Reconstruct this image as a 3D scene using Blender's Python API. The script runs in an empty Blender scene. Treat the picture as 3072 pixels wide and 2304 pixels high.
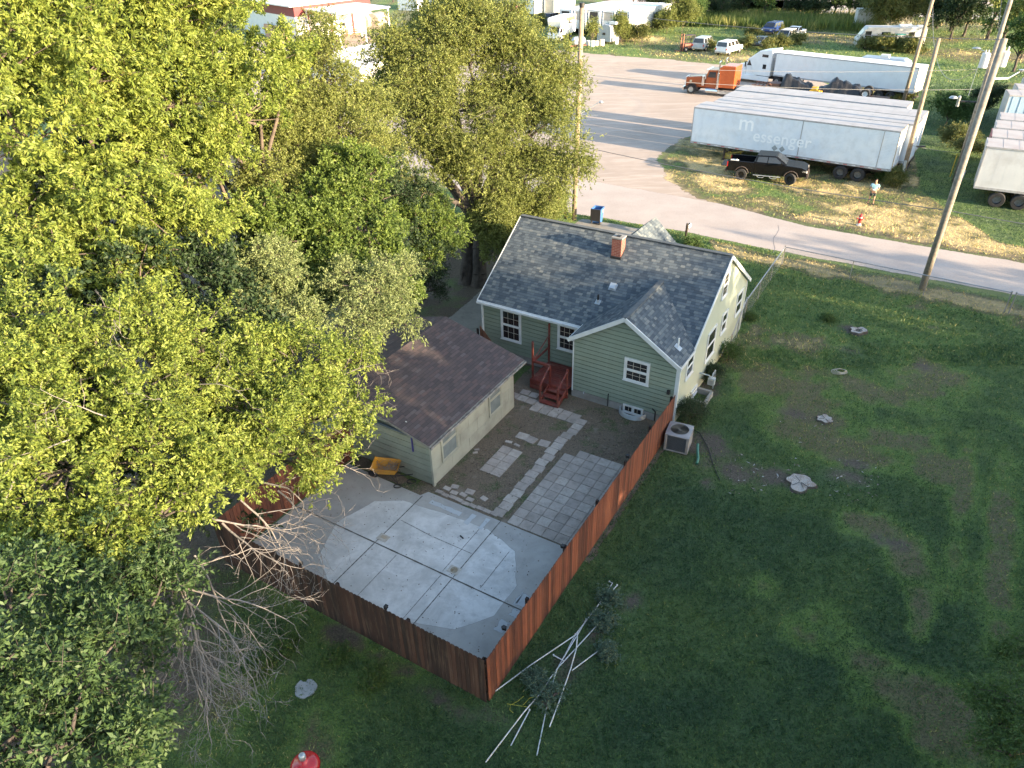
import bpy, bmesh, math, random
import numpy as np
from mathutils import Matrix, Vector
# ---------------------------------------------------------------- camera, sky, sun, exposure
SC = bpy.context.scene
COL = SC.collection
R = math.radians
PITCH, ROLL, FPX, CH = .5759, -.0235, 2154.7, 17.807
_r = np.array([1, 0, 0.]); FWD = np.array([0, math.cos(PITCH), -math.sin(PITCH)]); _u = np.array([0, math.sin(PITCH), math.cos(PITCH)])
RGT = math.cos(ROLL)*_r + math.sin(ROLL)*_u
UPV = -math.sin(ROLL)*_r + math.cos(ROLL)*_u
CAMP = np.array([0, 0, CH])
cd = bpy.data.cameras.new('camera'); cam = bpy.data.objects.new('camera', cd); COL.objects.link(cam)
cd.sensor_width = 36; cd.lens = FPX/3072*36; cd.clip_end = 2000
cam.matrix_world = Matrix(((RGT[0], UPV[0], -FWD[0], 0), (RGT[1], UPV[1], -FWD[1], 0), (RGT[2], UPV[2], -FWD[2], CH), (0, 0, 0, 1)))
SC.camera = cam
SUN_AZ, SUN_EL = R(-36), R(11.6)       # direction towards the sun, from +X towards -Y
W = bpy.data.worlds.new("World"); SC.world = W; W.use_nodes = True
nt = W.node_tree; sky = nt.nodes.new('ShaderNodeTexSky'); sky.sky_type = 'NISHITA'; sky.sun_disc = False
sky.sun_elevation = SUN_EL; sky.sun_rotation = math.pi/2 - SUN_AZ
sky.air_density = 1.0; sky.dust_density = 1.2; sky.ozone_density = 1.0
bg = nt.nodes['Background']; nt.links.new(sky.outputs[0], bg.inputs[0]); bg.inputs[1].default_value = .15
sl = bpy.data.lights.new('sun', 'SUN'); sl.energy = 5.0; sl.angle = R(.5); sl.color = (1, .79, .53)
so = bpy.data.objects.new('sun', sl); COL.objects.link(so); so.location = (60, -40, 40)
sd = Vector((math.cos(SUN_EL)*math.cos(SUN_AZ), math.cos(SUN_EL)*math.sin(SUN_AZ), math.sin(SUN_EL)))
so.rotation_euler = sd.to_track_quat('Z', 'Y').to_euler()
SC.view_settings.view_transform = 'Standard'; SC.view_settings.look = 'None'; SC.view_settings.gamma = 1
SC.view_settings.exposure = 2.2
SC.cycles.max_bounces = 6; SC.cycles.diffuse_bounces = 3; SC.cycles.transmission_bounces = 3; SC.cycles.transparent_max_bounces = 12
SC.cycles.use_denoising = True
rng = np.random.default_rng(7); random.seed(7)
# ---------------------------------------------------------------- measuring helpers (photo pixel -> real place)
def ray(px, py):
    return FWD*FPX + RGT*(px-1536) - UPV*(py-1152)
def at(px, py, z=0):
    d = ray(px, py); t = (z-CH)/d[2]; return CAMP + d*t
def atd(px, py, dist):
    d = ray(px, py); return CAMP + d/np.linalg.norm(d)*dist
def above(b, px, py):           # the point of the pixel's ray nearest the vertical through b
    d = ray(px, py); h = d[:2]; t = ((np.array(b)[:2])@h)/(h@h); return CAMP + d*t
FA = -.5476; FU = np.array([math.cos(FA), math.sin(FA), 0]); FV = np.array([-FU[1], FU[0], 0]); FO = np.array([-.8625, 11.6289, 0])
def F(u, v, z=0): return FO + FU*u + FV*v + np.array([0, 0, z])
# ---------------------------------------------------------------- materials
MATS = {}
def rgba(c): return (c[0], c[1], c[2], 1)
class NT:
    def __init__(s, name):
        s.m = bpy.data.materials.new(name); s.m.use_nodes = True; s.t = s.m.node_tree; s.b = s.t.nodes['Principled BSDF']; s.o = s.t.nodes['Material Output']
    def n(s, t, **k):
        x = s.t.nodes.new('ShaderNode'+t)
        for a, v in k.items(): setattr(x, a, v)
        return x
    def l(s, a, b): s.t.links.new(a, b)
    def val(s, x, i, v):
        if isinstance(v, (int, float, tuple)): x.inputs[i].default_value = v
        else: s.l(v, x.inputs[i])
    def math(s, op, a, b=0, clamp=False):
        x = s.n('Math', operation=op, use_clamp=clamp); s.val(x, 0, a); s.val(x, 1, b); return x.outputs[0]
    def mix(s, f, a, b, mode='MIX'):
        x = s.n('Mix', data_type='RGBA', blend_type=mode); s.val(x, 0, f)
        for i, c in ((6, a), (7, b)):
            if isinstance(c, tuple): x.inputs[i].default_value = rgba(c)
            else: s.l(c, x.inputs[i])
        return x.outputs[2]
    def noise(s, scale, detail=3, rough=.5, vec=None, dist=0):
        x = s.n('TexNoise'); x.inputs['Scale'].default_value = scale; x.inputs['Detail'].default_value = detail; x.inputs['Roughness'].default_value = rough; x.inputs['Distortion'].default_value = dist
        if vec is None: vec = s.obj()
        s.l(vec, x.inputs['Vector']); return x.outputs[0]
    def obj(s):
        if not hasattr(s, '_o'): s._o = s.n('TexCoord').outputs['Object']
        return s._o
    def uv(s): return s.n('TexCoord').outputs['UV']
    def attr(s, name): return s.n('Attribute', attribute_name=name).outputs['Fac']
    def ramp(s, f, stops, interp='LINEAR'):
        x = s.n('ValToRGB'); x.color_ramp.interpolation = interp; e = x.color_ramp.elements
        while len(e) < len(stops): e.new(.5)
        for el, (p, c) in zip(e, stops): el.position = p; el.color = rgba(c) if isinstance(c, tuple) else (c, c, c, 1)
        s.l(f, x.inputs[0]); return x.outputs[0]
    def step(s, f, a, b): return s.ramp(f, [(a, 0.), (b, 1.)])
    def bump(s, h, strength=.3, dist=.02):
        x = s.n('Bump'); x.inputs['Strength'].default_value = strength; x.inputs['Distance'].default_value = dist; s.l(h, x.inputs['Height']); s.l(x.outputs[0], s.b.inputs['Normal'])
    def color(s, c):
        if isinstance(c, tuple): s.b.inputs['Base Color'].default_value = rgba(c)
        else: s.l(c, s.b.inputs['Base Color'])
    def rough(s, r, metal=0): s.b.inputs['Roughness'].default_value = r; s.b.inputs['Metallic'].default_value = metal
def mat(name, c, c2=None, scale=3., rough=.7, metal=0., bump=0., bscale=30., dirt=None, dscale=1.2, damt=.5, detail=4):
    """plain paint / wood / metal with mottling, wear and fine bump"""
    if name in MATS: return MATS[name]
    s = NT(name); s.rough(rough, metal)
    if c2 is None: c2 = tuple(x*.8 for x in c)
    col = s.mix(s.step(s.noise(scale, detail), .35, .68), c, c2)
    if dirt: col = s.mix(s.math('MULTIPLY', s.step(s.noise(dscale, 6, .65), .48, .72), damt), col, dirt)
    s.color(col)
    if bump: s.bump(s.noise(bscale, 4), bump, .02)
    MATS[name] = s.m; return s.m
def leafmat(name, stops, trans=.35, rough=.62):
    s = NT(name); col = s.ramp(s.attr('rnd'), stops); s.color(col); s.rough(rough)
    t = s.n('BsdfTranslucent'); s.l(s.mix(.5, col, (.30, .36, .05), 'SCREEN') if 0 else col, t.inputs[0])
    x = s.n('MixShader'); x.inputs[0].default_value = trans; s.l(s.b.outputs[0], x.inputs[1]); s.l(t.outputs[0], x.inputs[2]); s.l(x.outputs[0], s.o.inputs[0])
    MATS[name] = s.m; return s.m
# ---------------------------------------------------------------- mesh builder
def link(o, parent=None, loc=None, rz=None):
    COL.objects.link(o)
    if parent is not None: o.parent = parent
    if loc is not None: o.location = tuple(float(a) for a in loc)
    if rz is not None: o.rotation_euler[2] = rz
    return o
def tag(o, label=None, cat=None, group=None, kind=None):
    if label: o['label'] = label
    if cat: o['category'] = cat
    if group: o['group'] = group
    if kind: o['kind'] = kind
    return o
def thing(name, label, cat, loc=(0, 0, 0), rz=0., group=None):
    return tag(link(bpy.data.objects.new(name, None), None, loc, rz), label, cat, group)
def dup(o, parent=None, loc=None, rz=None, label=None, scale=None):
    c = o.copy(); COL.objects.link(c); c.parent = parent
    if loc is not None: c.location = tuple(float(a) for a in loc)
    if rz is not None: c.rotation_euler[2] = rz
    if scale is not None: c.scale = scale
    if label: c['label'] = label
    for ch in list(o.children): dup(ch, c)
    return c
class MB:
    def __init__(s): s.v = []; s.f = []; s.m = []; s.uv = {}
    def add(s, vs, fs, m=0, uvs=None):
        b = len(s.v); s.v += [tuple(float(q) for q in p) for p in vs]
        for i, f in enumerate(fs):
            if uvs: s.uv[len(s.f)] = uvs[i]
            s.f.append([b+k for k in f]); s.m.append(m)
        return s
    def hexa(s, p, m=0):   # 8 points: bottom 4 ccw, top 4 ccw
        return s.add(p, [(3, 2, 1, 0), (4, 5, 6, 7), (0, 1, 5, 4), (1, 2, 6, 5), (2, 3, 7, 6), (3, 0, 4, 7)], m)
    def box(s, x0, x1, y0, y1, z0, z1, m=0):
        return s.hexa([(x0, y0, z0), (x1, y0, z0), (x1, y1, z0), (x0, y1, z0), (x0, y0, z1), (x1, y0, z1), (x1, y1, z1), (x0, y1, z1)], m)
    def obox(s, c, a, b, d, m=0):  # centre and three half vectors
        c, a, b, d = map(np.array, (c, a, b, d))
        return s.hexa([c-a-b-d, c+a-b-d, c+a+b-d, c-a+b-d, c-a-b+d, c+a-b+d, c+a+b+d, c-a+b+d], m)
    def bar(s, p, q, w, h, m=0):
        p, q = np.array(p, float), np.array(q, float); d = q-p; L = np.linalg.norm(d); d = d/L
        up = np.array([0, 0, 1.]) if abs(d[2]) < .95 else np.array([0, 1., 0]); sx = np.cross(d, up); sx /= np.linalg.norm(sx); uz = np.cross(sx, d)
        return s.obox((p+q)/2, d*L/2, sx*w/2, uz*h/2, m)
    def tube(s, pts, rad, n=8, m=0, cap=True):
        pts = [np.array(p, float) for p in pts]; k = len(pts)
        if isinstance(rad, (int, float)): rad = [rad]*k
        vs = []; a = None
        for i, p in enumerate(pts):
            d = pts[min(i+1, k-1)]-pts[max(i-1, 0)]; d = d/(np.linalg.norm(d)+1e-9)
            if a is None: a = np.cross(d, [0, 0, 1.]) if abs(d[2]) < .9 else np.cross(d, [1., 0, 0])
            a = a-d*(a@d); a /= np.linalg.norm(a); b = np.cross(d, a)
            vs += [p+rad[i]*(a*math.cos(2*math.pi*j/n)+b*math.sin(2*math.pi*j/n)) for j in range(n)]
        fs = [(i*n+j, i*n+(j+1) % n, (i+1)*n+(j+1) % n, (i+1)*n+j) for i in range(k-1) for j in range(n)]
        if cap: fs += [tuple(range(n))[::-1], tuple((k-1)*n+j for j in range(n))]
        return s.add(vs, fs, m)
    def lathe(s, prof, n=16, c=(0, 0, 0), axis='z', m=0, cap=True):
        vs = []
        for r, z in prof:
            for j in range(n):
                a = 2*math.pi*j/n; x, y = r*math.cos(a), r*math.sin(a)
                vs.append((c[0]+x, c[1]+y, c[2]+z) if axis == 'z' else (c[0]+x, c[1]+z, c[2]+y) if axis == 'y' else (c[0]+z, c[1]+x, c[2]+y))
        k = len(prof); fs = [(i*n+j, i*n+(j+1) % n, (i+1)*n+(j+1) % n, (i+1)*n+j) for i in range(k-1) for j in range(n)]
        if cap and prof[0][0] > 1e-4: fs.append(tuple(range(n))[::-1])
        if cap and prof[-1][0] > 1e-4: fs.append(tuple((k-1)*n+j for j in range(n)))
        return s.add(vs, fs, m)
    def prism(s, poly, hw, m=0, y0=0):     # polygon in XZ, hw: half width (number or f(x,z))
        g = hw if callable(hw) else (lambda x, z: hw)
        n = len(poly); vs = [(x, y0-g(x, z), z) for x, z in poly]+[(x, y0+g(x, z), z) for x, z in poly]
        return s.add(vs, [tuple(range(n)), tuple(range(2*n-1, n-1, -1))]+[(i, n+i, n+(i+1) % n, (i+1) % n) for i in range(n)], m)
    def pz(s, poly, z0, z1, m=0):          # polygon in XY
        n = len(poly); vs = [(p[0], p[1], z0) for p in poly]+[(p[0], p[1], z1) for p in poly]
        return s.add(vs, [tuple(range(n))[::-1], tuple(range(n, 2*n))]+[(i, (i+1) % n, n+(i+1) % n, n+i) for i in range(n)], m)
    def build(s, name, mats, parent=None, loc=None, rz=None, smooth=False, bevel=0, attr=None, seg=2, fix=True):
        me = bpy.data.meshes.new(name); me.from_pydata(s.v, [], s.f)
        for x in (mats if isinstance(mats, (list, tuple)) else [mats]): me.materials.append(x)
        me.polygons.foreach_set('material_index', s.m)
        if s.uv:
            ul = me.uv_layers.new(name='UVMap')
            for i, us in s.uv.items():
                for k, li in enumerate(me.polygons[i].loop_indices): ul.data[li].uv = us[k]
        elif fix:
            bm = bmesh.new(); bm.from_mesh(me); bmesh.ops.recalc_face_normals(bm, faces=bm.faces); bm.to_mesh(me); bm.free()
        if smooth:
            me.polygons.foreach_set('use_smooth', [True]*len(me.polygons))
        if attr is not None:
            a = me.attributes.new('rnd', 'FLOAT', 'FACE'); a.data.foreach_set('value', attr)
        me.update(); o = link(bpy.data.objects.new(name, me), parent, loc, rz)
        if bevel:
            b = o.modifiers.new('b', 'BEVEL'); b.width = bevel; b.segments = seg; b.limit_method = 'ANGLE'; b.angle_limit = R(40)
            if smooth is False: pass
        return o
def np_mesh(name, V, Q, m, parent=None, loc=None, rnd=None, k=4, domain='FACE', smooth=False):
    """V (n,3), Q (f,k) index array"""
    me = bpy.data.meshes.new(name); me.vertices.add(len(V)); me.vertices.foreach_set('co', np.ascontiguousarray(V, dtype=np.float32).ravel())
    nf = len(Q); me.loops.add(nf*k); me.loops.foreach_set('vertex_index', np.ascontiguousarray(Q, dtype=np.int32).ravel())
    me.polygons.add(nf); me.polygons.foreach_set('loop_start', np.arange(nf, dtype=np.int32)*k)
    try: me.polygons.foreach_set('loop_total', np.full(nf, k, dtype=np.int32))
    except Exception: pass
    if smooth: me.polygons.foreach_set('use_smooth', np.ones(nf, dtype=bool))
    me.update(calc_edges=True); me.materials.append(m)
    if rnd is not None:
        a = me.attributes.new('rnd', 'FLOAT', domain); a.data.foreach_set('value', np.ascontiguousarray(rnd, dtype=np.float32))
    return link(bpy.data.objects.new(name, me), parent, loc)
def segmesh(name, S, m, parent=None, k=5, loc=None):
    """S rows: p0(3) p1(3) r0 r1 -> tapered tubes"""
    S = np.array(S, float); p0, p1, r0, r1 = S[:, :3], S[:, 3:6], S[:, 6], S[:, 7]; d = p1-p0; d /= (np.linalg.norm(d, axis=1)[:, None]+1e-9)
    ref = np.where(np.abs(d[:, 2:3]) < .9, np.array([[0, 0, 1.]]), np.array([[1., 0, 0]])); a = np.cross(d, ref); a /= np.linalg.norm(a, axis=1)[:, None]; b = np.cross(d, a)
    an = 2*np.pi*np.arange(k)/k; ca, sa = np.cos(an)[None, :, None], np.sin(an)[None, :, None]
    ring = a[:, None, :]*ca+b[:, None, :]*sa
    V = np.concatenate([p0[:, None, :]+ring*r0[:, None, None], p1[:, None, :]+ring*r1[:, None, None]], 1).reshape(-1, 3)
    base = (np.arange(len(S))*2*k)[:, None]; j = np.arange(k)[None, :]; j2 = (j+1) % k
    Q = np.stack([base+j, base+j2, base+k+j2, base+k+j], 2).reshape(-1, 4)
    return np_mesh(name, V, Q, m, parent, loc, smooth=True)
def leafquads(P, D, L, Wd, flat=.6):
    """rhombic leaves: base points P, directions D (n,3), lengths, widths"""
    n = len(P); D = D/(np.linalg.norm(D, axis=1)[:, None]+1e-9)
    up = np.array([[0, 0, 1.]])+rng.normal(0, flat, (n, 3)); sd_ = np.cross(D, up); sd_ /= (np.linalg.norm(sd_, axis=1)[:, None]+1e-9)
    L = np.broadcast_to(L, (n,))[:, None]; Wd = np.broadcast_to(Wd, (n,))[:, None]; nr = np.cross(sd_, D)
    mid = P+D*L*.45
    V = np.stack([P, mid+sd_*Wd/2-nr*Wd*.12, P+D*L, mid-sd_*Wd/2-nr*Wd*.12], 1).reshape(-1, 3)
    return V, np.arange(4*n).reshape(-1, 4)
def unit(n):
    d = rng.normal(0, 1, (n, 3)); return d/np.linalg.norm(d, axis=1)[:, None]
# ---------------------------------------------------------------- ground
def blob_field(X, Y, blobs):
    a = np.zeros_like(X)
    for px, py, rx, ry, w in blobs:
        c = at(px, py); dx, dy = X-c[0], Y-c[1]
        u = dx*FU[0]+dy*FU[1]; v = dx*FV[0]+dy*FV[1]
        a = np.maximum(a, w*np.exp(-((u/rx)**2+(v/ry)**2)))
    return a
_NG = np.random.default_rng(3).random((256, 256))
def vnoise(X, Y, sc):
    x, y = X/sc, Y/sc; xi, yi = np.floor(x).astype(int), np.floor(y).astype(int); fx, fy = x-xi, y-yi; fx = fx*fx*(3-2*fx); fy = fy*fy*(3-2*fy); g = lambda a, b: _NG[a % 256, b % 256]
    return (g(xi, yi)*(1-fx)+g(xi+1, yi)*fx)*(1-fy)+(g(xi, yi+1)*(1-fx)+g(xi+1, yi+1)*fx)*fy
def fbm(X, Y, sc): return (vnoise(X, Y, sc)+.6*vnoise(X+31, Y-17, sc*.43)+.4*vnoise(X-7, Y+53, sc*.2))/2.
def smooth(x, a, b): t = np.clip((x-a)/(b-a), 0, 1); return t*t*(3-2*t)
DRY = [(2300, 1010, 3, 1.5, .7), (2400, 1180, 3.0, 2.4, .9), (2250, 1090, 2, 1.3, .8), (2700, 1300, 3, 1.6, .5), (2830, 1170, 2.0, 3.5, .55), (2480, 1830, .8, .9, .8), (2420, 1900, 1, .5, .6), (2890, 1450, .45, 3.5, .95), (3000, 1650, .45, 4.5, .95), (2820, 1400, .8, 1.5, .8), (2720, 1680, .5, 1.0, .9), (2600, 1560, .9, .7, .8), (2760, 1850, .4, 1.0, .85), (2800, 2150, 1.3, 1.5, .7), (2480, 1330, 2.2, .9, .8), (2600, 1180, 2.2, 1.2, .75), (2650, 2030, 1, .8, .5), (2300, 1770, .6, .5, .5), (1900, 2000, .6, .5, .3),
       (700, 2100, 1.6, 1.0, .85), (850, 2200, 1.8, 1.0, .7), (560, 2150, 1.5, 1., .6), (1080, 2050, .8, .6, .5), (900, 1850, 2.5, .8, .6), (1150, 1980, 1.6, .4, .7)]
DIRT = [(560, 1980, 2.2, 1.3, .95), (800, 1830, 1.5, .5, .8), (480, 2150, 1.2, 1.0, .8), (2150, 1150, .9, 1.6, .9), (2110, 1330, 1.6, 1.0, .8), (2200, 1420, 1.6, .7, .8), (2330, 1430, 1.2, .6, .85), (2560, 1440, .9, .5, .8), (2600, 1500, .9, .4, .7), (2560, 1390, .7, .3, .6), (2350, 1230, 1.3, .5, .7), (2560, 1060, .8, .9, .75), (2560, 990, .9, .5, .8), (2650, 1620, 1, .4, .5), (2120, 1450, .4, .3, .8), (1900, 1800, .45, 1.0, .8), (1790, 1890, .3, .8, .7),
        (1700, 2010, .5, .7, .6), (1500, 2170, .9, .35, .9), (1320, 2100, 1.3, .35, .9), (1150, 1990, 1.5, .3, .7), (1000, 1890, 1.5, .3, .7), (600, 1900, 3, 1.4, .8), (500, 1750, 3.5, 2.5, .9), (2760, 1100, .6, .4, .6), (2800, 985, .5, .4, .5), (2700, 860, 3, .8, .3)]
LUSH_SHADE = [(2000, 1700, 2.5, 2.5, .9), (2350, 1750, 3, 2, .95), (2650, 1500, 3, 2, .8), (2750, 1900, 3, 2, .9), (2550, 2000, 3, 2, .95), (1700, 2200, 3, 2, .95), (2300, 1600, 3, 1.5, .9), (1400, 2250, 3, 2, .9), (2900, 1250, 1.5, 2, .5), (1800, 1350+0, .1, .1, .1), (2250, 1280, 2, 1.5, .6), (2050, 1500, 2, 1.5, .7), (1900, 2150, 5, 3, .9), (2300, 2150, 5, 2.5, .9), (2500, 1680, 3, 2, .9), (2100, 1750, 3, 2, .8), (2600, 1250, 3, 2, .8), (2150, 1000, 1, 2, .5), (1100, 2250, 3, 1, .6), (1000, 1750, 1.5, .8, .5), (2950, 2200, 2, 2, .6)]  # rich dark turf, also darkening the lower lawn in place of dimmer light
def grad(a, b, step, out, far):
    core = np.arange(a, b, step); s = []; x = step; p = b
    while p < far: s.append(p); x *= out; p += x
    n = []; x = step; p = a-step
    while p > -far: n.append(p); x *= out; p -= x
    return np.array(n[::-1]+list(core)+s+[far])
gx = grad(-16, 36, .3, 1.12, 520); gy = grad(3, 62, .3, 1.12, 620); gy = gy[gy > -300]
GX, GY = np.meshgrid(gx, gy, indexing='xy')
def fields(X, Y):
    p = X*.574+Y*.819                                   # distance across the street line
    s1 = np.sin(X*.9+Y*.31)+np.sin(Y*.7-X*.23+1)+np.sin(X*.17+Y*.13)
    verge = smooth(p, 49.2, 50.4)*(1-smooth(Y, 88, 96))
    field = smooth(Y, 90, 100)
    dry = blob_field(X, Y, DRY)
    dry = np.maximum(dry, verge*(.66+.9*(fbm(X, Y, 3.2)-.5)+.5*(fbm(X+50, Y, .9)-.5)))
    dry = np.maximum(dry, field*(.42+.2*np.sin(Y*.33+X*.05)+.12*s1))
    fence_strip = np.exp(-((p-42.6)/.9)**2)*(X > 13)*.9
    dry = np.maximum(dry, fence_strip)
    lane = ((X > 31) & (X < 60) & (p > 52.5) & (X*1.0-Y*.45 > 7.2) & (Y < 92)); dry = np.where(lane, dry*.25, dry)
    dirt = blob_field(X, Y, DIRT)
    dirt = np.maximum(dirt, smooth(-X, 7.5+0*X, 10)*smooth(Y, 10, 14)*(1-smooth(Y, 62, 78))*.9)
    dirt = np.maximum(dirt, smooth(-X-.3*Y+8, 0, 2)*(Y > 30)*(Y < 46)*.9)
    dirt = np.maximum(dirt, (p > 49.3)*(p < 50.9)*(Y < 50)*.55)
    dirt = np.maximum(dirt, ((X < 1.2) & (X > -30) & (Y > 29) & (Y < 49) & (p < 41))*.9)
    lush_shade = np.maximum(blob_field(X, Y, LUSH_SHADE), lane*.8)
    near = (p < 44)*1.; f = fbm(X, Y, 1.6)-.5; f2 = fbm(X+90, Y+9, 4.)-.5
    dry = dry+f*2.2*np.sqrt(np.clip(dry, 0, 1))*(.35+.65*near)+near*np.clip(f2*3-.42, 0, .4)*(1-lush_shade*.6); dry = np.where(near > 0, np.minimum(dry, .60)+.22*smooth(Y, 25, 36)*(1-dirt), dry); dirt = dirt+f*1.8*np.sqrt(np.clip(dirt, 0, 1))*near; lush_shade = lush_shade+(f2*2.+f*1.2)*np.sqrt(np.clip(lush_shade, 0, 1))  # dry also lightens the upper lawn: brighter light there put into the colour
    return np.clip(dry, 0, 1), np.clip(dirt, 0, 1), np.clip(lush_shade, 0, 1)
dry, dirt, lush_shade = fields(GX, GY)
nx, ny = len(gx), len(gy); V = np.stack([GX.ravel(), GY.ravel(), np.zeros(nx*ny)], 1)
i, j = np.meshgrid(np.arange(nx-1), np.arange(ny-1)); b0 = (j*nx+i).ravel(); Q = np.stack([b0, b0+1, b0+nx+1, b0+nx], 1)
s = NT('lawn_ground'); s.rough(.95)
n1 = s.noise(.5, 5, .6); n2 = s.noise(6., 4, .6); n3 = s.noise(38, 3, .7); n4 = s.noise(1.6, 5, .7)
def wiggle(attr, amt, lo, hi): return s.step(s.math('ADD', s.attr(attr), s.math('MULTIPLY', s.math('SUBTRACT', n4, .5), amt)), lo, hi)
col = s.mix(n2, (.060, .112, .030), (.110, .162, .048))
col = s.mix(s.step(n1, .4, .65), col, (.105, .155, .036))
col = s.mix(s.math('MULTIPLY', wiggle('lush_shade', .5, .1, 1.0), .75), col, s.mix(s.noise(13, 4, .7), (.018, .046, .022), (.052, .104, .044)))
dv = s.math('ADD', s.attr('dry'), s.math('MULTIPLY', s.math('SUBTRACT', n4, .5), .55)); nh = s.noise(13, 4, .7)
col = s.mix(s.step(dv, .08, .30), col, s.mix(nh, (.095, .160, .030), (.18, .265, .055)))  # lighter green band, on the upper lawn painted in for stronger light
col = s.mix(s.step(dv, .34, .58), col, s.mix(nh, (.100, .088, .042), (.19, .165, .075)))
col = s.mix(s.step(dv, .66, .90), col, s.mix(n2, (.40, .31, .15), (.74, .57, .28)))
col = s.mix(wiggle('dirt', .9, .3, .75), col, s.mix(n2, (.070, .055, .042), (.150, .115, .085)))
col = s.mix(s.math('MULTIPLY', s.step(s.noise(17, 5, .75), .46, .60), .55), col, (.012, .018, .009)); col = s.mix(s.math('MULTIPLY', s.step(s.noise(11, 3, .7), .58, .68), .35), col, (.20, .21, .10))
s.color(col); s.bump(s.math('ADD', n3, s.math('MULTIPLY', n2, 2.)), .9, .05)
g = np_mesh('ground', V, Q, s.m)
for nme, a in (('dry', dry), ('dirt', dirt), ('lush_shade', lush_shade)):
    t = g.data.attributes.new(nme, 'FLOAT', 'POINT'); t.data.foreach_set('value', a.ravel().astype(np.float32))
tag(g, 'open ground of lawn, bare soil and dry field', kind='structure')

def sheet(name, pts, m, z, fade=.35, jit=.08, step=.5, label=None, kind='structure', nojit=False):
    """ground sheet with a ragged, noise-eroded rim (vertex attribute edge: 1 inside, 0 at rim)"""
    P = []
    n = len(pts)
    for i in range(n):
        a, b = np.array(pts[i][:2], float), np.array(pts[(i+1) % n][:2], float); k = max(1, int(np.linalg.norm(b-a)/step)); k = min(k, 160)
        for q in range(k): P.append(a+(b-a)*q/k)
    P = np.array(P); P += rng.normal(0, jit, P.shape)
    A = .5*np.sum(P[:, 0]*np.roll(P[:, 1], -1)-P[:, 1]*np.roll(P[:, 0], -1))
    if A < 0: P = P[::-1]
    T = np.roll(P, -1, 0)-np.roll(P, 1, 0); T /= np.linalg.norm(T, axis=1)[:, None]; N = np.stack([-T[:, 1], T[:, 0]], 1)
    inn = P+N*fade; k = len(P)
    vs = [(x, y, z) for x, y in P]+[(x, y, z) for x, y in inn]
    mb = MB(); mb.add(vs, [(i, (i+1) % k, k+(i+1) % k, k+i) for i in range(k)]+[tuple(range(k, 2*k))])
    o = mb.build(name, m, fix=False); t = o.data.attributes.new('edge', 'FLOAT', 'POINT'); t.data.foreach_set('value', [0.]*k+[1.]*k)
    return tag(o, label, kind=kind)
def edgefade(s, scale=7, amt=1.2):
    n = s.noise(scale, 5, .65); f = s.step(s.math('ADD', s.attr('edge'), s.math('MULTIPLY', s.math('SUBTRACT', n, .5), amt)), .42, .55)
    tr = s.n('BsdfTransparent'); x = s.n('MixShader'); s.l(f, x.inputs[0]); s.l(tr.outputs[0], x.inputs[1]); s.l(s.b.outputs[0], x.inputs[2]); s.l(x.outputs[0], s.o.inputs[0])
# gravel lot
s = NT('gravel'); s.rough(.95)
c = s.mix(s.step(s.noise(.18, 6, .6, dist=.8), .35, .65), (.33, .26, .21), (.405, .325, .27))
mpg = s.n('Mapping'); mpg.inputs['Rotation'].default_value = (0, 0, .62); mpg.inputs['Scale'].default_value = (.10, 1.1, 1); s.l(s.obj(), mpg.inputs[0])
c = s.mix(s.math('MULTIPLY', s.step(s.noise(1, 5, .65, mpg.outputs[0], 1.5), .5, .62), .5), c, (.50, .42, .36))
c = s.mix(s.math('MULTIPLY', s.step(s.noise(.5, 6, .7), .55, .7), .4), c, (.30, .25, .215))
c = s.mix(s.math('MULTIPLY', s.step(s.noise(14, 4, .8), .5, .75), .35), c, (.24, .21, .19)); s.color(c); s.bump(s.noise(20, 4, .8), .6, .03); edgefade(s, 2.5, 1.3)
GRAVEL = s.m
lot = [(15.9, 50.9), (14.7, 52.5), (13.2, 57), (13.7, 62.5), (16.3, 67.6), (19, 71), (26, 78), (31.5, 84), (40, 92), (39.5, 98), (33, 106), (29.5, 109), (23.3, 114.5), (17, 118), (11.8, 122.3), (6, 127), (-6, 137), (-20, 150), (-32, 149), (-50, 140), (-45, 110), (-26, 84), (-22, 75), (-6, 59.5), (4.2, 50.6), (8.5, 48.2)]
sheet('gravel_lot', lot, GRAVEL, .004, fade=1.0, jit=.25, step=1.2, label='pale gravel truck yard with curving tyre tracks')
# road
s = NT('asphalt'); s.rough(.9)
c = s.mix(s.step(s.noise(.35, 5, .6), .3, .7), (.36, .30, .265), (.44, .375, .335))
c = s.mix(s.math('MULTIPLY', s.step(s.noise(9, 4, .8), .5, .75), .4), c, (.14, .13, .13))
c = s.mix(s.math('MULTIPLY', s.step(s.noise(.9, 6, .75), .56, .7), .35), c, (.34, .31, .29)); s.color(c); s.bump(s.noise(45, 3, .8), .4, .01); edgefade(s, 5, 1.0)
road = [(-34, 77), (-15, 63), (-5, 56), (4.4, 49.6), (11.2, 45.75), (17.2, 41.6), (23.8, 37.3), (28, 34.8), (44, 25.1), (70, 9), (73, 14), (47, 29.4), (30.6, 39.4), (26.9, 41.7), (20, 46.3), (15.6, 51.0), (5, 58.3), (-12, 69), (-31, 83)]
sheet('road', road, s.m, .008, fade=.3, jit=.05, step=.8, label='worn pale asphalt street crossing behind the house')
s = NT('tarline'); s.rough(.8); s.color((.15, .14, .135)); edgefade(s, 6, 1.3)
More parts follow.
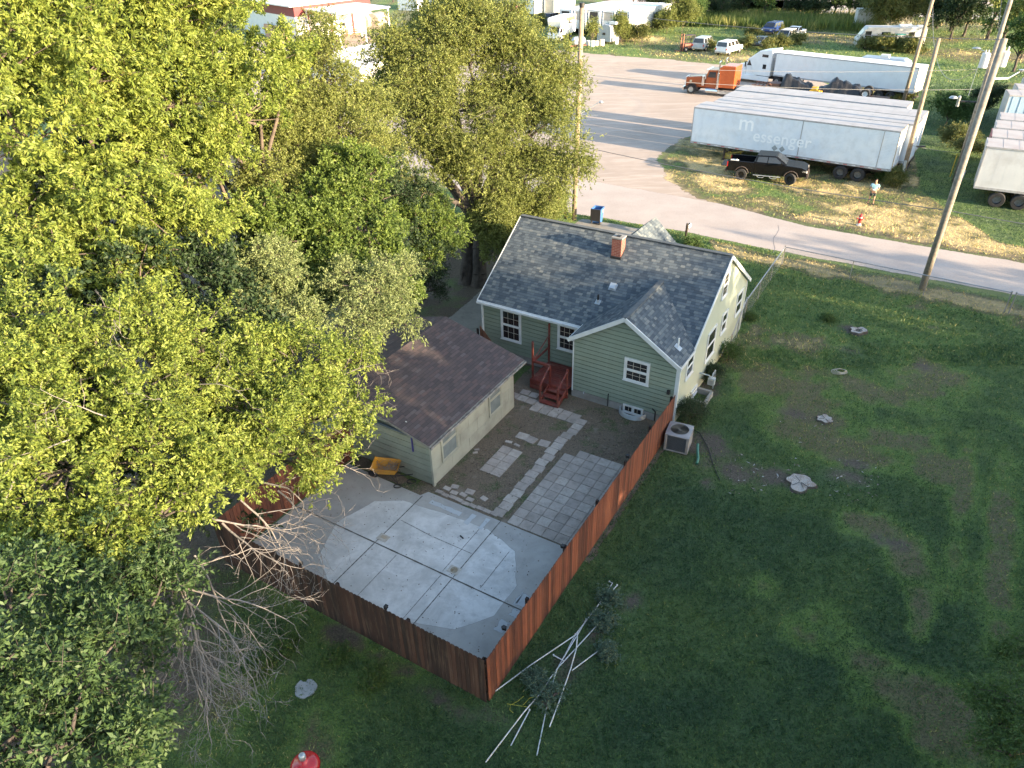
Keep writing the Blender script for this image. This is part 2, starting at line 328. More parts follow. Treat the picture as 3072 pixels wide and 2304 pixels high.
for k, (a, b) in enumerate([((2334, 676), (2316, 760))]):
    A, B = at(*a), at(*b); d = (B-A)[:2]; d = d/np.linalg.norm(d); nrm = np.array([-d[1], d[0]]); pts = []
    L = [A[:2]+(B-A)[:2]*t+nrm*math.sin(t*9+k)*.12 for t in np.linspace(0, 1, 7)]
    pts = [p+nrm*.020 for p in L]+[p-nrm*.020 for p in L[::-1]]
    sheet('road_crack', pts, s.m, .012, fade=.012, jit=.006, step=.3, label='sealed crack line across the street')
# driveway beside the house, concrete apron near bin
s = NT('old_concrete'); s.rough(.9)
c = s.mix(s.step(s.noise(.8, 6, .65), .35, .7), (.20, .185, .16), (.29, .27, .235)); c = s.mix(s.math('MULTIPLY', s.step(s.noise(3, 6, .75), .5, .7), .5), c, (.13, .115, .10)); s.color(c); s.bump(s.noise(30, 4), .3, .01); edgefade(s, 5, 1.1)
OLDC = s.m
sheet('driveway', [at(1340, 1000)[:2], at(1315, 975)[:2], at(1400, 905)[:2], at(1440, 868)[:2], (1.5, 43.5), (5.2, 48.6), (9.2, 46.3), (5.6, 40.5), (2.6, 36.5), at(1560, 930)[:2], at(1560, 1010)[:2], at(1440, 1060)[:2], at(1380, 1030)[:2]], OLDC, .004, fade=.25, jit=.05, label='cracked concrete driveway running beside the house')
# fenced yard soil
s = NT('yard_soil'); s.rough(.95)
c = s.mix(s.noise(5, 5, .7), (.075, .056, .040), (.19, .150, .110)); c = s.mix(s.step(s.noise(1.1, 6, .7), .52, .64), c, s.mix(s.noise(14, 3), (.022, .045, .014), (.07, .11, .035))); c = s.mix(s.math('MULTIPLY', s.step(s.noise(16, 5, .8), .50, .62), .8), c, (.24, .185, .12)); c = s.mix(s.math('MULTIPLY', s.step(s.noise(12, 5, .8), .56, .66), .7), c, (.035, .026, .018)); c = s.mix(s.step(s.noise(1.7, 3, .5), .62, .72), c, (.20, .165, .13))
s.color(c); s.bump(s.noise(24, 5, .8), .8, .04); edgefade(s, 6, 1)
sheet('yard_soil', [F(-7.1, 5.8)[:2], F(.3, 5.8)[:2], F(.3, 14.9)[:2], F(-3.9, 14.9)[:2], F(-4.2, 16.6)[:2], F(-7.6, 16.6)[:2], F(-7.4, 12.4)[:2]], s.m, .004, fade=.15, jit=.03, label='bare leaf-strewn soil of the fenced back yard')
sheet('soil_strip', [F(-10.0, 5.9)[:2], F(-6.3, 5.75)[:2], F(-6.3, 6.25)[:2], F(-10.0, 6.6)[:2]], s.m, .010, fade=.12, jit=.04, label='dark soil strip between slab and garage')
# concrete slab
s = NT('slab_concrete'); s.rough(.85)
c = s.mix(s.step(s.noise(.7, 5, .6, dist=.4), .35, .65), (.33, .32, .295), (.42, .41, .385)); c = s.mix(s.math('MULTIPLY', s.step(s.noise(2.6, 6, .75), .55, .72), .45), c, (.22, .22, .21)); c = s.mix(s.math('MULTIPLY', s.step(s.noise(.35, 4, .6), .5, .64), .5), c, (.20, .20, .195))
c = s.mix(s.math('MULTIPLY', s.step(s.noise(22, 3, .8), .6, .75), .35), c, (.12, .12, .11)); s.color(c); s.bump(s.noise(40, 4), .2, .006)
mb = MB(); mb.pz([F(-10.2, .12), F(-.08, .12), F(-.08, 6.1), F(-6.45, 6.1), F(-6.6, 5.8), F(-10.2, 5.9)], -.1, .018); tag(mb.build('concrete_slab', s.m), 'broad grey concrete slab inside the wooden fence', kind='structure')
s = NT('pool_mark'); s.rough(.85)
c = s.mix(s.step(s.noise(.9, 5, .7, dist=.6), .38, .62), (.44, .435, .415), (.60, .595, .575)); c = s.mix(s.math('MULTIPLY', s.step(s.noise(3.2, 6, .75), .5, .7), .45), c, (.31, .32, .32)); c = s.mix(s.math('MULTIPLY', s.step(s.noise(18, 4, .8), .56, .7), .3), c, (.55, .56, .55)); s.color(c); edgefade(s, 3, .5)  # blades repeat the ground's dryness and its painted dimming and lightening
octp = [(-7.9, 4.75), (-7.0, 5.3), (-4.6, 5.55), (-3.5, 5.6), (-2.1, 5.15), (-1.3, 3.9), (-1.3, 2.5), (-2.1, 1.45), (-3.6, .95), (-6.7, .95), (-7.8, 1.65), (-8.4, 3.2)]
sheet('pool_mark', [F(*p)[:2] for p in octp], s.m, .022, fade=.12, jit=.012, step=.35, label='paler twelve-sided stain left on the slab')
s = NT('blue_stain'); s.rough(.8); s.color(s.mix(s.noise(6, 3), (.38, .41, .43), (.44, .46, .47))); edgefade(s, 5, 1.7)
for k, (u, v, a, b) in enumerate([(-.75, 3.45, .38, .3), (-.72, 2.95, .3, .22), (-5.4, 5.7, .7, .12), (-4.3, 5.65, .12, .3), (-3.75, 5.7, .1, .3), (-.95, 2.3, .18, .25)]):
    sheet('paint_stain', [F(u-a, v-b)[:2], F(u+a, v-b)[:2], F(u+a, v+b)[:2], F(u-a, v+b)[:2]], s.m, .026, fade=min(a, b)*.45, jit=.008, step=.12, label='faint blue-white paint stain on the slab')
JO = mat('joint', (.10, .095, .085), rough=.95)
mb = MB()
def strip(u0, v0, u1, v1, w, z=.030):
    a, b = F(u0, v0), F(u1, v1); d = (b-a)[:2]; d /= np.linalg.norm(d); n = np.array([-d[1], d[0], 0])*w/2
    P = []; k = 30
    for t in range(k): 
        p, q = a+(b-a)*t/k, a+(b-a)*(t+1)/k; w1 = 1+.35*math.sin(t*2.1)
        mb.add([p-n*w1+[0, 0, z], q-n+[0, 0, z], q+n+[0, 0, z], p+n*w1+[0, 0, z]], [(0, 1, 2, 3)])
strip(-10.2, 3.1, -.1, 3.1, .045); strip(-6.5, 5.8, -6.5, 3.14, .035); strip(-6.5, 3.06, -6.5, 1.0, .035); strip(-3.3, 6.1, -3.3, 3.14, .028); strip(-3.3, 3.06, -3.3, .15, .028)
for q in [(-3.75, 5.4, -3.75, 3.2), (-4.9, 4.3, -3.35, 4.3), (-6.4, 4.4, -5, 4.3), (-5.5, 3.0, -5.5, .9), (-3.7, 3.0, -3.7, .9), (-2.3, 5.0, -2.3, 3.2)]: strip(*q, .016)
tag(mb.build('slab_joints', JO, fix=False), 'dark control joints running across the slab', kind='structure')
# pavers
s = NT('paver'); s.rough(.9)
c = s.ramp(s.attr('rnd'), [(0, (.31, .27, .235)), (.5, (.37, .32, .28)), (1, (.42, .375, .33))]); c = s.mix(s.math('MULTIPLY', s.step(s.noise(3.5, 6, .7), .45, .7), .5), c, (.13, .115, .095)); c = s.mix(s.math('MULTIPLY', s.step(s.noise(40, 3, .8), .55, .7), .4), c, (.11, .10, .09)); s.color(c); s.bump(s.noise(50, 3), .2, .005)
PAV = s.m
def pavers(name, tiles, label, z=.035):
    mb = MB(); rn = []
    for (u, v, a, b, r) in tiles:
        ca, sa = math.cos(r), math.sin(r); q = [F(u+x*ca-y*sa, v+x*sa+y*ca) for x, y in ((-a, -b), (a, -b), (a, b), (-a, b))]; h = z+random.uniform(-.004, .004)
        mb.pz(q, -.02, h); rn += [random.random()]*6
    tag(mb.build(name, PAV, attr=rn, fix=False), label, kind='structure')
T = []
c = .45
for i_ in range(6):
    for j_ in range(11):
        u, v = -2.86+i_*.455, 6.37+j_*.445
        if j_ == 10 and i_ < 1: continue
        if u > -.2: continue
        T.append((u, v, .218, .213, random.uniform(-.01, .01)))
pavers('patio_paving', T, 'square grey pavers laid beside the wooden fence')
T = [(-3.6+random.uniform(-.02, .02)+.05*(k % 2), 6.45+k*.4, .22, .19, random.uniform(-.05, .05)) for k in range(14)]
T += [(-3.45-.0*k, 12.0+k*.4, .21, .185, random.uniform(-.1, .1)) for k in range(3)]
pavers('stepping_path', T, 'single row of pavers leading to the back steps')
T = [(-5.25+a*.46, 8.3+b*.44, .22, .21, random.uniform(-.02, .02)) for a in range(2) for b in range(4)]+[(-5.4, 10.15, .14, .07, .2), (-5.0, 10.12, .13, .06, -.1)]
pavers('paver_patch', T, 'small block of pavers in the bare soil')
pavers('stepping_stones', [(-5.1, 10.75, .24, .2, .05), (-4.65, 10.7, .2, .2, -.1), (-4.1, 10.75, .22, .2, .1)], 'three loose square stepping stones')
T = [(-6.9+a*.44, 13.15-.02*a, .205, .2, random.uniform(-.04, .04)) for a in range(8)]+[(-5.6+a*.44, 12.72, .2, .19, random.uniform(-.05, .05)) for a in range(5)]+[(-6.6, 13.6, .2, .18, .1), (-6.15, 13.6, .2, .18, 0)]
pavers('walk_paving', T, 'pavers along the foot of the back steps')
T = [(-6.1+a*.30, 6.28+random.uniform(-.03, .03), .14, .08, random.uniform(-.1, .1)) for a in range(9)]+[(-5.95+a*.36, 6.55+random.uniform(-.06, .06), .14, .09, random.uniform(-.3, .3)) for a in range(4)]+[(-5.75, 6.82, .14, .1, .2), (-5.1, 6.85, .17, .13, .1), (-4.45, 6.8, .13, .1, -.2), (-6.2, 8.9, .1, .05, .8), (-6.25, 9.1, .1, .05, .7)]
pavers('edging_bricks', T, 'broken edging bricks where slab meets soil')
# ---------------------------------------------------------------- house
HO = (2.6366, 26.3925, 0); HY = -.5585
L1, HW_, D1, VR, HR, HE, HWE, HWR, VF = 5.5366, 4.656, 1.3803, 5.2969, 5.5735, 2.9036, 2.99, 4.5015, 9.4023
VW = 3.6956
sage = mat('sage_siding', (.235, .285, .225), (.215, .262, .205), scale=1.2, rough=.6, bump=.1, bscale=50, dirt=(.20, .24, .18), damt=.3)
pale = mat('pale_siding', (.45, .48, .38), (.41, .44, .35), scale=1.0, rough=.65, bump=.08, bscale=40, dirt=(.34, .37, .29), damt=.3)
white = mat('white_trim', (.66, .68, .68), (.58, .60, .60), scale=3, rough=.5, dirt=(.42, .42, .40), damt=.35)
conc = mat('foundation', (.30, .29, .27), (.23, .22, .20), scale=2, rough=.9, bump=.3, dirt=(.16, .14, .12))
s = NT('window_glass'); s.rough(.06); s.color(s.mix(s.noise(1.3, 2), (.012, .014, .018), (.035, .035, .035))); s.b.inputs['Specular IOR Level'].default_value = .8; GLASS = s.m
def shingle(name, cols, w=.30, h=.135, moss=None, lines=.5):
    s = NT(name); s.rough(.92)
    sp = s.n('SeparateXYZ'); s.l(s.uv(), sp.inputs[0]); X, Y = sp.outputs[0], sp.outputs[1]
    y = s.math('DIVIDE', Y, h); row = s.math('FLOOR', y); fy = s.math('FRACT', y)
    wn = s.n('TexWhiteNoise', noise_dimensions='1D'); s.l(row, wn.inputs['W'])
    x = s.math('ADD', s.math('DIVIDE', X, w), s.math('MULTIPLY', wn.outputs[0], 7.3)); cell = s.math('FLOOR', x); fx = s.math('FRACT', x)
    cb = s.n('CombineXYZ'); s.l(cell, cb.inputs[0]); s.l(row, cb.inputs[1]); w2 = s.n('TexWhiteNoise', noise_dimensions='2D'); s.l(cb.outputs[0], w2.inputs['Vector'])
    c = s.ramp(w2.outputs[0], cols, 'LINEAR'); c = s.mix(s.math('MULTIPLY', s.step(s.noise(60, 2, .9), .3, .75), .35), c, tuple(a*.45 for a in cols[0][1]))
    c = s.mix(s.math('MULTIPLY', s.step(s.noise(.6, 4, .6), .45, .7), .10), c, cols[-1][1])
    gap = s.math('LESS_THAN', fx, .05); edge = s.math('LESS_THAN', fy, .12); g = s.math('MULTIPLY', s.math('MAXIMUM', s.math('MULTIPLY', gap, .6), edge), lines)
    c = s.mix(g, c, (.025, .025, .027)); s.color(c)
    hgt = s.math('ADD', s.math('MULTIPLY', fy, -1.), s.math('MULTIPLY', w2.outputs[0], .5)); s.bump(hgt, .6, .02)
    return s.m
SHG = shingle('roof_shingles', [(0, (.046, .062, .080)), (.4, (.074, .097, .118)), (.65, (.108, .132, .150)), (.84, (.130, .152, .162)), (1., (.19, .205, .20))], w=.19, h=.135)
def roofquad(mb, pts, eave, up, m=0, org=None):
    """polygon with uv in metres along eave direction and up-slope"""
    e = np.array(eave, float); e /= np.linalg.norm(e); u = np.array(up, float); u /= np.linalg.norm(u)
    mb.add(pts, [tuple(range(len(pts)))], m, uvs=[[(float(np.dot(p, e))+20, float(np.dot(p, u))+20) for p in pts]])
def slab_roof(name, faces, parent, m, th=.07):
    """faces: list of (pts, eave, up). top faces plus underside and rim"""
    mb = MB()
    for pts, e, u in faces: roofquad(mb, pts, e, u)
    o = mb.build(name, m, parent, fix=False)
    return o
def lap(mb, umin, umax, z0, z1, P, out, exp=.2, proud=.016, slot=.032):
    """lapped boards on a plane: P(u,z)->3d point, out: outward normal"""
    out = np.array(out, float); z = z0
    while z < z1-.01:
        t = min(z+exp, z1); a0, a1, b0, b1 = umin(z), umax(z), umin(t), umax(t)
        if a1-a0 < .03: break
        zs = z+slot
        p = [P(a0, zs)+out*proud, P(a1, zs)+out*proud, P(b1, t)+out*.006, P(b0, t)+out*.006]
        q = [P(a0, zs)-out*.015, P(a1, zs)-out*.015, P(b1, t)-out*.015, P(b0, t)-out*.015]
        mb.add(p+q, [(0, 1, 2, 3), (4, 5, 1, 0), (3, 2, 6, 7), (4, 0, 3, 7), (1, 5, 6, 2)]); z = t
    return mb
house = thing('house', 'sage green clapboard house with grey shingled roof, brick chimney and white trim', 'house', HO, HY)
def wallP(n, c):    # local plane functions
    if n == 'v': return lambda u, z: np.array([u, c, z])
    return lambda v, z: np.array([c, v, z])
slm = (HR-HE)/(VR-D1)
# solid core walls
mb = MB(); e = .03
mb.box(-L1+e, HW_-e, D1+e, VF-e, .0, HE-.04)
mb.prism([(0+e, .0), (HW_-e, .0), (HW_-e, HWE-.06), (HW_/2, HWR-.10), (e, HWE-.06)], lambda x, z: (D1+1)/2-e, y0=(D1+1)/2)
core = mb.build('wall', mat('shaded_gap', (.10, .13, .09)), house)  # core wall toned dark, shade of the lap gaps put into its colour
mb = MB()   # gable triangles of the main block
for x in (-L1+e, HW_-e-.1): mb.hexa([(x, D1+e, HE-.04), (x+.1, D1+e, HE-.04), (x+.1, VF-e, HE-.04), (x, VF-e, HE-.04), (x, VR-.03, HR-.07), (x+.1, VR-.03, HR-.07), (x+.1, VR+.03, HR-.07), (x, VR+.03, HR-.07)])
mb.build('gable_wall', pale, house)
mb = MB(); lap(mb, lambda z: -L1, lambda z: 0, .32, HE-.02, wallP('v', D1), (0, -1, 0)); mb.build('siding', sage, house, fix=False)
mb = MB(); lap(mb, lambda z: 0 if z < HWE else (z-HWE)/(HWR-HWE)*HW_/2, lambda z: HW_ if z < HWE else HW_-(z-HWE)/(HWR-HWE)*HW_/2, .34, HWR-.08, wallP('v', 0), (0, -1, 0)); mb.build('siding', sage, house, fix=False)
def gv0(z): return 0. if z < HWE else D1+(z-HE)/slm
def gv1(z): return VF if z < HE else VF-(z-HE)/slm
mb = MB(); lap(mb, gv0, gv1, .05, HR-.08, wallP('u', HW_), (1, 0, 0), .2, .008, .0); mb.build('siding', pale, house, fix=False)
mb = MB(); lap(mb, lambda z: 0, lambda z: D1, .34, HWE, lambda v, z: np.array([0, v, z]), (-1, 0, 0)); mb.build('siding', sage, house, fix=False)
mb = MB(); mb.box(-L1-.01, -.012, D1-.012, D1+.1, -.1, .32); mb.box(-.012, HW_+.0, -.012, .1, -.1, .34); mb.box(-.011, .05, .1, D1-.012, -.1, .34); mb.box(HW_-.1, HW_+.008, .1, VF, -.1, .05); mb.build('foundation', conc, house)
# roof planes
O_ = .10                     # rake overhang
ze = HE-slm*.16              # eave drop
zf = lambda v: HE+slm*(v-D1) if v <= VR else HE+slm*(VF-v)
swg = (HWR-HWE)/(HW_/2); zw = HWE-swg*.12
T_ = .05
def zr(v): return zf(v)+T_
main_l, main_r = -L1-O_, HW_+O_
vl = lambda u: D1+((HWE+swg*min(u, HW_-u))-HE)/slm      # where wing roof meets main roof
faces = []
ev = D1-.18
# back slope, left of wing
vv0 = D1+(zw+0-HE)/slm
faces.append(([(main_l, ev, zf(ev)+T_), (-.14, ev, zf(ev)+T_), (0, vl(0), zr(vl(0))), (HW_/2, VW, zr(VW)), (HW_/2, VR, HR+T_), (main_l, VR, HR+T_)], (1, 0, 0), (0, 1, slm)))
faces.append(([(HW_/2, VW, zr(VW)), (HW_, vl(0), zr(vl(0))), (main_r, vl(0), zr(vl(0))), (main_r, VR, HR+T_), (HW_/2, VR, HR+T_)], (1, 0, 0), (0, 1, slm)))
vfe = VF+.18
faces.append(([(main_r, VR, HR+T_), (main_r, vfe, zf(vfe)+T_), (main_l, vfe, zf(vfe)+T_), (main_l, VR, HR+T_)], (1, 0, 0), (0, -1, slm)))
slab_roof('roof', faces, house, SHG)
mb = MB()
mb.add([(main_l, ev, zf(ev)-.02), (0, ev, zf(ev)-.02), (0, VR, HR-.02), (main_l, VR, HR-.02)], [(3, 2, 1, 0)]); mb.add([(main_l, VR, HR-.02), (main_r, VR, HR-.02), (main_r, vfe, zf(vfe)-.02), (main_l, vfe, zf(vfe)-.02)], [(3, 2, 1, 0)])
mb.build('soffit', white, house, fix=False)
vo = -.22
faces = [([(-.14, vo, zw+T_), (HW_/2, vo, HWR+T_), (HW_/2, VW+.0, HWR+T_), (-.0, vl(0)+.0, HWE+T_), (-.14, ev, zw+T_)], (0, 1, 0), (1, 0, swg)),
         ([(HW_/2, vo, HWR+T_), (HW_+.12, vo, zw+T_), (HW_+.12, vl(0), zw+T_+.02), (HW_, vl(0)+.02, HWE+T_+.02), (HW_/2, VW, HWR+T_)], (0, 1, 0), (-1, 0, swg))]
slab_roof('wing_roof', faces, house, SHG)
# ridge caps and valley
cap = mat('ridge_cap', (.105, .115, .120), (.075, .085, .092), scale=4, rough=.92)
mb = MB(); mb.bar((main_l, VR, HR+T_+.012), (main_r, VR, HR+T_+.012), .22, .03); mb.bar((HW_/2, vo, HWR+T_+.012), (HW_/2, VW, HWR+T_+.012), .22, .03); mb.build('ridge_cap', cap, house)
# fascia / rake boards
mb = MB()
mb.bar((main_l, ev-.02, zf(ev)-.02), (-.15, ev-.02, zf(ev)-.02), .04, .15)
mb.bar((-.16, vo-.01, zw-.02), (HW_/2, vo-.01, HWR-.02), .045, .17); mb.bar((HW_/2, vo-.01, HWR-.02), (HW_+.13, vo-.01, zw-.02), .045, .17)
mb.bar((-.16, vo, zw-.02), (-.16, ev, zw-.02), .03, .12)
for x in (main_l-.02, main_r+.02): mb.bar((x, ev, zf(ev)-.03) if x < 0 else (x, vl(0)-.1, HWE-.03), (x, VR, HR-.03), .04, .16); mb.bar((x, VR, HR-.03), (x, vfe, zf(vfe)-.03), .04, .16)
mb.bar((HW_+.13, vo, zw-.03), (HW_+.13, vl(0), zw-.03), .03, .14)
mb.build('fascia', white, house)
gut = mat('gutter_metal', (.62, .64, .66), (.5, .52, .53), rough=.4)
mb = MB(); mb.box(main_l, -.2, ev-.14, ev-.045, zf(ev)-.08, zf(ev)+.02); mb.build('gutter', gut, house)
for x, y, z1 in ((-L1+.05, D1-.06, HE-.12), (HW_+.05, -.03, HWE-.12)): mb = MB(); mb.box(x-.04, x+.04, y-.035, y+.035, .1, z1); mb.build('downpipe', white, house)
for b_ in ((-L1-.01, -L1+.08, D1-.038, D1-.014, .3, HE-.05), (0, .05, -.038, -.014, .3, HE-.05), (HW_-.08, HW_+.01, -.038, -.014, .3, HE-.05), (HW_+.014, HW_+.034, .01, .09, .1, HWE-.05), (HW_+.014, HW_+.034, VF-.09, VF, .1, HE-.05)): mb = MB(); mb.box(*b_); mb.build('corner_board', white, house)
def window(parent, cfun, w0, w1, z0, z1, grid=(3, 4), fw=.09, slider=False, dark=True):
    """cfun(a, d, z): a along the wall, d outwards"""
    def b(mb, a0, a1, d0, d1, q0, q1):
        P = [cfun(a0, d0, q0), cfun(a1, d0, q0), cfun(a1, d1, q0), cfun(a0, d1, q0), cfun(a0, d0, q1), cfun(a1, d0, q1), cfun(a1, d1, q1), cfun(a0, d1, q1)]; mb.hexa(P)
    mb = MB(); b(mb, w0, w0+fw, -.02, .05, z0, z1); b(mb, w1-fw, w1, -.02, .05, z0, z1); b(mb, w0+fw, w1-fw, -.02, .05, z1-fw, z1); b(mb, w0+fw, w1-fw, -.02, .05, z0, z0+fw*.8); b(mb, w0-.03, w1+.03, .05, .075, z0-.02, z0+.03)
    zm = (z0+z1)/2; am = (w0+w1)/2
    if slider: b(mb, am-.025, am+.025, .0, .045, z0+fw, z1-fw)
    else: b(mb, w0+fw, w1-fw, .0, .045, zm-.025, zm+.025)
    sf = .035
    for (a0, a1, q0, q1) in ([(w0+fw, w1-fw, z0+fw*.8, zm-.025), (w0+fw, w1-fw, zm+.025, z1-fw)] if not slider else [(w0+fw, am-.025, z0+fw*.8, z1-fw), (am+.025, w1-fw, z0+fw*.8, z1-fw)]):
        b(mb, a0, a0+sf, .005, .035, q0, q1); b(mb, a1-sf, a1, .005, .035, q0, q1); b(mb, a0+sf, a1-sf, .005, .035, q0, q0+sf); b(mb, a0+sf, a1-sf, .005, .035, q1-sf, q1)
    f = mb.build('window', white, parent)
    mb = MB(); b(mb, w0+fw*.5, w1-fw*.5, .024, .028, z0+fw*.5, z1-fw*.5); mb.build('pane', GLASS, f)
    mb = MB(); nx_, nz_ = grid
    for k in range(1, nx_): a = w0+fw+(w1-w0-2*fw)*k/nx_; b(mb, a-.006, a+.006, .0285, .037, z0+fw, z1-fw)
    for k in range(1, nz_):
        if k == nz_/2: continue
        q = z0+fw+(z1-z0-2*fw)*k/nz_; b(mb, w0+fw, w1-fw, .0285, .036, q-.006, q+.006)
    if nx_ > 1: mb.build('muntins', mat('muntin_cream', (.55, .50, .42)), f)
    return f
bw = lambda v: (lambda a, d, z: (a, v-d-.012, z))
window(house, bw(D1), -4.48, -3.38, 1.01, 2.62); window(house, bw(D1), -1.47, -.52, 1.31, 2.62)
window(house, bw(0), 2.37, 3.48, 1.62, 2.69); window(house, bw(0), 2.46, 3.36, .04, .42, (4, 2), .05, slider=True)
gw = lambda a, d, z: (HW_+d+.01, a, z)
window(house, gw, .88, 1.76, 1.73, 2.78, (1, 2)); window(house, gw, 3.55, 4.75, 1.15, 2.62, (1, 2)); window(house, gw, 5.5, 6.33, 1.6, 2.65, (1, 2)); window(house, gw, 7.75, 8.75, 1.5, 2.7, (1, 2)); window(house, gw, 4.75, 5.55, 3.72, 4.9, (3, 4), .07)
window(house, gw, 2.1, 2.85, .1, .5, (1, 2), .05)
# chimney
s = NT('red_brick'); s.rough(.9); bt = s.n('TexBrick'); bt.inputs['Scale'].default_value = 1; bt.inputs['Brick Width'].default_value = .21; bt.inputs['Row Height'].default_value = .075; bt.inputs['Mortar Size'].default_value = .006
for i_, c_ in ((1, (.20, .05, .035)), (2, (.29, .085, .055)), (3, (.34, .27, .24))): bt.inputs[i_].default_value = rgba(c_)
tc = s.obj(); sp = s.n('SeparateXYZ'); s.l(tc, sp.inputs[0]); cb = s.n('CombineXYZ'); s.l(s.math('ADD', sp.outputs[0], sp.outputs[1]), cb.inputs[0]); s.l(sp.outputs[2], cb.inputs[1]); s.l(cb.outputs[0], bt.inputs[0]); s.color(s.mix(s.math('MULTIPLY', s.noise(8, 3), .5), bt.outputs[0], (.12, .05, .04))); s.bump(bt.outputs['Fac'], -.5, .01); BRICK = s.m
mb = MB(); mb.box(-.34, .12, 4.23, 4.68, 4.6, 5.80); ch = mb.build('chimney', BRICK, house)
mb = MB(); mb.box(-.37, .15, 4.20, 4.71, 5.80, 5.86); mb.build('chimney_cap', conc, ch)
dk = mat('black_iron', (.02, .02, .022), rough=.6)
mb = MB(); mb.box(-.2, -.02, 4.36, 4.54, 5.86, 5.9); mb.build('flue', dk, ch)
mb = MB(); mb.hexa([(-.37, 4.19, 4.70), (.15, 4.19, 4.70), (.15, 4.72, 5.0), (-.37, 4.72, 5.0), (-.365, 4.195, 4.96), (.145, 4.195, 4.96), (.145, 4.715, 5.3), (-.365, 4.715, 5.3)]); mb.build('flashing', dk, ch)
# vents
metal = mat('galvanised', (.48, .52, .55), (.38, .42, .45), rough=.35, metal=.4)
def onroof(u, v, h=0): return (u, v, zr(v)+h)
mb = MB(); c0 = np.array(onroof(.36, 3.03)); nrm = np.array([0, -slm, 1]); nrm /= np.linalg.norm(nrm); up_ = np.array([0, 1, slm]); up_ /= np.linalg.norm(up_)
mb.obox(c0+nrm*.01, (.17, 0, 0), up_*.17, nrm*.008); mb.obox(c0+nrm*.12, (.13, 0, 0), up_*.14, nrm*.018); mb.obox(c0+nrm*.06, (.09, 0, 0), up_*.09, nrm*.05); mb.build('roof_vent', metal, house)
c0 = np.array(onroof(0, 2.3)); mb = MB(); mb.obox(c0+nrm*.01, (.12, 0, 0), up_*.11, nrm*.008); mb.lathe([(.075, 0), (.06, .12)], 12, tuple(c0)); f = mb.build('pipe_flashing', metal, house)
mb = MB(); mb.tube([c0+[0, 0, .05], c0+[0, 0, .36]], .045, 10); mb.build('vent_pipe', dk, f)
c0 = np.array([4.28, .75, HWE+swg*(HW_-4.28)+T_]); n2_ = np.array([swg, 0, 1.]); n2_ /= np.linalg.norm(n2_)
mb = MB(); mb.obox(c0+n2_*.012, np.array([1, 0, -swg])*.13, (0, .14, 0), n2_*.008); f = mb.build('pipe_flashing', metal, house)
mb = MB(); mb.tube([c0, c0+[0, 0, .42]], .035, 10); mb.build('vent_pipe', white, f)
# front porch gable
pg_u, pg_v, pg_z, hw_ = -1.0, 11.3, 4.42, 1.75
sp_ = .93; pe = pg_z-sp_*hw_; vend = VF-(pg_z-HE)/slm; vb = VF-(pe-HE)/slm
slab_roof('porch_roof', [([(pg_u-hw_, pg_v, pe), (pg_u-hw_, vb, pe), (pg_u, vend, pg_z+.05), (pg_u, pg_v, pg_z)], (0, 1, 0), (1, 0, sp_)), ([(pg_u, pg_v, pg_z), (pg_u, vend, pg_z+.05), (pg_u+hw_, vb, pe), (pg_u+hw_, pg_v, pe)], (0, 1, 0), (-1, 0, sp_))], house, SHG)
mb = MB(); mb.prism([(pg_u-hw_+.2, 0), (pg_u+hw_-.2, 0), (pg_u+hw_-.2, pe+.1), (pg_u, pg_z-.1), (pg_u-hw_+.2, pe+.1)], .9, y0=10.2); mb.build('porch', sage, house)
# small wall items
mb = MB(); mb.tube([(.62, -.03, .42), (.62, -.10, .42), (.62, -.12, .36)], .025, 8); mb.build('tap', metal, house)
mb = MB(); mb.tube([(1.75, -.04, .05), (1.75, -.05, .62), (1.75, .0, .66)], .022, 8); mb.tube([(3.9, -.05, .05), (3.9, -.06, .5), (3.75, -.05, .6)], .03, 8); mb.build('conduit', dk, house)
for (u_, z_) in ((4.25, 1.15), (4.0, .55)): pass
mb = MB(); mb.box(4.30, 4.42, -.13, -.02, 1.55, 1.72); mb.build('wall_lamp', dk, house)
# corrugated half-round window well
mb = MB()
for k in range(4):
    pts = [(2.91+.58*math.cos(a), -.02-.42*math.sin(a), .03+k*.06) for a in np.linspace(0, math.pi, 16)]; mb.tube(pts, .03, 6)
tag(mb.build('window_well', metal, None, HO, HY), 'curved corrugated metal well around the basement window', 'window well')
mb = MB(); mb.bar((5.35, 1.95, .12), (5.35, 2.95, .12), .12, .28); mb.bar((4.7, 1.95, .12), (5.35, 1.95, .12), .12, .28); mb.bar((4.7, 2.95, .12), (5.35, 2.95, .12), .12, .28)
tag(mb.build('window_well', conc, None, HO, HY), 'square concrete well beside the pale side wall', 'window well')
# gas meter
gm = thing('gas_meter', 'grey gas meter standing against the pale side wall of the house', 'meter', HO, HY)
mb = MB(); mb.box(5.05, 5.35, 3.1, 3.32, .42, .78); mb.lathe([(.0, 0), (.12, 0), (.12, .16), (0, .17)], 12, (5.2, 3.1, .62), 'y'); mb.build('meter_body', metal, gm, bevel=.03)
mb = MB(); mb.tube([(5.2, 3.6, .0), (5.2, 3.6, .95), (5.2, 3.3, .95), (5.2, 3.22, .75)], .03, 8); mb.tube([(5.12, 3.15, .8), (5.12, 3.0, .98), (4.68, 3.0, .98)], .03, 8); mb.build('pipes', metal, gm)
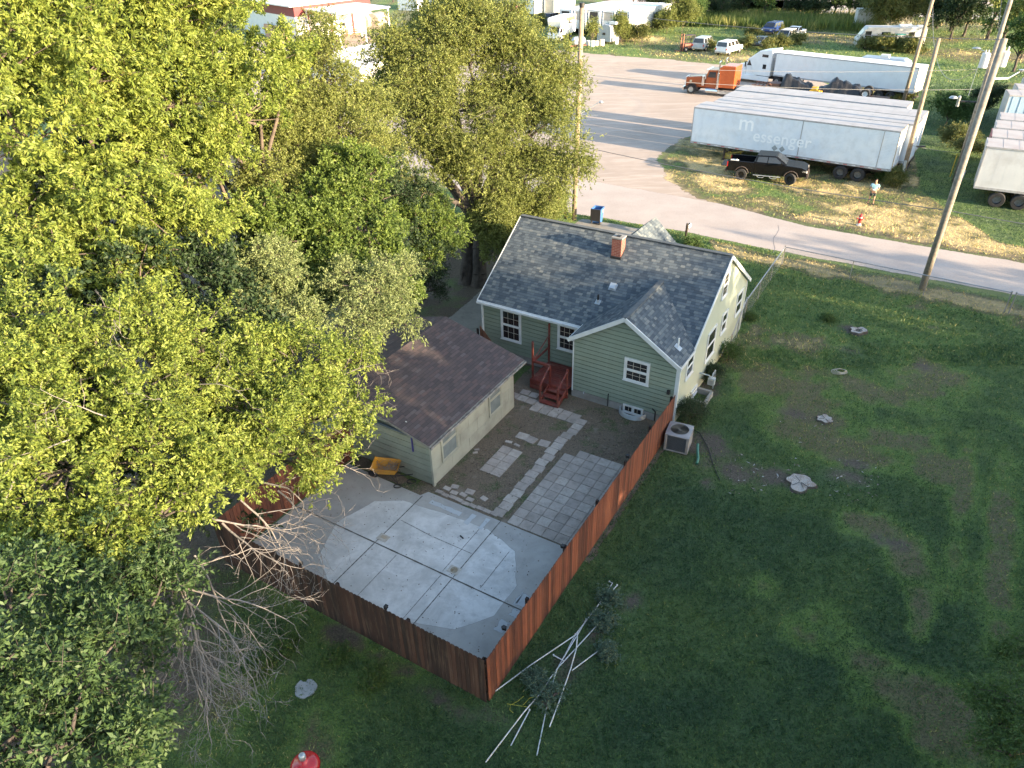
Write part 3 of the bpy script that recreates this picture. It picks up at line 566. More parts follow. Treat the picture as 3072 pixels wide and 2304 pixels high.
# ---------------------------------------------------------------- back steps
redw = mat('red_stain', (.19, .036, .022), (.12, .024, .018), scale=4, rough=.6, bump=.2, bscale=20, dirt=(.22, .14, .11), dscale=3, damt=.55)
st = thing('back_steps', 'red stained wooden landing and steps at the back door', 'steps', HO, HY)
DZ = .52
mb = MB()
for k in range(12): mb.box(-1.84, -.04, -.36+k*.143, -.36+k*.143+.132, DZ-.035, DZ)
mb.build('deck', redw, st)
mb = MB(); mb.box(-1.86, -.02, -.42, -.375, .30, DZ); mb.box(-1.86, -.02, -.42, -.375, .05, .27); mb.box(-1.90, -1.86, -.42, D1-.05, .30, DZ); mb.box(-1.90, -1.86, -.42, D1-.05, .05, .27); mb.build('skirt', redw, st)
for x, y, z0_, z1_ in ((-1.80, -.33, 0, 2.4), (-1.82, 1.2, 0, 2.55), (-.10, -.30, 0, 1.5)):
    mb = MB(); mb.box(x-.036, x+.036, y-.036, y+.036, z0_, z1_); mb.build('post', redw, st)
for k, (z_, y_) in enumerate(((.40, -.55), (.26, -.85), (.12, -1.15))):
    mb = MB(); mb.box(-.90, -.10, y_-.14, y_+.13, z_-.04, z_); mb.build('tread', redw, st)
for x in (-.93, -.07):
    mb = MB(); mb.bar((x, -.42, DZ-.08), (x, -1.25, .06), .04, .22); mb.build('stringer', redw, st)
mb = MB(); mb.bar((-1.80, -.33, 1.42), (-.93, -.33, 1.42), .09, .10); mb.bar((-.93, -.33, DZ), (-.93, -.33, 1.42), .06, .09); mb.bar((-.93, -.36, 1.40), (-.93, -1.2, .92), .065, .065); mb.bar((-.93, -1.2, 0), (-.93, -1.2, .95), .07, .07)
mb.bar((-1.81, -.33, 1.35), (-1.81, 1.2, 1.35), .05, .09); mb.bar((-1.80, 1.2, 2.0), (-1.80, -.25, 1.45), .03, .05); mb.build('handrail', redw, st)
mb = MB(); mb.bar((-.07, -.33, 1.40), (-.07, -1.2, .92), .065, .065); mb.bar((-.07, -1.2, 0), (-.07, -1.2, .95), .07, .07); mb.build('handrail', redw, st)
# ---------------------------------------------------------------- garage (fence frame)
ga = thing('garage', 'low tan garage with a faded brown shingle roof and dark gutter', 'garage', FO, FA)
tan = mat('tan_board', (.40, .385, .30), (.33, .315, .245), scale=1.4, rough=.75, bump=.1, dirt=(.26, .25, .19), dscale=1.4, damt=.6)
olive = mat('olive_lap', (.30, .31, .235), (.25, .26, .20), scale=1.5, rough=.75, bump=.1, dirt=(.17, .17, .13), damt=.5)
gu0, gu1, gv0_, gv1_, gh = -13.5, -6.45, 6.5, 12.35, 2.42; gum = (gu0+gu1)/2; gsl = .27; grz = gh+gsl*(gu1-gum)
mb = MB(); mb.box(gu0, gu1-.02, gv0_+.02, gv1_-.02, 0, gh); mb.prism([(gu0, gh), (gu1, gh), (gum, grz)], (gv1_-gv0_)/2-.02, y0=(gv0_+gv1_)/2); mb.build('wall', olive, ga)
mb = MB(); lap(mb, lambda z: gu0 if z < gh else gu0+(z-gh)/gsl, lambda z: gu1 if z < gh else gu1-(z-gh)/gsl, .05, grz-.05, lambda u, z: np.array([u, gv0_, z]), (0, -1, 0), .27, .018, .034); mb.build('siding', olive, ga, fix=False)
mb = MB(); pw = 1.2; k = 0
for row, (z0_, z1_) in enumerate(((.05, .64), (.65, 1.24), (1.25, 1.84), (1.85, 2.40))):
    v = gv0_-(.6 if row % 2 else 0)
    while v < gv1_:
        a, b = max(v+.006, gv0_), min(v+pw-.006, gv1_)
        if b > a+.05: mb.box(gu1-.02, gu1+.012+random.uniform(0, .004), a, b, z0_, z1_)
        v += pw
mb.build('wall_panels', tan, ga)
mb = MB(); mb.box(gu1+.012, gu1+.03, gv0_-.02, gv0_+.07, .0, gh-.05); mb.box(gu1-.06, gu1+.03, gv0_-.045, gv0_-.02, .0, gh-.05); mb.build('corner_board', tan, ga)
GSH = shingle('brown_shingles', [(0, (.068, .054, .056)), (.35, (.084, .066, .068)), (.6, (.098, .075, .074)), (.85, (.118, .080, .075)), (1., (.125, .105, .105))], w=.30, h=.14, lines=.6)
ov = .38; g0, g1 = gv0_-.55, gv1_+.3
ze_ = gh-gsl*ov+.06; zt_ = grz+.06
slab_roof('roof', [([(gu1+ov, g0, ze_), (gu1+ov, g1, ze_), (gum, g1, zt_), (gum, g0, zt_)], (0, 1, 0), (-1, 0, gsl)), ([(gum, g0, zt_), (gum, g1, zt_), (gu0-ov, g1, ze_), (gu0-ov, g0, ze_)], (0, 1, 0), (1, 0, gsl))], ga, GSH)
mb = MB(); mb.hexa([(gu1+ov, g0, ze_-.1), (gu1+ov, g1, ze_-.1), (gum, g1, zt_-.1), (gum, g0, zt_-.1), (gu1+ov, g0, ze_-.006), (gu1+ov, g1, ze_-.006), (gum, g1, zt_-.006), (gum, g0, zt_-.006)])
mb.hexa([(gum, g0, zt_-.1), (gum, g1, zt_-.1), (gu0-ov, g1, ze_-.1), (gu0-ov, g0, ze_-.1), (gum, g0, zt_-.006), (gum, g1, zt_-.006), (gu0-ov, g1, ze_-.006), (gu0-ov, g0, ze_-.006)]); mb.build('roof_deck', mat('weathered_edge', (.30, .29, .26), (.16, .15, .13), scale=6), ga)
mb = MB(); x = gu1+ov; mb.box(x+.01, x+.10, g0, g1, ze_-.12, ze_-.10); mb.box(x+.085, x+.10, g0, g1, ze_-.10, ze_-.02); mb.box(x+.01, x+.025, g0, g1, ze_-.10, ze_-.02); mb.box(x+.01, x+.1, g1-.02, g1, ze_-.1, ze_-.02); mb.build('gutter', mat('grey_gutter', (.30, .30, .29), (.12, .11, .10), scale=5, rough=.5), ga)
mb = MB(); mb.box(x+.026, x+.084, g0+.02, g1-.03, ze_-.10, ze_-.07); mb.build('gutter_leaves', mat('leaf_litter', (.05, .035, .025), (.12, .08, .05), scale=20), ga)
mb = MB(); mb.tube([(x+.05, g0+.05, ze_-.12), (gu1+.1, gv0_-.1, ze_-.25), (gu1-3.2, gv0_-.12, ze_-.16), (gu1-6, gv0_-.12, ze_-.1)], .055, 8); mb.build('downpipe', mat('slate_blue_pipe', (.07, .10, .13), rough=.5), ga)
mb = MB(); mb.box(gu1-.85, gu1-.79, gv0_-.06, gv0_-.03, 1.35, 2.0); mb.build('ribbon', mat('violet_ribbon', (.06, .05, .22)), ga)
mb = MB(); mb.lathe([(0, 0), (.06, .02), (.07, .1), (0, .12)], 10, (gu1-.95, gv0_-.12, 2.62)); mb.build('wall_lamp', mat('lamp_glass', (.6, .58, .5), rough=.2), ga)
ggw = lambda a, d, z: (gu1+d+.012, a, z)
wp = mat('dusty_pane', (.22, .24, .23), (.16, .18, .17), rough=.25)
for a0, a1 in ((7.05, 8.1), (10.35, 11.3)):
    f = window(ga, ggw, a0, a1, .75, 2.22, (1, 2), .07); f.data.materials[0] = tan; f.children[0].data.materials[0] = wp
# ---------------------------------------------------------------- fences
s = NT('cedar_board'); s.rough(.8); c = s.ramp(s.attr('rnd'), [(0, (.060, .018, .010)), (.5, (.125, .036, .018)), (1, (.22, .068, .032))])
mp = s.n('Mapping'); mp.inputs['Scale'].default_value = (14, 14, 1.2); s.l(s.obj(), mp.inputs[0]); c = s.mix(s.math('MULTIPLY', s.step(s.noise(1, 5, .7, mp.outputs[0]), .45, .72), .35), c, (.27, .12, .07)); c = s.mix(s.math('MULTIPLY', s.step(s.noise(1.5, 4, .6), .5, .7), .35), c, (.07, .03, .02)); s.color(c); s.bump(s.noise(1, 4, .6, mp.outputs[0]), .4, .01); CEDAR = s.m
s = NT('old_board'); s.rough(.85); c = s.ramp(s.attr('rnd'), [(0, (.022, .011, .008)), (.5, (.042, .018, .012)), (1, (.075, .032, .020))]); s.l(s.obj(), (mp2 := s.n('Mapping')).inputs[0]); mp2.inputs['Scale'].default_value = (12, 12, 1)
c = s.mix(s.math('MULTIPLY', s.step(s.noise(1, 5, .7, mp2.outputs[0]), .5, .75), .5), c, (.20, .13, .09)); s.color(c); OLDB = s.m
def board_fence(name, label, a, b, h, m, out, posts=True, lamps=(), wb=.14, top_jit=.012):
    """vertical boards from F-frame point a to b, face towards 'out' sign; posts and rails on the other side"""
    A, B = F(*a), F(*b); L = np.linalg.norm(B-A); d = (B-A)/L; ang = math.atan2(d[1], d[0]); t = thing(name, label, 'fence', A, ang)
    mb = MB(); rn = []; x = 0
    while x < L-.02:
        w = min(wb+random.uniform(-.004, .004), L-x); hh = h+random.uniform(-top_jit, top_jit); y = out*(.025+random.uniform(0, .006)); c_ = .03; x1 = x+w-.010
        P = [(x, hh*0+.03), (x1, .03), (x1, hh-c_), (x1-c_, hh), (x+c_, hh), (x, hh-c_)]
        mb.prism(P, .009, y0=y); rn += [random.random()]*8; x += w
    mb.build('boards', m, t, attr=rn, fix=False)
    mb = MB()
    for z in (.35, .95, 1.55): 
        if z < h-.1: mb.box(0, L, -out*.035-.019, -out*.035+.019, z-.045, z+.045)
    mb.build('rails', OLDB, t)
    if posts:
        k = max(1, round(L/2.4))
        for i_ in range(k+1):
            x = min(max(L*i_/k, .06), L-.06); mb = MB(); mb.box(x-.045, x+.045, -out*.1-.045, -out*.1+.045, 0, h-.12); mb.build('post', OLDB, t)
    return t
board_fence('wooden_fence', 'dark stained board fence across the back of the slab', (-10.3, 0), (0, 0), 1.83, OLDB, -1)
board_fence('wooden_fence', 'reddish cedar board fence running from slab corner to the house', (0.0, .03), (0.02, 14.0), 1.83, CEDAR, -1)
board_fence('wooden_fence', 'sunlit red board fence under the overhanging branches', (-10.3, .03), (-10.3, 6.4), 1.83, CEDAR, -1)
hl = lambda u, v: (lambda p: ((p-FO)@FU, (p-FO)@FV))(np.array([HO[0]+u*math.cos(HY)-v*math.sin(HY), HO[1]+u*math.sin(HY)+v*math.cos(HY), 0]))
board_fence('wooden_fence', 'short weathered gate fence between garage and house corner', (-6.7, 12.75), hl(-5.5, 1.0), 1.6, CEDAR, -1, wb=.12)
# solar lamps on the fence tops
sol = thing('solar_lamp', 'small black solar lamp on the cedar fence nearest the air conditioner', 'lamp', F(-.12, 9.6, 1.66), FA, 'solar lamps on the fence')
mb = MB(); mb.box(-.05, .05, -.05, .05, .10, .13); mb.box(-.012, .06, -.02, .02, 0, .11); mb.build('bracket', dk, sol)
mb = MB(); mb.lathe([(.045, 0), (.055, .09), (.02, .1)], 10, (-.03, 0, .01)); mb.build('lantern', mat('smoked_glass', (.05, .045, .04), rough=.15), sol)
for (u, v, lb) in ((-.12, 4.6, 'solar lamp on the cedar fence beside the paver patio edge'), (-.12, 1.15, 'solar lamp on the cedar fence nearest the slab corner'), (-6.6, .12, 'solar lamp on the dark back fence, nearest the dead branches'), (-3.35, .12, 'solar lamp on the dark back fence, nearer the slab corner')):
    dup(sol, None, F(u, v, 1.66), FA+(R(90) if v < .2 else 0), lb)
# ---------------------------------------------------------------- drains, ac, barrow, yard things
for (u, v, lb, dd) in ((-6.4, 3.42, 'square pale drain patch by the crossing slab joints', 0), (-3.45, 3.42, 'drain box with a round rusty cover in the slab', 1)):
    mb = MB(); mb.pz([F(u-.2, v-.15), F(u+.2, v-.15), F(u+.2, v+.15), F(u-.2, v+.15)], 0, .036); o = tag(mb.build('drain_cover', mat('drain_concrete', (.46, .43, .38), (.36, .33, .28), scale=8)), lb, 'drain cover')
    if dd: mb = MB(); mb.lathe([(0, .039), (.12, .042), (.125, .036)], 18, tuple(F(u, v))); mb.build('lid', mat('rust_lid', (.20, .14, .08), (.30, .27, .20), scale=9), o)
    else: mb = MB(); mb.pz([F(u-.1, v-.04), F(u+.12, v-.04), F(u+.12, v+.09), F(u-.1, v+.09)], .036, .045); mb.build('lid', mat('buff_lid', (.46, .38, .28)), o)
mb = MB(); mb.pz([F(-4.15, 4.78), F(-3.98, 4.72), F(-3.97, 4.76), F(-4.14, 4.82)], .02, .05); tag(mb.build('stick', dk), 'small black scrap lying on the slab', 'scrap')
# leaf litter on slab: uncountable
n = 260; u = rng.uniform(-9.8, -.3, n); v = rng.uniform(.4, 6, n); P = FO[None, :]+FU[None]*u[:, None]+FV[None]*v[:, None]+np.array([[0, 0, .035]]); D = unit(n)*[1, 1, .15]
Vv, Qq = leafquads(P, D, rng.uniform(.03, .07, n), rng.uniform(.02, .04, n), .2); tag(np_mesh('fallen_leaves', Vv, Qq, leafmat('dead_leaf', [(0, (.04, .025, .02)), (1, (.14, .08, .045))], .1), rnd=rng.random(n)), 'scattered dry leaves on the slab and pavers', 'leaf litter', kind='stuff')
n = 9000; u = rng.uniform(-6.3, -.1, n); v = rng.uniform(6.2, 14, n); ok = (np.sin(u*2.3+v)*np.sin(v*1.7-u)+rng.normal(0, .5, n) > -.1) & ~((u > -3.1) & (v < 11.0)); u, v = u[ok], v[ok]; n = len(u)
P = FO[None, :]+FU[None]*u[:, None]+FV[None]*v[:, None]+np.array([[0, 0, .008]]); D = unit(n)*[1, 1, .3]
Vv, Qq = leafquads(P, D, rng.uniform(.04, .11, n), rng.uniform(.02, .05, n), .5); tag(np_mesh('yard_litter', Vv, Qq, leafmat('litter', [(0, (.05, .032, .02)), (.6, (.13, .09, .055)), (.85, (.22, .17, .11)), (1, (.30, .25, .18))], .1), rnd=rng.random(n)), 'dry leaves and straw over the yard soil', 'leaf litter', kind='stuff')
ac = thing('air_conditioner', 'boxy grey air conditioning unit beside the cedar fence', 'air conditioner', F(.62, 13.2), FA+.12)
beige = mat('ac_metal', (.27, .265, .27), (.21, .205, .21), rough=.5, dirt=(.25, .22, .18)); grille = mat('ac_grille', (.035, .042, .055), (.02, .025, .03), scale=20, rough=.6)
mb = MB()
for sx in (-1, 1):
    for sy in (-1, 1): mb.box(sx*.42-.05, sx*.42+.05, sy*.42-.05, sy*.42+.05, .06, .82)
mb.box(-.47, .47, -.47, .47, .04, .10); mb.box(.44, .46, -.47, .47, .06, .82); mb.build('cabinet', beige, ac, bevel=.02)
mb = MB(); mb.box(-.445, .438, -.445, .445, .08, .81); mb.build('grille', grille, ac)
mb = MB()
for k in range(26): z = .11+k*.027; mb.box(-.45, .44, -.453, -.446, z, z+.007); mb.box(-.453, -.446, -.44, .44, z, z+.007)
mb.build('fins', mat('fin_grey', (.10, .115, .13), rough=.5), ac)
mb = MB(); nn = 32
outer = []
for k in range(nn):
    a = 2*math.pi*k/nn; c_, s_ = math.cos(a), math.sin(a); r_ = .48/max(abs(c_), abs(s_)); r_ = min(r_, .60); outer.append((r_*c_, r_*s_))
vs = [(x, y, .82) for x, y in outer]+[(.36*math.cos(2*math.pi*k/nn), .36*math.sin(2*math.pi*k/nn), .86) for k in range(nn)]+[(.345*math.cos(2*math.pi*k/nn), .345*math.sin(2*math.pi*k/nn), .70) for k in range(nn)]+[(x, y, .78) for x, y in outer]
mb.add(vs, [(k, (k+1) % nn, nn+(k+1) % nn, nn+k) for k in range(nn)]+[(nn+k, nn+(k+1) % nn, 2*nn+(k+1) % nn, 2*nn+k) for k in range(nn)]+[((k+1) % nn, k, 3*nn+k, 3*nn+(k+1) % nn) for k in range(nn)]); mb.build('top_panel', beige, ac, fix=False)
mb = MB(); mb.lathe([(.0, .815), (.345, .815)], 28); mb.lathe([(.0, .84), (.07, .84), (.07, .80)], 12)
for k in range(14):
    r_ = .05+k*.022; pts = [(r_*math.cos(a), r_*math.sin(a), .845) for a in np.linspace(0, 2*math.pi, 25)]; mb.tube(pts, .004, 4, cap=False)
mb.build('fan_guard', mat('fan_bronze', (.14, .13, .105), (.09, .085, .07), rough=.5), ac)
mb = MB(); mb.tube([F(1.35, 13.4, .25), F(1.45, 13.1, .18), F(1.6, 12.75, .07), F(1.65, 12.45, .06)], .055, 10); tag(mb.build('drain_pipe', mat('green_plastic', (.04, .15, .10), rough=.4)), 'short green plastic drain pipe beside the air conditioner', 'pipe')
mb = MB(); pts = [at(2075, 1285, .03), at(2100, 1300, .03), at(2117, 1330, .03), at(2125, 1345, .03), at(2135, 1380, .03), at(2150, 1420, .03), at(2160, 1440, .03)]; mb.tube(pts, .018, 6); tag(mb.build('cable', dk), 'black cable snaking over the grass past the air conditioner', 'cable')
wb_ = thing('wheelbarrow', 'yellow wheelbarrow full of twigs against the garage wall', 'wheelbarrow', F(-8.2, 6.02), FA+R(25))
yel = mat('barrow_yellow', (.62, .30, .03), (.50, .22, .03), rough=.45, dirt=(.2, .1, .04))
def tray(mb, zo, e):
    b = [(-.32-e, -.22-e), (.25+e, -.22-e), (.25+e, .22+e), (-.32-e, .22+e)]; t = [(-.58-e, -.36-e), (.42+e, -.33-e), (.42+e, .33+e), (-.58-e, .36+e)]
    return [(x, y, .38+zo) for x, y in b]+[(t[0][0], t[0][1], .72), (t[1][0], t[1][1], .66), (t[2][0], t[2][1], .66), (t[3][0], t[3][1], .72)]
mb = MB(); a = tray(mb, .03, 0); b = tray(mb, 0, .02); mb.add(a+b, [(0, 1, 2, 3), (0, 4, 5, 1), (1, 5, 6, 2), (2, 6, 7, 3), (3, 7, 4, 0), (8, 11, 10, 9), (9, 13, 12, 8), (10, 14, 13, 9), (11, 15, 14, 10), (8, 12, 15, 11), (4, 12, 13, 5), (5, 13, 14, 6), (6, 14, 15, 7), (7, 15, 12, 4)]); mb.build('tray', yel, wb_, fix=False)
mb = MB(); mb.lathe([(.0, -.05), (.10, -.05), (.17, -.045), (.2, 0), (.17, .045), (.10, .05), (0, .05)], 20, (-.62, 0, .2), 'y'); mb.build('wheel', dk, wb_)
mb = MB()
for sy in (-1, 1): mb.tube([(-.62, sy*.07, .2), (-.2, sy*.2, .36), (.4, sy*.26, .36), (1.0, sy*.30, .52)], .02, 8); mb.tube([(.3, sy*.24, .36), (.38, sy*.28, .0), (.1, sy*.24, .36)], .015, 6)
mb.build('frame', dk, wb_)
S_ = []
for k in range(60):
    p = np.array([random.uniform(-.4, .3), random.uniform(-.25, .25), random.uniform(.5, .68)]); d = unit(1)[0]*[1, 1, .25]*random.uniform(.15, .4); S_.append(list(p-d)+list(p+d)+[.008, .003])
tag(segmesh('twig_pile', S_, mat('dead_wood', (.30, .255, .215), (.20, .165, .135), scale=9, rough=.9), k=4, loc=tuple(F(-8.2, 6.02))), 'grey twigs heaped in the yellow wheelbarrow', 'twigs')
mb = MB()
for (c0, r_, ph) in ((F(-7.3, 6.2, .05), .17, 0), (F(-7.6, 5.75, .04), .15, 1)): mb.tube([c0+[r_*math.cos(a+ph), r_*.7*math.sin(a+ph), a*.006] for a in np.linspace(0, 11, 50)], .012, 6)
tag(mb.build('garden_hose', dk), 'coiled black hose on the soil beside the garage', 'hose')
# round concrete disc
mb = MB(); c0 = at(917, 2067); pts = []
for k in range(40):
    a = 2*math.pi*k/40; r_ = .30*(1+.05*math.sin(3*a+1)+.03*math.sin(7*a))-(.10 if abs(a-1.9) < .22 else 0); pts.append((c0[0]+r_*math.cos(a), c0[1]+r_*math.sin(a)))
mb.pz(pts, 0, .05); tag(mb.build('stone_disc', mat('disc_concrete', (.30, .31, .31), (.24, .25, .25), rough=.9), bevel=.01), 'round chipped concrete disc lying in the dark grass', 'concrete disc')
# red enamel lamp
lp = at(909, 2277, 3.0); yl = thing('yard_lamp', 'red enamelled dome lamp on a post in the back lawn', 'lamp', (lp[0], lp[1], 0))
red = mat('red_enamel', (.46, .02, .025), (.38, .015, .02), rough=.18)
mb = MB(); mb.lathe([(.0, 3.0), (.06, 3.0), (.09, 2.95), (.12, 2.92), (.22, 2.88), (.29, 2.82), (.315, 2.76), (.32, 2.73), (.30, 2.74), (.2, 2.84), (0, 2.88)], 36); mb.build('shade', red, yl, smooth=True)
mb = MB(); mb.lathe([(.062, 3.0), (.062, 3.05), (.075, 3.06), (.07, 3.14), (.05, 3.17), (.03, 3.175), (.0, 3.17)], 20); mb.build('socket', metal, yl, smooth=True)
mb = MB(); mb.tube([(0, 0, 0), (0, 0, 2.85)], .035, 10); mb.build('post', dk, yl)
# pvc pipes: one frame of white pipes lying in the grass
pvc = mat('white_pvc', (.62, .63, .62), (.52, .53, .52), rough=.4, dirt=(.30, .30, .25), dscale=5, damt=.8)
def c8(x, y): return (1300+x/2.3567, 1600+y/2.3567)
pl = [([(1245, 343), (1268, 350), (1185, 485)], 'bent white pipe lying uppermost in the grass'), ([(1300, 367), (1178, 500)], 'short white pipe beside the bent one'),
      ([(1198, 458), (1150, 530), (1010, 708)], 'white pipe leading down to the pipe joint'), ([(1020, 708), (690, 930), (440, 1115)], 'long white pipe ending against the fence corner'),
      ([(1020, 710), (1010, 820), (970, 960), (900, 1160), (822, 1368)], 'bowed white pipe curving away from the joint'), ([(1005, 715), (930, 860), (870, 970), (825, 1120)], 'white pipe running through the weeds'),
      ([(1235, 565), (1020, 800), (890, 940), (810, 1045)], 'slim white pipe crossing under the others'), ([(1250, 770), (1080, 895), (980, 970)], 'white pipe with a capped end out to the right'),
      ([(850, 862), (925, 903)], 'short white stub of pipe lying crosswise'), ([(815, 1045), (740, 1150), (640, 1265), (370, 1618)], 'longest white pipe reaching towards the bottom of the lawn'),
      ([(820, 1130), (800, 1240), (732, 1570)], 'straight white pipe pointing down the lawn'), ([(680, 1250), (548, 1500)], 'white pipe segment lying beside the longest one'),
      ([(1080, 610), (1030, 700), (920, 880)], 'white pipe lying parallel in the middle of the heap')]
for k, (pts, lb) in enumerate(pl):
    z = .04+.012*(k % 5); P3 = [at(*c8(*p), z) for p in pts]
    if len(P3) > 2 and k in (4,): pass
    mb = MB(); mb.tube(P3, .0165, 8); mb.lathe([(.024, 0), (.024, .05)], 8, tuple(P3[0]-np.array([0, 0, .02])))
    tag(mb.build('pvc_pipe', pvc), lb, 'pipe', 'white pipes lying in the grass')
mb = MB(); yw = mat('yellow_cord', (.48, .42, .05), rough=.5)
mb.tube([at(*c8(*p), .04) for p in [(640, 1150), (600, 1185), (545, 1215), (540, 1250), (565, 1268)]], .008, 6); mb.tube([at(*c8(*p), .05) for p in [(520, 1205), (600, 1218), (670, 1228)]], .008, 6); mb.tube([at(*c8(*p), .05) for p in [(740, 1150), (680, 1165), (625, 1225)]], .008, 6)
tag(mb.build('cord', yw), 'tangled yellow cord in the grass near the fence corner', 'cord')
# gas stumps
s = NT('cut_wood'); s.rough(.85); wv = s.n('TexWave', wave_type='RINGS', rings_direction='Z'); wv.inputs['Scale'].default_value = 5; wv.inputs['Distortion'].default_value = 3; s.l(s.obj(), wv.inputs[0]); c = s.mix(wv.outputs['Fac'], (.27, .23, .19), (.42, .39, .36)); c = s.mix(s.math('MULTIPLY', s.step(s.noise(3, 6, .8), .5, .62), .7), c, (.20, .13, .09)); s.color(c); s.bump(s.noise(14, 5, .8), .6, .03); CUT = s.m
bark = mat('bark', (.115, .095, .078), (.065, .052, .042), scale=3, rough=.95, bump=.8, bscale=14)
def stump(px, py, r_, label, hole=False, h=.10, seed=0):
    rs = np.random.default_rng(seed); c0 = at(px, py); t = thing('tree_stump', label, 'stump', c0, 0, 'sawn stumps in the lawn'); k = 48; ph = rs.uniform(0, 6, 5); am = rs.uniform(.03, .13, 5)
    rr = [r_*(1+sum(am[q]*math.sin((q+2)*2*math.pi*j/k+ph[q]) for q in range(5))) for j in range(k)]
    P = [(rr[j]*math.cos(2*math.pi*j/k), .85*rr[j]*math.sin(2*math.pi*j/k)) for j in range(k)]
    mb = MB(); mb.add([(x*1.12, y*1.12, -.02) for x, y in P]+[(x, y, h+.01*math.sin(x*20)) for x, y in P], [(j, (j+1) % k, k+(j+1) % k, k+j) for j in range(k)]); mb.build('bark', bark, t, fix=False)
    q = .45 if hole else .02; vs = [(x*.97, y*.97, h+.012*math.sin(x*17+y*9)) for x, y in P]+[(x*q, y*q, h-.01) for x, y in P]+[(x*q*.8, y*q*.8, -.02 if hole else h-.02) for x, y in P]
    mb = MB(); mb.add(vs, [(j, (j+1) % k, k+(j+1) % k, k+j) for j in range(k)]+[(k+j, k+(j+1) % k, 2*k+(j+1) % k, 2*k+j) for j in range(k)]+[tuple(range(2*k, 3*k))]); mb.build('cut_face', CUT, t, fix=False)
    mb = MB()
    for q in range(4): a = ph[q]; mb.bar((.03*math.cos(a), .03*math.sin(a), h+.012), (r_*.8*math.cos(a), r_*.7*math.sin(a), h+.012), .015, .008)
    mb.build('crack', dk, t)
stump(2574, 997, .40, 'hollow ring-shaped stump farthest up the lawn', True, .14, 3)
stump(2474, 1260, .33, 'split pale round stump in the middle of the lawn', False, .08, 5)
stump(2400, 1451, .52, 'largest bleached ragged stump nearest the camera', False, .08, 9)
mb = MB(); c0 = at(2518, 1115, .03)
for q in range(4): mb.tube([c0+[(.36-.05*q)*math.cos(a)+.02*q, (.24-.03*q)*math.sin(a), .02*q+.015*math.sin(a*3+q)] for a in np.linspace(0, 2*math.pi, 26)], .014, 6)
tag(mb.build('rope_coil', mat('pale_rope', (.42, .38, .30), rough=.8)), 'pale coil of rope lying on the lawn', 'rope')
# debris chips
n = 130; P = np.array([at(rng.uniform(2180, 2420), rng.uniform(1360, 1490), .03) for _ in range(60)]+[at(rng.uniform(2480, 2640), rng.uniform(1380, 1520), .03) for _ in range(50)]+[at(rng.uniform(2340, 2500), rng.uniform(1230, 1330), .03) for _ in range(20)]); Vv, Qq = leafquads(P, unit(n)*[1, 1, .25], rng.uniform(.05, .22, n), rng.uniform(.02, .07, n), .4)
tag(np_mesh('wood_chips', Vv, Qq, leafmat('chips', [(0, (.10, .07, .05)), (.6, (.26, .21, .17)), (1, (.5, .48, .46))], .0), rnd=rng.random(n)), 'chips and splinters left around the stumps', 'wood chips', kind='stuff')
# ---------------------------------------------------------------- chain link fence
s = NT('chain_mesh'); s.rough(.5, .5); s.color((.33, .34, .34)); sp = s.n('SeparateXYZ'); s.l(s.uv(), sp.inputs[0])
a = s.math('FRACT', s.math('MULTIPLY', s.math('ADD', sp.outputs[0], sp.outputs[1]), 11)); b = s.math('FRACT', s.math('MULTIPLY', s.math('SUBTRACT', sp.outputs[0], sp.outputs[1]), 11))
f = s.math('MAXIMUM', s.math('LESS_THAN', a, .11), s.math('LESS_THAN', b, .11)); tr = s.n('BsdfTransparent'); x = s.n('MixShader'); s.l(f, x.inputs[0]); s.l(tr.outputs[0], x.inputs[1]); s.l(s.b.outputs[0], x.inputs[2]); s.l(x.outputs[0], s.o.inputs[0]); CHAIN = s.m
rail = mat('fence_pipe', (.36, .36, .37), (.26, .26, .27), rough=.4, metal=.5)
def chain(label, pts, h=1.15, every=3.0, ang=0):
    t = thing('chain_link_fence', label, 'fence', pts[0]); o = np.array(pts[0]); mb = MB(); mr = MB(); D_ = 0
    for a, b in zip(pts[:-1], pts[1:]):
        a, b = np.array(a)-o, np.array(b)-o; L = np.linalg.norm(b-a); z = np.array([0, 0, h])
        mb.add([a+[0, 0, .03], b+[0, 0, .03], b+z, a+z], [(0, 1, 2, 3)], 0, uvs=[[(D_, 0), (D_+L, 0), (D_+L, h), (D_, h)]]); mr.tube([a+z, b+z], .03, 8); D_ += L
        k = max(1, round(L/every))
        for i_ in range(k+1):
            if i_ == 0 and a@a > .01: continue
            p = a+(b-a)*i_/k; m2 = MB(); m2.tube([p+[0, 0, -.05], p+[0, 0, h+(.08 if i_ in (0, k) else .02)]], .035 if i_ in (0, k) else .025, 8); m2.build('post', rail, t)
    mb.build('mesh', CHAIN, t, fix=False); mr.build('top_rail', rail, t)
cA = at(2345, 795); cB = at(3022, 940); cdir = (cB-cA)/np.linalg.norm(cB-cA)
chain('chain link fence along the street side of the lawn', [cA, cA+cdir*11.55], every=3.85)
chain('wire gate section of chain link right of the street fence', [cA+cdir*11.75, cA+cdir*15.2, cA+cdir*26], every=3.4)
hc = np.array([HO[0]+4.75*math.cos(HY)-6.4*math.sin(HY), HO[1]+4.75*math.sin(HY)+6.4*math.cos(HY), 0])
cE = at(2232, 957)
chain('chain link fence running from street fence to the house side', [cA, cE], every=2.4)
chain('leaning chain link gate beside the house side wall', [cE+[-.05, -.05, 0], hc+[.3, 0, 0]], h=1.2, every=2)
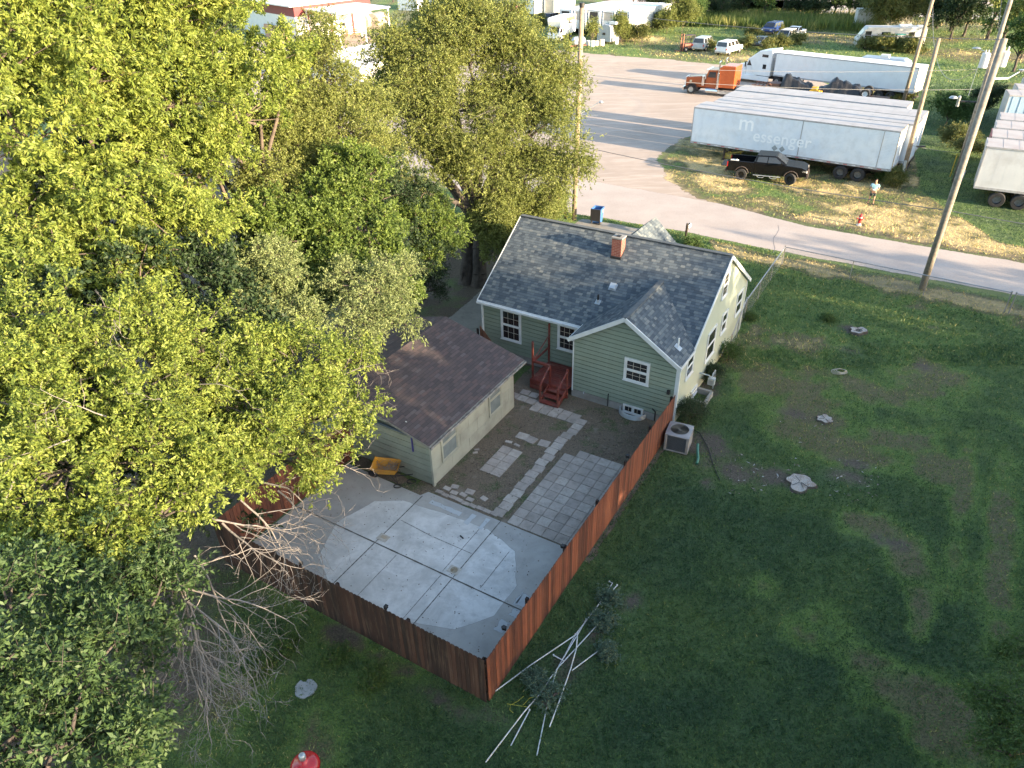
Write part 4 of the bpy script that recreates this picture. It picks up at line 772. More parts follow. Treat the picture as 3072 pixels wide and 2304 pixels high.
# ---------------------------------------------------------------- street side
rubber = mat('rubber', (.028, .028, .03), (.018, .018, .02), scale=8, rough=.85)
alloy = mat('alloy', (.50, .50, .50), (.35, .35, .35), rough=.35, metal=.6); drim = mat('dark_rim', (.03, .03, .032), rough=.35, metal=.5)
chrome = mat('chrome', (.72, .72, .73), (.6, .6, .6), rough=.12, metal=1.0)
twh = mat('truck_white', (.74, .75, .76), (.68, .69, .70), scale=1, rough=.35, dirt=(.50, .49, .46), damt=.25)
redl = mat('tail_red', (.45, .015, .015), rough=.3); lampw = mat('head_lamp', (.75, .75, .72), rough=.1)
frm = mat('chassis', (.035, .03, .03), (.06, .04, .035), rough=.8)
def wheel(par, x, y, z, r, w, rim=None, steer=0, dual=False):
    mb = MB(); mb.lathe([(r*.55, -w/2), (r*.93, -w/2), (r, -w*.36), (r, w*.36), (r*.93, w/2), (r*.55, w/2), (r*.55, -w/2)], 22, (0, 0, 0), 'y', cap=False); t = mb.build('wheel', rubber, par, (x, y, z), steer, smooth=False)
    mb = MB(); sgn = 1 if y > 0 else -1; d = w/2*sgn
    mb.lathe([(0, d*.55), (r*.2, d*.62), (r*.24, d*.35), (r*.5, d*.45), (r*.6, d*1.03), (r*.56, d*.1), (0, d*.05)], 18, (0, 0, 0), 'y'); mb.build('rim', rim or alloy, t)
    return t
def pquad(mb, pts, off, m=0):
    """thin raised panel from 4 coplanar points"""
    p = [np.array(q, float) for q in pts]; n = np.cross(p[1]-p[0], p[2]-p[0]); n /= np.linalg.norm(n); mb.hexa([q-n*.004 for q in p]+[q+n*off for q in p]) if len(p) == 4 else None
def car(name, label, cat, loc, rz, paint, kind='suv', S=None, group=None):
    t = thing(name, label, cat, loc, rz, group)
    D = dict(suv=dict(L=5.2, W=1.95, low=[(-2.6, .5), (-2.55, 1.15), (1.35, 1.18), (2.45, 1.05), (2.6, .75), (2.55, .42), (-2.5, .42)], gh=[(-2.5, 1.15), (-2.3, 1.9), (.55, 1.92), (1.4, 1.17)], wh=(-1.55, 1.65), r=.39),
             sedan=dict(L=4.6, W=1.78, low=[(-2.3, .45), (-2.25, .95), (-1.5, 1.0), (1.1, .98), (2.15, .85), (2.3, .6), (2.25, .35), (-2.2, .35)], gh=[(-1.9, .98), (-1.2, 1.42), (.2, 1.45), (1.1, .98)], wh=(-1.4, 1.4), r=.32),
             van=dict(L=4.9, W=1.95, low=[(-2.45, .5), (-2.42, 1.1), (1.6, 1.12), (2.3, .95), (2.45, .7), (2.4, .4), (-2.4, .4)], gh=[(-2.4, 1.1), (-2.2, 1.8), (.7, 1.8), (1.75, 1.1)], wh=(-1.4, 1.5), r=.34),
             pick=dict(L=5.4, W=1.9, low=[(-2.7, .5), (-2.68, 1.1), (1.1, 1.12), (2.55, 1.02), (2.7, .7), (2.6, .42), (-2.6, .42)], gh=[(-.7, 1.1), (-.6, 1.72), (.4, 1.74), (1.15, 1.1)], wh=(-1.7, 1.75), r=.38))[kind]
    hw = D['W']/2; g = D['gh']; zb, zt = g[0][1], max(g[1][1], g[2][1]); taper = lambda x, z: hw*(1-.16*max(0, (z-zb)/(zt-zb)))-.02
    mb = MB(); mb.prism(D['low'], lambda x, z: hw-(.07 if z < .5 else 0)); mb.prism([g[0], g[1], g[2], g[3]], taper)
    if kind == 'pick': pass
    mb.build('body', paint, t, bevel=.05)
    def side(x, z, sy, off=.0): return (x, sy*(taper(x, z)+off), z)
    lerp = lambda a, b, f: (a[0]+(b[0]-a[0])*f, a[1]+(b[1]-a[1])*f)
    for sy in (-1, 1):
        nw = {'suv': 3, 'van': 3, 'sedan': 2, 'pick': 1}[kind]
        for k in range(nw):
            f0, f1 = k/nw+.05, (k+1)/nw-.03; b0, b1 = lerp(g[0], g[3], f0), lerp(g[0], g[3], f1); t0_, t1_ = lerp(g[1], g[2], min(max((f0*1.06-.03), 0.02), .98)), lerp(g[1], g[2], min(f1*1.04, .97))
            q = [lerp(b0, t0_, .12), lerp(b1, t1_, .12), lerp(b1, t1_, .88), lerp(b0, t0_, .88)]; mb = MB(); mb.hexa([side(x, z, sy, -.01) for x, z in q]+[side(x, z, sy, .012) for x, z in q]); mb.build('side_window', GLASS, t)
    for (a, b, nme) in ((g[3], g[2], 'windscreen'), (g[0], g[1], 'rear_window')):
        p, q = lerp(a, b, .12), lerp(a, b, .88); w0, w1 = taper(*p)-.1, taper(*q)-.1; sg = .015 if nme == 'windscreen' else -.015
        mb = MB(); mb.hexa([(p[0]-sg*.5, -w0, p[1]), (p[0]-sg*.5, w0, p[1]), (q[0]-sg*.5, w1, q[1]), (q[0]-sg*.5, -w1, q[1]), (p[0]+sg, -w0, p[1]+.015), (p[0]+sg, w0, p[1]+.015), (q[0]+sg, w1, q[1]+.015), (q[0]+sg, -w1, q[1]+.015)]); mb.build(nme, GLASS, t)
    for x in D['wh']:
        for sy in (-1, 1): wheel(t, x, sy*(hw-.1), D['r'], D['r'], .22)
    x0 = D['low'][0][0]
    for sy in (-1, 1):
        mb = MB(); mb.box(x0-.015, x0+.05, sy*hw*.9-.08, sy*hw*.9+.08, .78, 1.05); mb.build('tail_lamp', redl, t)
        mb = MB(); mb.box(-x0-.16, -x0-.02, sy*hw*.78-.14, sy*hw*.78+.14, .70, .86); mb.build('headlight', lampw, t)
    mb = MB(); mb.box(x0-.06, x0+.05, -hw*.95, hw*.95, .42, .62); mb.box(-x0-.05, -x0+.04, -hw*.93, hw*.93, .38, .56); mb.build('bumper', alloy if kind == 'suv' else frm, t)
    return t
# black pickup
blk = mat('black_paint', (.005, .005, .006), (.006, .006, .007), rough=.2); blk.node_tree.nodes['Principled BSDF'].inputs['Specular IOR Level'].default_value = .25
rw, fw = at(2221, 538), at(2368, 553); d = fw-rw; ang = math.atan2(d[1], d[0]); nv = np.array([-math.sin(ang), math.cos(ang), 0]); mid = (rw+fw)/2+nv*.85
pk = thing('pickup_truck', 'lifted black crew cab pickup parked on the dry verge before the trailers', 'pickup truck', mid, ang)
wb2 = np.linalg.norm(d)/2; S_ = wb2/1.85
mb = MB()
low = [(-3.05, .72), (-3.05, 1.42), (-.95, 1.44), (1.25, 1.40), (2.75, 1.30), (2.98, 1.12), (3.0, .70), (2.5, .60), (-2.9, .60)]
hood = [(-.95, .60), (-.95, 1.44), (1.35, 1.42), (2.55, 1.34), (2.92, 1.18), (2.98, .72), (2.5, .62)]
mb.prism(hood, lambda x, z: .98); mb.box(-3.0, -.95, -.98, -.88, .66, 1.44); mb.box(-3.0, -.95, .88, .98, .66, 1.44); mb.box(-3.0, -.95, -.88, .88, .62, .95); mb.box(-1.02, -.95, -.88, .88, .95, 1.5)
mb.build('body', blk, pk, bevel=.05)
mb = MB(); mb.prism([(-1.0, 1.43), (-.85, 1.98), (.55, 2.0), (1.38, 1.42)], lambda x, z: .95-.17*max(0, (z-1.42)/.58)); mb.build('cab', blk, pk, bevel=.05)
tp = lambda z: .95-.17*max(0, (z-1.42)/.58)
for sy in (-1, 1):
    for q in ([(-.82, 1.50), (-.05, 1.50), (-.05, 1.90), (-.74, 1.88)], [(.02, 1.50), (1.12, 1.50), (.55, 1.90), (.02, 1.91)]):
        mb = MB(); mb.hexa([(x, sy*(tp(z)-.01), z) for x, z in q]+[(x, sy*(tp(z)+.012), z) for x, z in q]); mb.build('side_window', GLASS, pk)
    mb = MB(); mb.box(.98, 1.1, sy*1.0-.0-(.22 if sy < 0 else 0), sy*1.0+(.22 if sy > 0 else 0), 1.45, 1.65); mb.build('wing_mirror', blk, pk, bevel=.03)
    mb = MB(); mb.prism([(2.60, 1.02), (2.62, 1.18), (2.95, 1.12), (2.99, .98)], .14, y0=sy*.84); mb.build('headlight', lampw, pk)
    mb = MB(); mb.box(-3.03, -2.96, sy*.93-.06, sy*.93+.06, .98, 1.36); mb.build('tail_lamp', redl, pk)
    mb = MB(); mb.tube([(-.95, sy*1.06, .52), (1.1, sy*1.06, .52)], .035, 8); mb.tube([(-.7, sy*1.06, .52), (-.55, sy*1.1, .38), (-.2, sy*1.1, .38), (-.05, sy*1.06, .52)], .02, 6); mb.tube([(.25, sy*1.06, .52), (.4, sy*1.1, .38), (.75, sy*1.1, .38), (.9, sy*1.06, .52)], .02, 6); mb.build('side_step', alloy, pk)
    for x in (-wb2, wb2):
        mb = MB(); pts = [(x+.52*math.cos(a), sy*.985, .52+.52*math.sin(a)) for a in np.linspace(.15, math.pi-.15, 12)]; mb.tube(pts, .045, 6); mb.build('wheel_arch', frm, pk)
        wheel(pk, x, sy*.93, .44, .44, .30, drim, R(-18) if x > 0 else 0)
mb = MB(); mb.hexa([(1.36, -.80, 1.46), (1.36, .80, 1.46), (.62, .68, 1.95), (.62, -.68, 1.95), (1.39, -.80, 1.475), (1.39, .80, 1.475), (.65, .68, 1.965), (.65, -.68, 1.965)]); mb.build('windscreen', GLASS, pk)
mb = MB(); mb.box(-3.5, -2.98, -.85, .85, .93, .98); mb.build('tailgate', blk, pk, bevel=.02)
mb = MB(); mb.box(2.93, 3.08, -.95, .95, .55, .80); mb.box(2.97, 3.01, -.62, .62, .82, 1.12); mb.box(-3.15, -3.0, -.9, .9, .55, .70); mb.build('bumper', frm, pk, bevel=.02)
mb = MB(); mb.box(-2.95, -1.05, -.86, .86, .951, .965); mb.build('bed_liner', mat('bed_liner', (.05, .055, .065), rough=.7), pk)
mb = MB(); mb.box(-2.8, -2.2, -.95, -.7, 1.45, 1.49); mb.bar((-2.7, -.6, 1.44), (-2.3, -.9, 1.53), .12, .05); tag(mb.build('paper_scrap', white, None, mid, ang), 'white sheet lying on the pickup bed rail', 'scrap')
# ---- box trailers
TY = math.atan2(53.85-63.47, 29.07-15.97); TU = np.array([math.cos(TY), math.sin(TY), 0]); TV = np.array([-TU[1], TU[0], 0]); T0 = np.array([15.95, 63.45, 0])
talu = mat('trailer_side', (.76, .80, .84), (.66, .73, .80), scale=.8, rough=.4, dirt=(.44, .46, .47), dscale=1.5, damt=.35)
troof = mat('trailer_roof', (.36, .34, .34), (.31, .30, .30), scale=1.2, rough=.5, dirt=(.22, .19, .18), dscale=.9, damt=.45)
rail_ = mat('trailer_rail', (.40, .40, .41), (.30, .30, .31), scale=5, rough=.5, dirt=(.25, .17, .13), damt=.4)
amber = mat('door_frame', (.46, .38, .28), (.38, .31, .24), rough=.5)
refw = mat('reflector_white', (.75, .75, .75), rough=.4); refr = mat('reflector_red', (.42, .06, .06), rough=.4)
old_ = mat('old_trailer_white', (.62, .63, .64), (.54, .55, .57), scale=.6, rough=.5, dirt=(.36, .34, .32), dscale=.8, damt=.5)
def trailer(label, loc, ang, L=16.15, side='corr', body=None, roof=None, cat='trailer', group=None, z0=1.15, h=4.1, w=2.55, axle='rear', name='box_trailer', legs=True):
    """local x: nose (0) to doors (L); near side y=0, far side y=w"""
    t = thing(name, label, cat, loc, ang, group); body = body or talu; roof = roof or troof
    mb = MB(); mb.box(.02, L-.02, .02, w-.02, z0, h-.03); mb.build('body', body, t)
    mb = MB()
    if side == 'corr':
        k = int((h-z0-.3)/.11)
        for i_ in range(k):
            z = z0+.2+i_*.11
            for y in (-.004, w-.018): mb.box(.12, L-.12, y, y+.022, z, z+.055)
    else:
        x = .3; rp = -.0185 if body is old_ else -.015 if body is twh else .006
        while x < L-.2:
            for y in (-rp, w-.018): mb.box(x, x+.05, y, y+.02+(.006 if y > 1 else 0), z0+.16, h-.14)
            x += .61
    mb.build('side_ribs', body, t)
    mb = MB()
    for y in (-.012, w-.02): mb.box(0, L, y, y+.032, z0-.02, z0+.14); mb.box(0, L, y, y+.032, h-.12, h-.01)
    mb.box(-.01, .05, 0, w, z0, h-.02); 
    if side == 'corr': mb.box(5.2+3.9, 5.26+3.9, -.016, 0, z0+.14, h-.12); mb.box(L-1.1, L-1.05, -.016, 0, z0+.14, h-.12)
    mb.build('rails', rail_, t)
    mb = MB(); mb.add([(0, 0, h-.009), (L, 0, h-.009), (L, w/2, h+.03), (0, w/2, h+.03), (0, w, h-.009), (L, w, h-.009)], [(0, 1, 2, 3), (3, 2, 5, 4)])
    for k in range(1, 14): x = L*k/14; mb.bar((x, .03, h-.003), (x, w/2, h+.036), .02, .004); mb.bar((x, w/2, h+.036), (x, w-.03, h-.003), .02, .004)
    mb.build('roof', roof, t, fix=False)
    mb = MB(); mb.box(L-.02, L+.03, 0, .09, z0, h-.02); mb.box(L-.02, L+.03, w-.09, w, z0, h-.02); mb.box(L-.02, L+.03, .09, w-.09, h-.14, h-.02); mb.box(L-.02, L+.03, .09, w-.09, z0, z0+.12); mb.build('door_frame', amber if side == 'corr' else rail_, t)
    for k in (0, 1):
        mb = MB(); y0 = .10+k*(w/2-.1); mb.box(L-.01, L+.02, y0, y0+w/2-.12, z0+.13, h-.15)
        for yy in (y0+.3, y0+.8): mb.box(L+.02, L+.045, yy, yy+.03, z0+.2, h-.2)
        mb.build('door', body, t)
    if side == 'corr':
        for k in range(int(L/.62)): x = .3+k*.62; mb = MB(); mb.box(x, x+.30, -.018, -.012, z0+.02, z0+.075); mb.build('reflector', refw if k % 2 else refr, t, fix=False)
    mb = MB(); mb.box(L-5, L-.6, .6, .75, z0-.35, z0-.02); mb.box(L-5, L-.6, w-.75, w-.6, z0-.35, z0-.02); mb.box(.3, 2.4, .8, w-.8, z0-.12, z0-.02); mb.box(L-.1, L, .4, w-.4, .5, .6); mb.box(L-.1, L-.02, .7, .78, .5, z0); mb.box(L-.1, L-.02, w-.78, w-.7, .5, z0)
    if legs:
        for y in (.5, w-.5): mb.box(2.9, 3.02, y-.06, y+.06, .05, z0); mb.box(2.8, 3.12, y-.15, y+.15, 0, .05)
        mb.bar((2.96, .5, .5), (2.96, w-.5, .5), .06, .06); mb.bar((2.96, .5, .55), (3.9, .5, z0), .05, .05)
    mb.build('chassis', frm, t)
    for x in ((L-3.55, L-2.25) if axle == 'rear' else axle):
        for y in (.17, w-.17): wheel(t, x, y if y > 1 else y, .52, .52, .50, mat('dusty_rim', (.30, .29, .28), (.18, .17, .16), scale=9, rough=.6))
        mb = MB(); mb.tube([(x, .2, .52), (x, w-.2, .52)], .07, 8); mb.build('axle', frm, t)
    return t
def wheel_fix(): pass
tr0 = trailer('pale corrugated box trailer nearest the pickup with faded lettering on its side', T0, TY)
gm_ = mat('ghost_lettering', (.90, .92, .93), (.84, .87, .90), scale=9, rough=.45)
def text(body, size, m, par, loc, rot, name='lettering', ext=.003, bold=.0, space=1., align='LEFT'):
    cu = bpy.data.curves.new(name, 'FONT'); cu.body = body; cu.size = size; cu.extrude = ext; cu.offset = bold; cu.space_character = space; cu.align_x = align
    to = bpy.data.objects.new(name, cu); COL.objects.link(to); dg = bpy.context.evaluated_depsgraph_get(); me = bpy.data.meshes.new_from_object(to.evaluated_get(dg)); COL.objects.unlink(to); bpy.data.objects.remove(to)
    me.materials.clear(); me.materials.append(m); o = bpy.data.objects.new(name, me); link(o, par); o.location = loc; o.rotation_euler = rot; return o
text('m', 1.75, gm_, tr0, (4.0, -.014, 2.75), (R(90), 0, 0), bold=.015)
text('essenger', 1.30, gm_, tr0, (5.35, -.014, 2.0), (R(90), 0, 0), bold=.012, space=1.02)
mb = MB()
for x in (7.25, 7.85): mb.prism([(x, 1.42), (x+.24, 1.66), (x, 1.90), (x-.24, 1.66)], .003, y0=-.013)
mb.build('placard', mat('placard_grey', (.33, .36, .37), rough=.6), tr0)
def tpos(n, u): return T0+TV*n+TU*u
tr1 = trailer('second box trailer in the row, its roof just behind the lettered one', tpos(2.72, .6), TY)
tr2 = trailer('third box trailer in the row, set slightly forward', tpos(5.45, .45), TY)
tr3 = trailer('fourth box trailer in the row, farthest behind and shorter', tpos(8.55, .3), TY, L=14.6)
# bits beneath the lettered trailer
mb = MB(); mb.box(-.6, .6, -.3, .3, .1, .55); mb.bar((-.7, -.2, .5), (.8, .1, .75), .15, .1); tag(mb.build('scrap_frame', mat('yellow_scrap', (.50, .42, .08), (.2, .15, .08), scale=7), None, tpos(.9, 3.6), TY), 'yellow scrap frame under the lettered trailer', 'scrap')
# white semi trailer
_a, _b = at(2330, 158, 3.7), at(2772, 205, 3.7); WTA = math.atan2((_b-_a)[1], (_b-_a)[0]); wt_d = np.array([math.cos(WTA), math.sin(WTA), 0]); wt_n = np.array([-wt_d[1], wt_d[0], 0])
wt0 = np.array([_a[0], _a[1], 0])
trw = trailer('clean white box trailer hitched to the white tractor', wt0, WTA, L=16.3, side='smooth', body=twh, roof=twh, legs=True, h=3.72)
def semi(name, label, loc, ang, paint, long_nose=True, roofz=3.2, group=None, fair=False):
    """local +x forward, origin under front axle centre"""
    t = thing(name, label, 'truck', loc, ang, group); w = 1.22
    hood = [(.85, .75), (.80, 1.75), (-1.55, 2.02), (-1.65, .75)] if long_nose else [(1.0, .7), (.85, 1.35), (.1, 1.75), (-1.5, 2.1), (-1.6, .7)]
    mb = MB(); mb.prism(hood, lambda x, z: .78 if long_nose else .95); mb.build('hood', paint, t, bevel=.08, seg=3)
    cabp = [(-1.6, .85), (-1.6, 2.0), (-1.85, 2.75), (-3.1, 2.85), (-3.1, .85)]
    mb = MB(); mb.prism(cabp, 1.05); mb.build('cab', paint, t, bevel=.06)
    sl_ = [(-3.1, .95), (-3.1, 3.0), (-3.5, roofz), (-5.0, roofz), (-5.0, .95)] if not fair else [(-3.0, .95), (-2.0, 2.75), (-3.3, roofz+.5), (-5.0, roofz+.75), (-5.0, .95)]
    mb = MB(); mb.prism(sl_, 1.20); mb.build('sleeper', paint, t, bevel=.08, seg=3)
    for sy in (-1, 1):
        mb = MB(); q = [(-1.78, 1.95), (-2.75, 1.95), (-2.75, 2.55), (-1.98, 2.55)]; mb.hexa([(x, sy*1.04, z) for x, z in q]+[(x, sy*1.065, z) for x, z in q]); mb.build('side_window', GLASS, t)
        mb = MB(); mb.box(-3.05, -3.02, sy*1.052-.006, sy*1.052+.006, .95, 2.8); mb.box(-1.72, -1.70, sy*1.052-.006, sy*1.052+.006, .95, 1.95); mb.build('door_seam', frm, t)
        if fair:
            for (x0, x1, z0_, z1_) in ((-4.4, -3.95, 1.75, 2.25), (-4.5, -3.7, 3.05, 3.35)):
                mb = MB(); mb.box(x0, x1, sy*1.205-.01, sy*1.205+.01, z0_, z1_); mb.build('side_window', GLASS, t)
            mb = MB(); mb.box(-4.9, -.75, sy*1.12-.1, sy*1.12+.1, .35, .9); mb.build('side_skirt', paint, t, bevel=.04)
        else:
            mb = MB(); mb.tube([(-3.12, sy*1.22, .85), (-3.12, sy*1.22, 2.5)], .16, 14); mb.tube([(-3.12, sy*1.22, 2.5), (-3.12, sy*1.22, 3.6), (-3.25, sy*1.22, 3.8)], .085, 12); mb.build('exhaust_stack', chrome, t)
            mb = MB(); mb.tube([(-1.35, sy*1.02, 1.05), (-1.35, sy*1.02, 2.05)], .19, 16); mb.build('air_cleaner', chrome, t)
            mb = MB(); mb.tube([(-1.75, sy*.98, .55), (-3.2, sy*.98, .55)], .30, 16); mb.build('fuel_tank', chrome, t)
            mb = MB(); mb.box(-5.0, -3.25, sy*1.05-.12, sy*1.05+.12, .55, .62); mb.box(-5.0, -3.2, sy*1.05-.1, sy*1.05+.1, .3, .55); mb.build('running_board', alloy, t)
            mb = MB(); mb.prism([(.1, 1.25), (.35, 1.22), (.35, 1.45), (.1, 1.5)], .02, y0=sy*.80); mb.build('badge', mat('cream_badge', (.6, .5, .35)), t)
        mb = MB(); pts = [(.62*math.cos(a), sy*1.0, .52+.62*math.sin(a)) for a in np.linspace(-.1, math.pi+.1, 14)]
        for a, b in zip(pts[:-1], pts[1:]): mb.bar(a, b, .42, .04)
        mb.build('mudguard', paint if fair else frm, t)
        mb = MB(); mb.box(.78, .92, sy*.78-.12, sy*.78+.12, .95, 1.2); mb.build('headlight', lampw, t)
        mb = MB(); mb.box(-1.75, -1.62, sy*1.35-.05, sy*1.35+.05, 1.8, 2.4); mb.bar((-1.7, sy*1.05, 2.3), (-1.7, sy*1.32, 2.3), .03, .03); mb.build('mirror', chrome if not fair else dk, t)
        wheel(t, 0, sy*1.02, .52, .52, .30); 
        for x in (-6.0, -7.3): wheel(t, x, sy*.95, .52, .52, .55)
    mb = MB()
    if long_nose: mb.box(.80, .90, -.62, .62, .80, 1.78); mb.box(.88, 1.05, -1.15, 1.15, .35, .75)
    else: mb.box(.92, 1.0, -.6, .6, .75, 1.3)
    mb.build('grille', chrome, t)
    mb = MB(); mb.hexa([(-1.60, -.9, 2.05), (-1.60, .9, 2.05), (-1.82, .85, 2.65), (-1.82, -.85, 2.65), (-1.575, -.9, 2.055), (-1.575, .9, 2.055), (-1.795, .85, 2.66), (-1.795, -.85, 2.66)]); mb.build('windscreen', GLASS, t)
    if long_nose: mb = MB(); mb.box(-1.85, -1.55, -1.0, 1.0, 2.68, 2.76); mb.build('sun_visor', chrome, t)
    mb = MB(); mb.box(-8.0, .6, -.45, -.3, .6, .85); mb.box(-8.0, .6, .3, .45, .6, .85); mb.box(-7.2, -6.0, -.5, .5, .86, 1.0); mb.box(-5.0, -5.6, -.5, .5, .62, .9); mb.build('chassis', frm, t)
    return t
orange = mat('orange_paint', (.36, .085, .025), (.32, .07, .02), rough=.25); 
ofw = at(2079, 282); oa = WTA+math.pi; on = np.array([-math.sin(WTA), math.cos(WTA), 0])
OTA = R(-32.5); wt_d0 = wt_d; wt_d = np.array([math.cos(OTA), math.sin(OTA), 0]); on = np.array([-math.sin(OTA), math.cos(OTA), 0])
semi('truck_tractor', 'orange long-nosed truck tractor with chrome exhaust stacks', ofw+on*1.05-wt_d*.3, OTA+math.pi, orange, True, 3.3)
wfw = at(2233, 245)
semi('truck_tractor', 'white aerodynamic truck tractor coupled to the white trailer', wt0-wt_d0*5.5+wt_n*1.27, WTA+math.pi, twh, False, 3.2, fair=True)
# flatbed with tarped load
fl0 = ofw+on*1.05+wt_d*6.2
fb = thing('flatbed_trailer', 'low flatbed trailer carrying the tarped load', 'trailer', fl0, OTA)
mb = MB(); mb.box(0, 14.5, -1.25, 1.25, .95, 1.1); mb.box(0, 14.5, -.5, -.3, .6, .95); mb.box(0, 14.5, .3, .5, .6, .95); mb.build('deck', mat('deck_rust', (.12, .07, .05), (.06, .05, .045), scale=2), fb)
mb = MB()
for y in (-1.27, 1.25): mb.box(0, 14.5, y, y+.02, .93, 1.08)
mb.build('side_rail', mat('maroon', (.20, .02, .03), rough=.5), fb)
for x in (10.6, 12.0):
    for y in (-1.0, 1.0): wheel(fb, x, y, .5, .5, .5)
def heap(name, label, cat, loc, ang, L, Wd, H, m, seed=1, n=(60, 26), prof=None):
    rs = np.random.default_rng(seed); nx_, ny_ = n; X = np.linspace(0, L, nx_); Y = np.linspace(-1, 1, ny_); V_ = []; ph = rs.uniform(0, 6, 12)
    for x in X:
        hx = prof(x/L) if prof else 1.
        for y in Y:
            z = H*hx*(1-abs(y)**3.0)+.07*math.sin(5*x+ph[0]+3*y)*(1-abs(y))+.06*math.sin(9*y+2*x+ph[1])+.05*math.sin(13*x+4*y+ph[2])
            V_.append((x, y*Wd/2*(1+.05*math.sin(4*x+ph[3])), max(z, 0)))
    mb = MB(); mb.add(V_, [(i_*ny_+j_, i_*ny_+j_+1, (i_+1)*ny_+j_+1, (i_+1)*ny_+j_) for i_ in range(nx_-1) for j_ in range(ny_-1)]); o = mb.build(name, m, None, loc, ang, smooth=True); return tag(o, label, cat)
tarp = mat('black_tarp', (.022, .022, .024), (.012, .012, .013), scale=2, rough=.42, bump=.5, bscale=6)
heap('tarped_load', 'black tarpaulin stretched over machinery on the flatbed', 'tarpaulin', fl0+[0, 0, 1.1]+wt_d*3.6, OTA, 9.2, 2.4, 1.7, tarp, 4, prof=lambda t_: .62+.28*math.sin(t_*11+.6)+.10*math.sin(t_*23+1)+.05*math.sin(t_*47))
mb = MB(); yel2 = mat('machine_yellow', (.60, .36, .03), (.5, .28, .03), rough=.5); mb.box(0, 1.3, -.35, .35, 0, .45); mb.box(.2, .8, -.3, .3, .45, .8); mb.tube([(.2, -.4, .3), (1.1, -.45, .5)], .12, 8); tag(mb.build('machine_part', yel2, None, fl0+[0, 0, 1.1]+wt_d*7.0-wt_n*1.1, OTA, bevel=.05), 'yellow machine part poking out from under the black tarp', 'machine part')
mb = MB(); brn = mat('rusty_iron', (.20, .09, .055), (.12, .07, .05), scale=6)
for k in range(7): mb.bar((.2+k*.42, -.9, .35), (.35+k*.42, .9, .5), .08, .08)
mb.bar((0, -.9, .4), (3.0, -.8, .3), .12, .12); mb.bar((0, .9, .5), (3.0, .9, .4), .12, .12); mb.box(1.8, 3.0, -.7, .7, 0, .7); mb.tube([(1.9+.3*math.cos(a), -.9, .4+.3*math.sin(a)) for a in np.linspace(0, 6.28, 16)], .05, 6)
tag(mb.build('machinery', brn, None, fl0+[0, 0, 1.1]+wt_d*.4, OTA), 'rusty frame machinery at the front of the flatbed', 'machinery')
t = thing('loaded_axle', 'spare axle with a white hubbed wheel on the flatbed end', 'axle', fl0+[0, 0, 1.1]+wt_d*12.3, OTA); wheel(t, 0, -1.0, .5, .48, .3, twh); wheel(t, 0, 1.0, .5, .48, .3, twh); mb = MB(); mb.tube([(0, -.9, .5), (0, .9, .5)], .1, 8); mb.build('axle_tube', frm, t)
# camper behind white trailer
cz = at(2576, 165, 2.9); cd_ = at(2739, 177, 2.9)-cz; ca_ = math.atan2(cd_[1], cd_[0]); cl = np.linalg.norm(cd_); cp = thing('camper', 'silver rounded travel trailer hidden behind the white box trailer', 'camper', (cz[0], cz[1], 0), ca_)
sil = mat('silver_skin', (.42, .47, .52), (.34, .40, .46), rough=.3, metal=.5)
mb = MB(); mb.prism([(0, .6), (0, 1.9), (.25, 2.6), (.8, 2.9), (cl-.8, 2.9), (cl-.2, 2.6), (cl, 1.9), (cl, .6)], lambda x, z: 1.2-.35*max(0, (z-2.2)/.7)); mb.build('body', sil, cp, bevel=.12, seg=3)
mb = MB(); mb.box(cl*.42, cl*.58, -.3, .3, 2.9, 3.2); mb.build('roof_unit', white, cp, bevel=.05)
mb = MB(); mb.box(1, cl-1, -1.0, -.96, 2.55, 2.6); mb.box(1, cl-1, -1.2, -1.17, 1.9, 1.96); mb.build('trim_rail', frm, cp)
wheel(cp, cl*.55, -1.0, .35, .35, .2); wheel(cp, cl*.55, 1.0, .35, .35, .2)
# cars in the field
car('suv', 'white full-size SUV parked on the grass seen from behind', 'car', at(2186, 164)+[.2, .9, 0], R(48), twh, 'suv')
car('suv', 'silver-grey SUV half hidden to the left of the white SUV', 'car', at(2113, 150)+[0, .5, 0], R(55), mat('silver_paint', (.38, .41, .44), rough=.3), 'suv')
car('hatchback', 'dark blue car standing alone in the far field', 'car', at(2315, 100), R(228), mat('blue_paint', (.02, .045, .16), rough=.25), 'van')
car('sedan', 'dark grey car buried in yellow weeds', 'car', at(2278, 140), R(235), mat('grey_paint', (.07, .085, .10), rough=.3), 'sedan')
car('minivan', 'tan-roofed white van with weeds around it', 'car', at(2355, 125), R(232), mat('cream_paint', (.60, .57, .52), rough=.4), 'van')
car('pickup', 'white pickup parked behind the van in the weeds', 'car', at(2382, 113), R(230), twh, 'pick')
fk = thing('forklift', 'old red forklift rusting at the edge of the gravel', 'forklift', at(2062, 153), R(200))
rust = mat('rust_red', (.26, .07, .04), (.18, .08, .05), scale=4, dirt=(.3, .2, .15))
mb = MB(); mb.box(-1.0, .9, -.55, .55, .4, 1.1); mb.build('body', rust, fk, bevel=.08)
mb = MB(); [mb.box(x-.04, x+.04, y-.04, y+.04, 1.1, 2.2) for x in (-.8, .7) for y in (-.5, .5)]; mb.box(-.9, .8, -.56, .56, 2.2, 2.28); mb.build('overhead_guard', frm, fk)
mb = MB(); mb.box(1.0, 1.1, -.4, -.3, .1, 2.5); mb.box(1.0, 1.1, .3, .4, .1, 2.5); mb.box(1.0, 1.1, -.4, .4, 2.4, 2.5); mb.box(1.1, 2.1, -.35, -.22, .1, .15); mb.box(1.1, 2.1, .22, .35, .1, .15); mb.build('mast', rust, fk)
for x in (-.7, .65):
    for y in (-.55, .55): wheel(fk, x, y, .35, .35, .2)
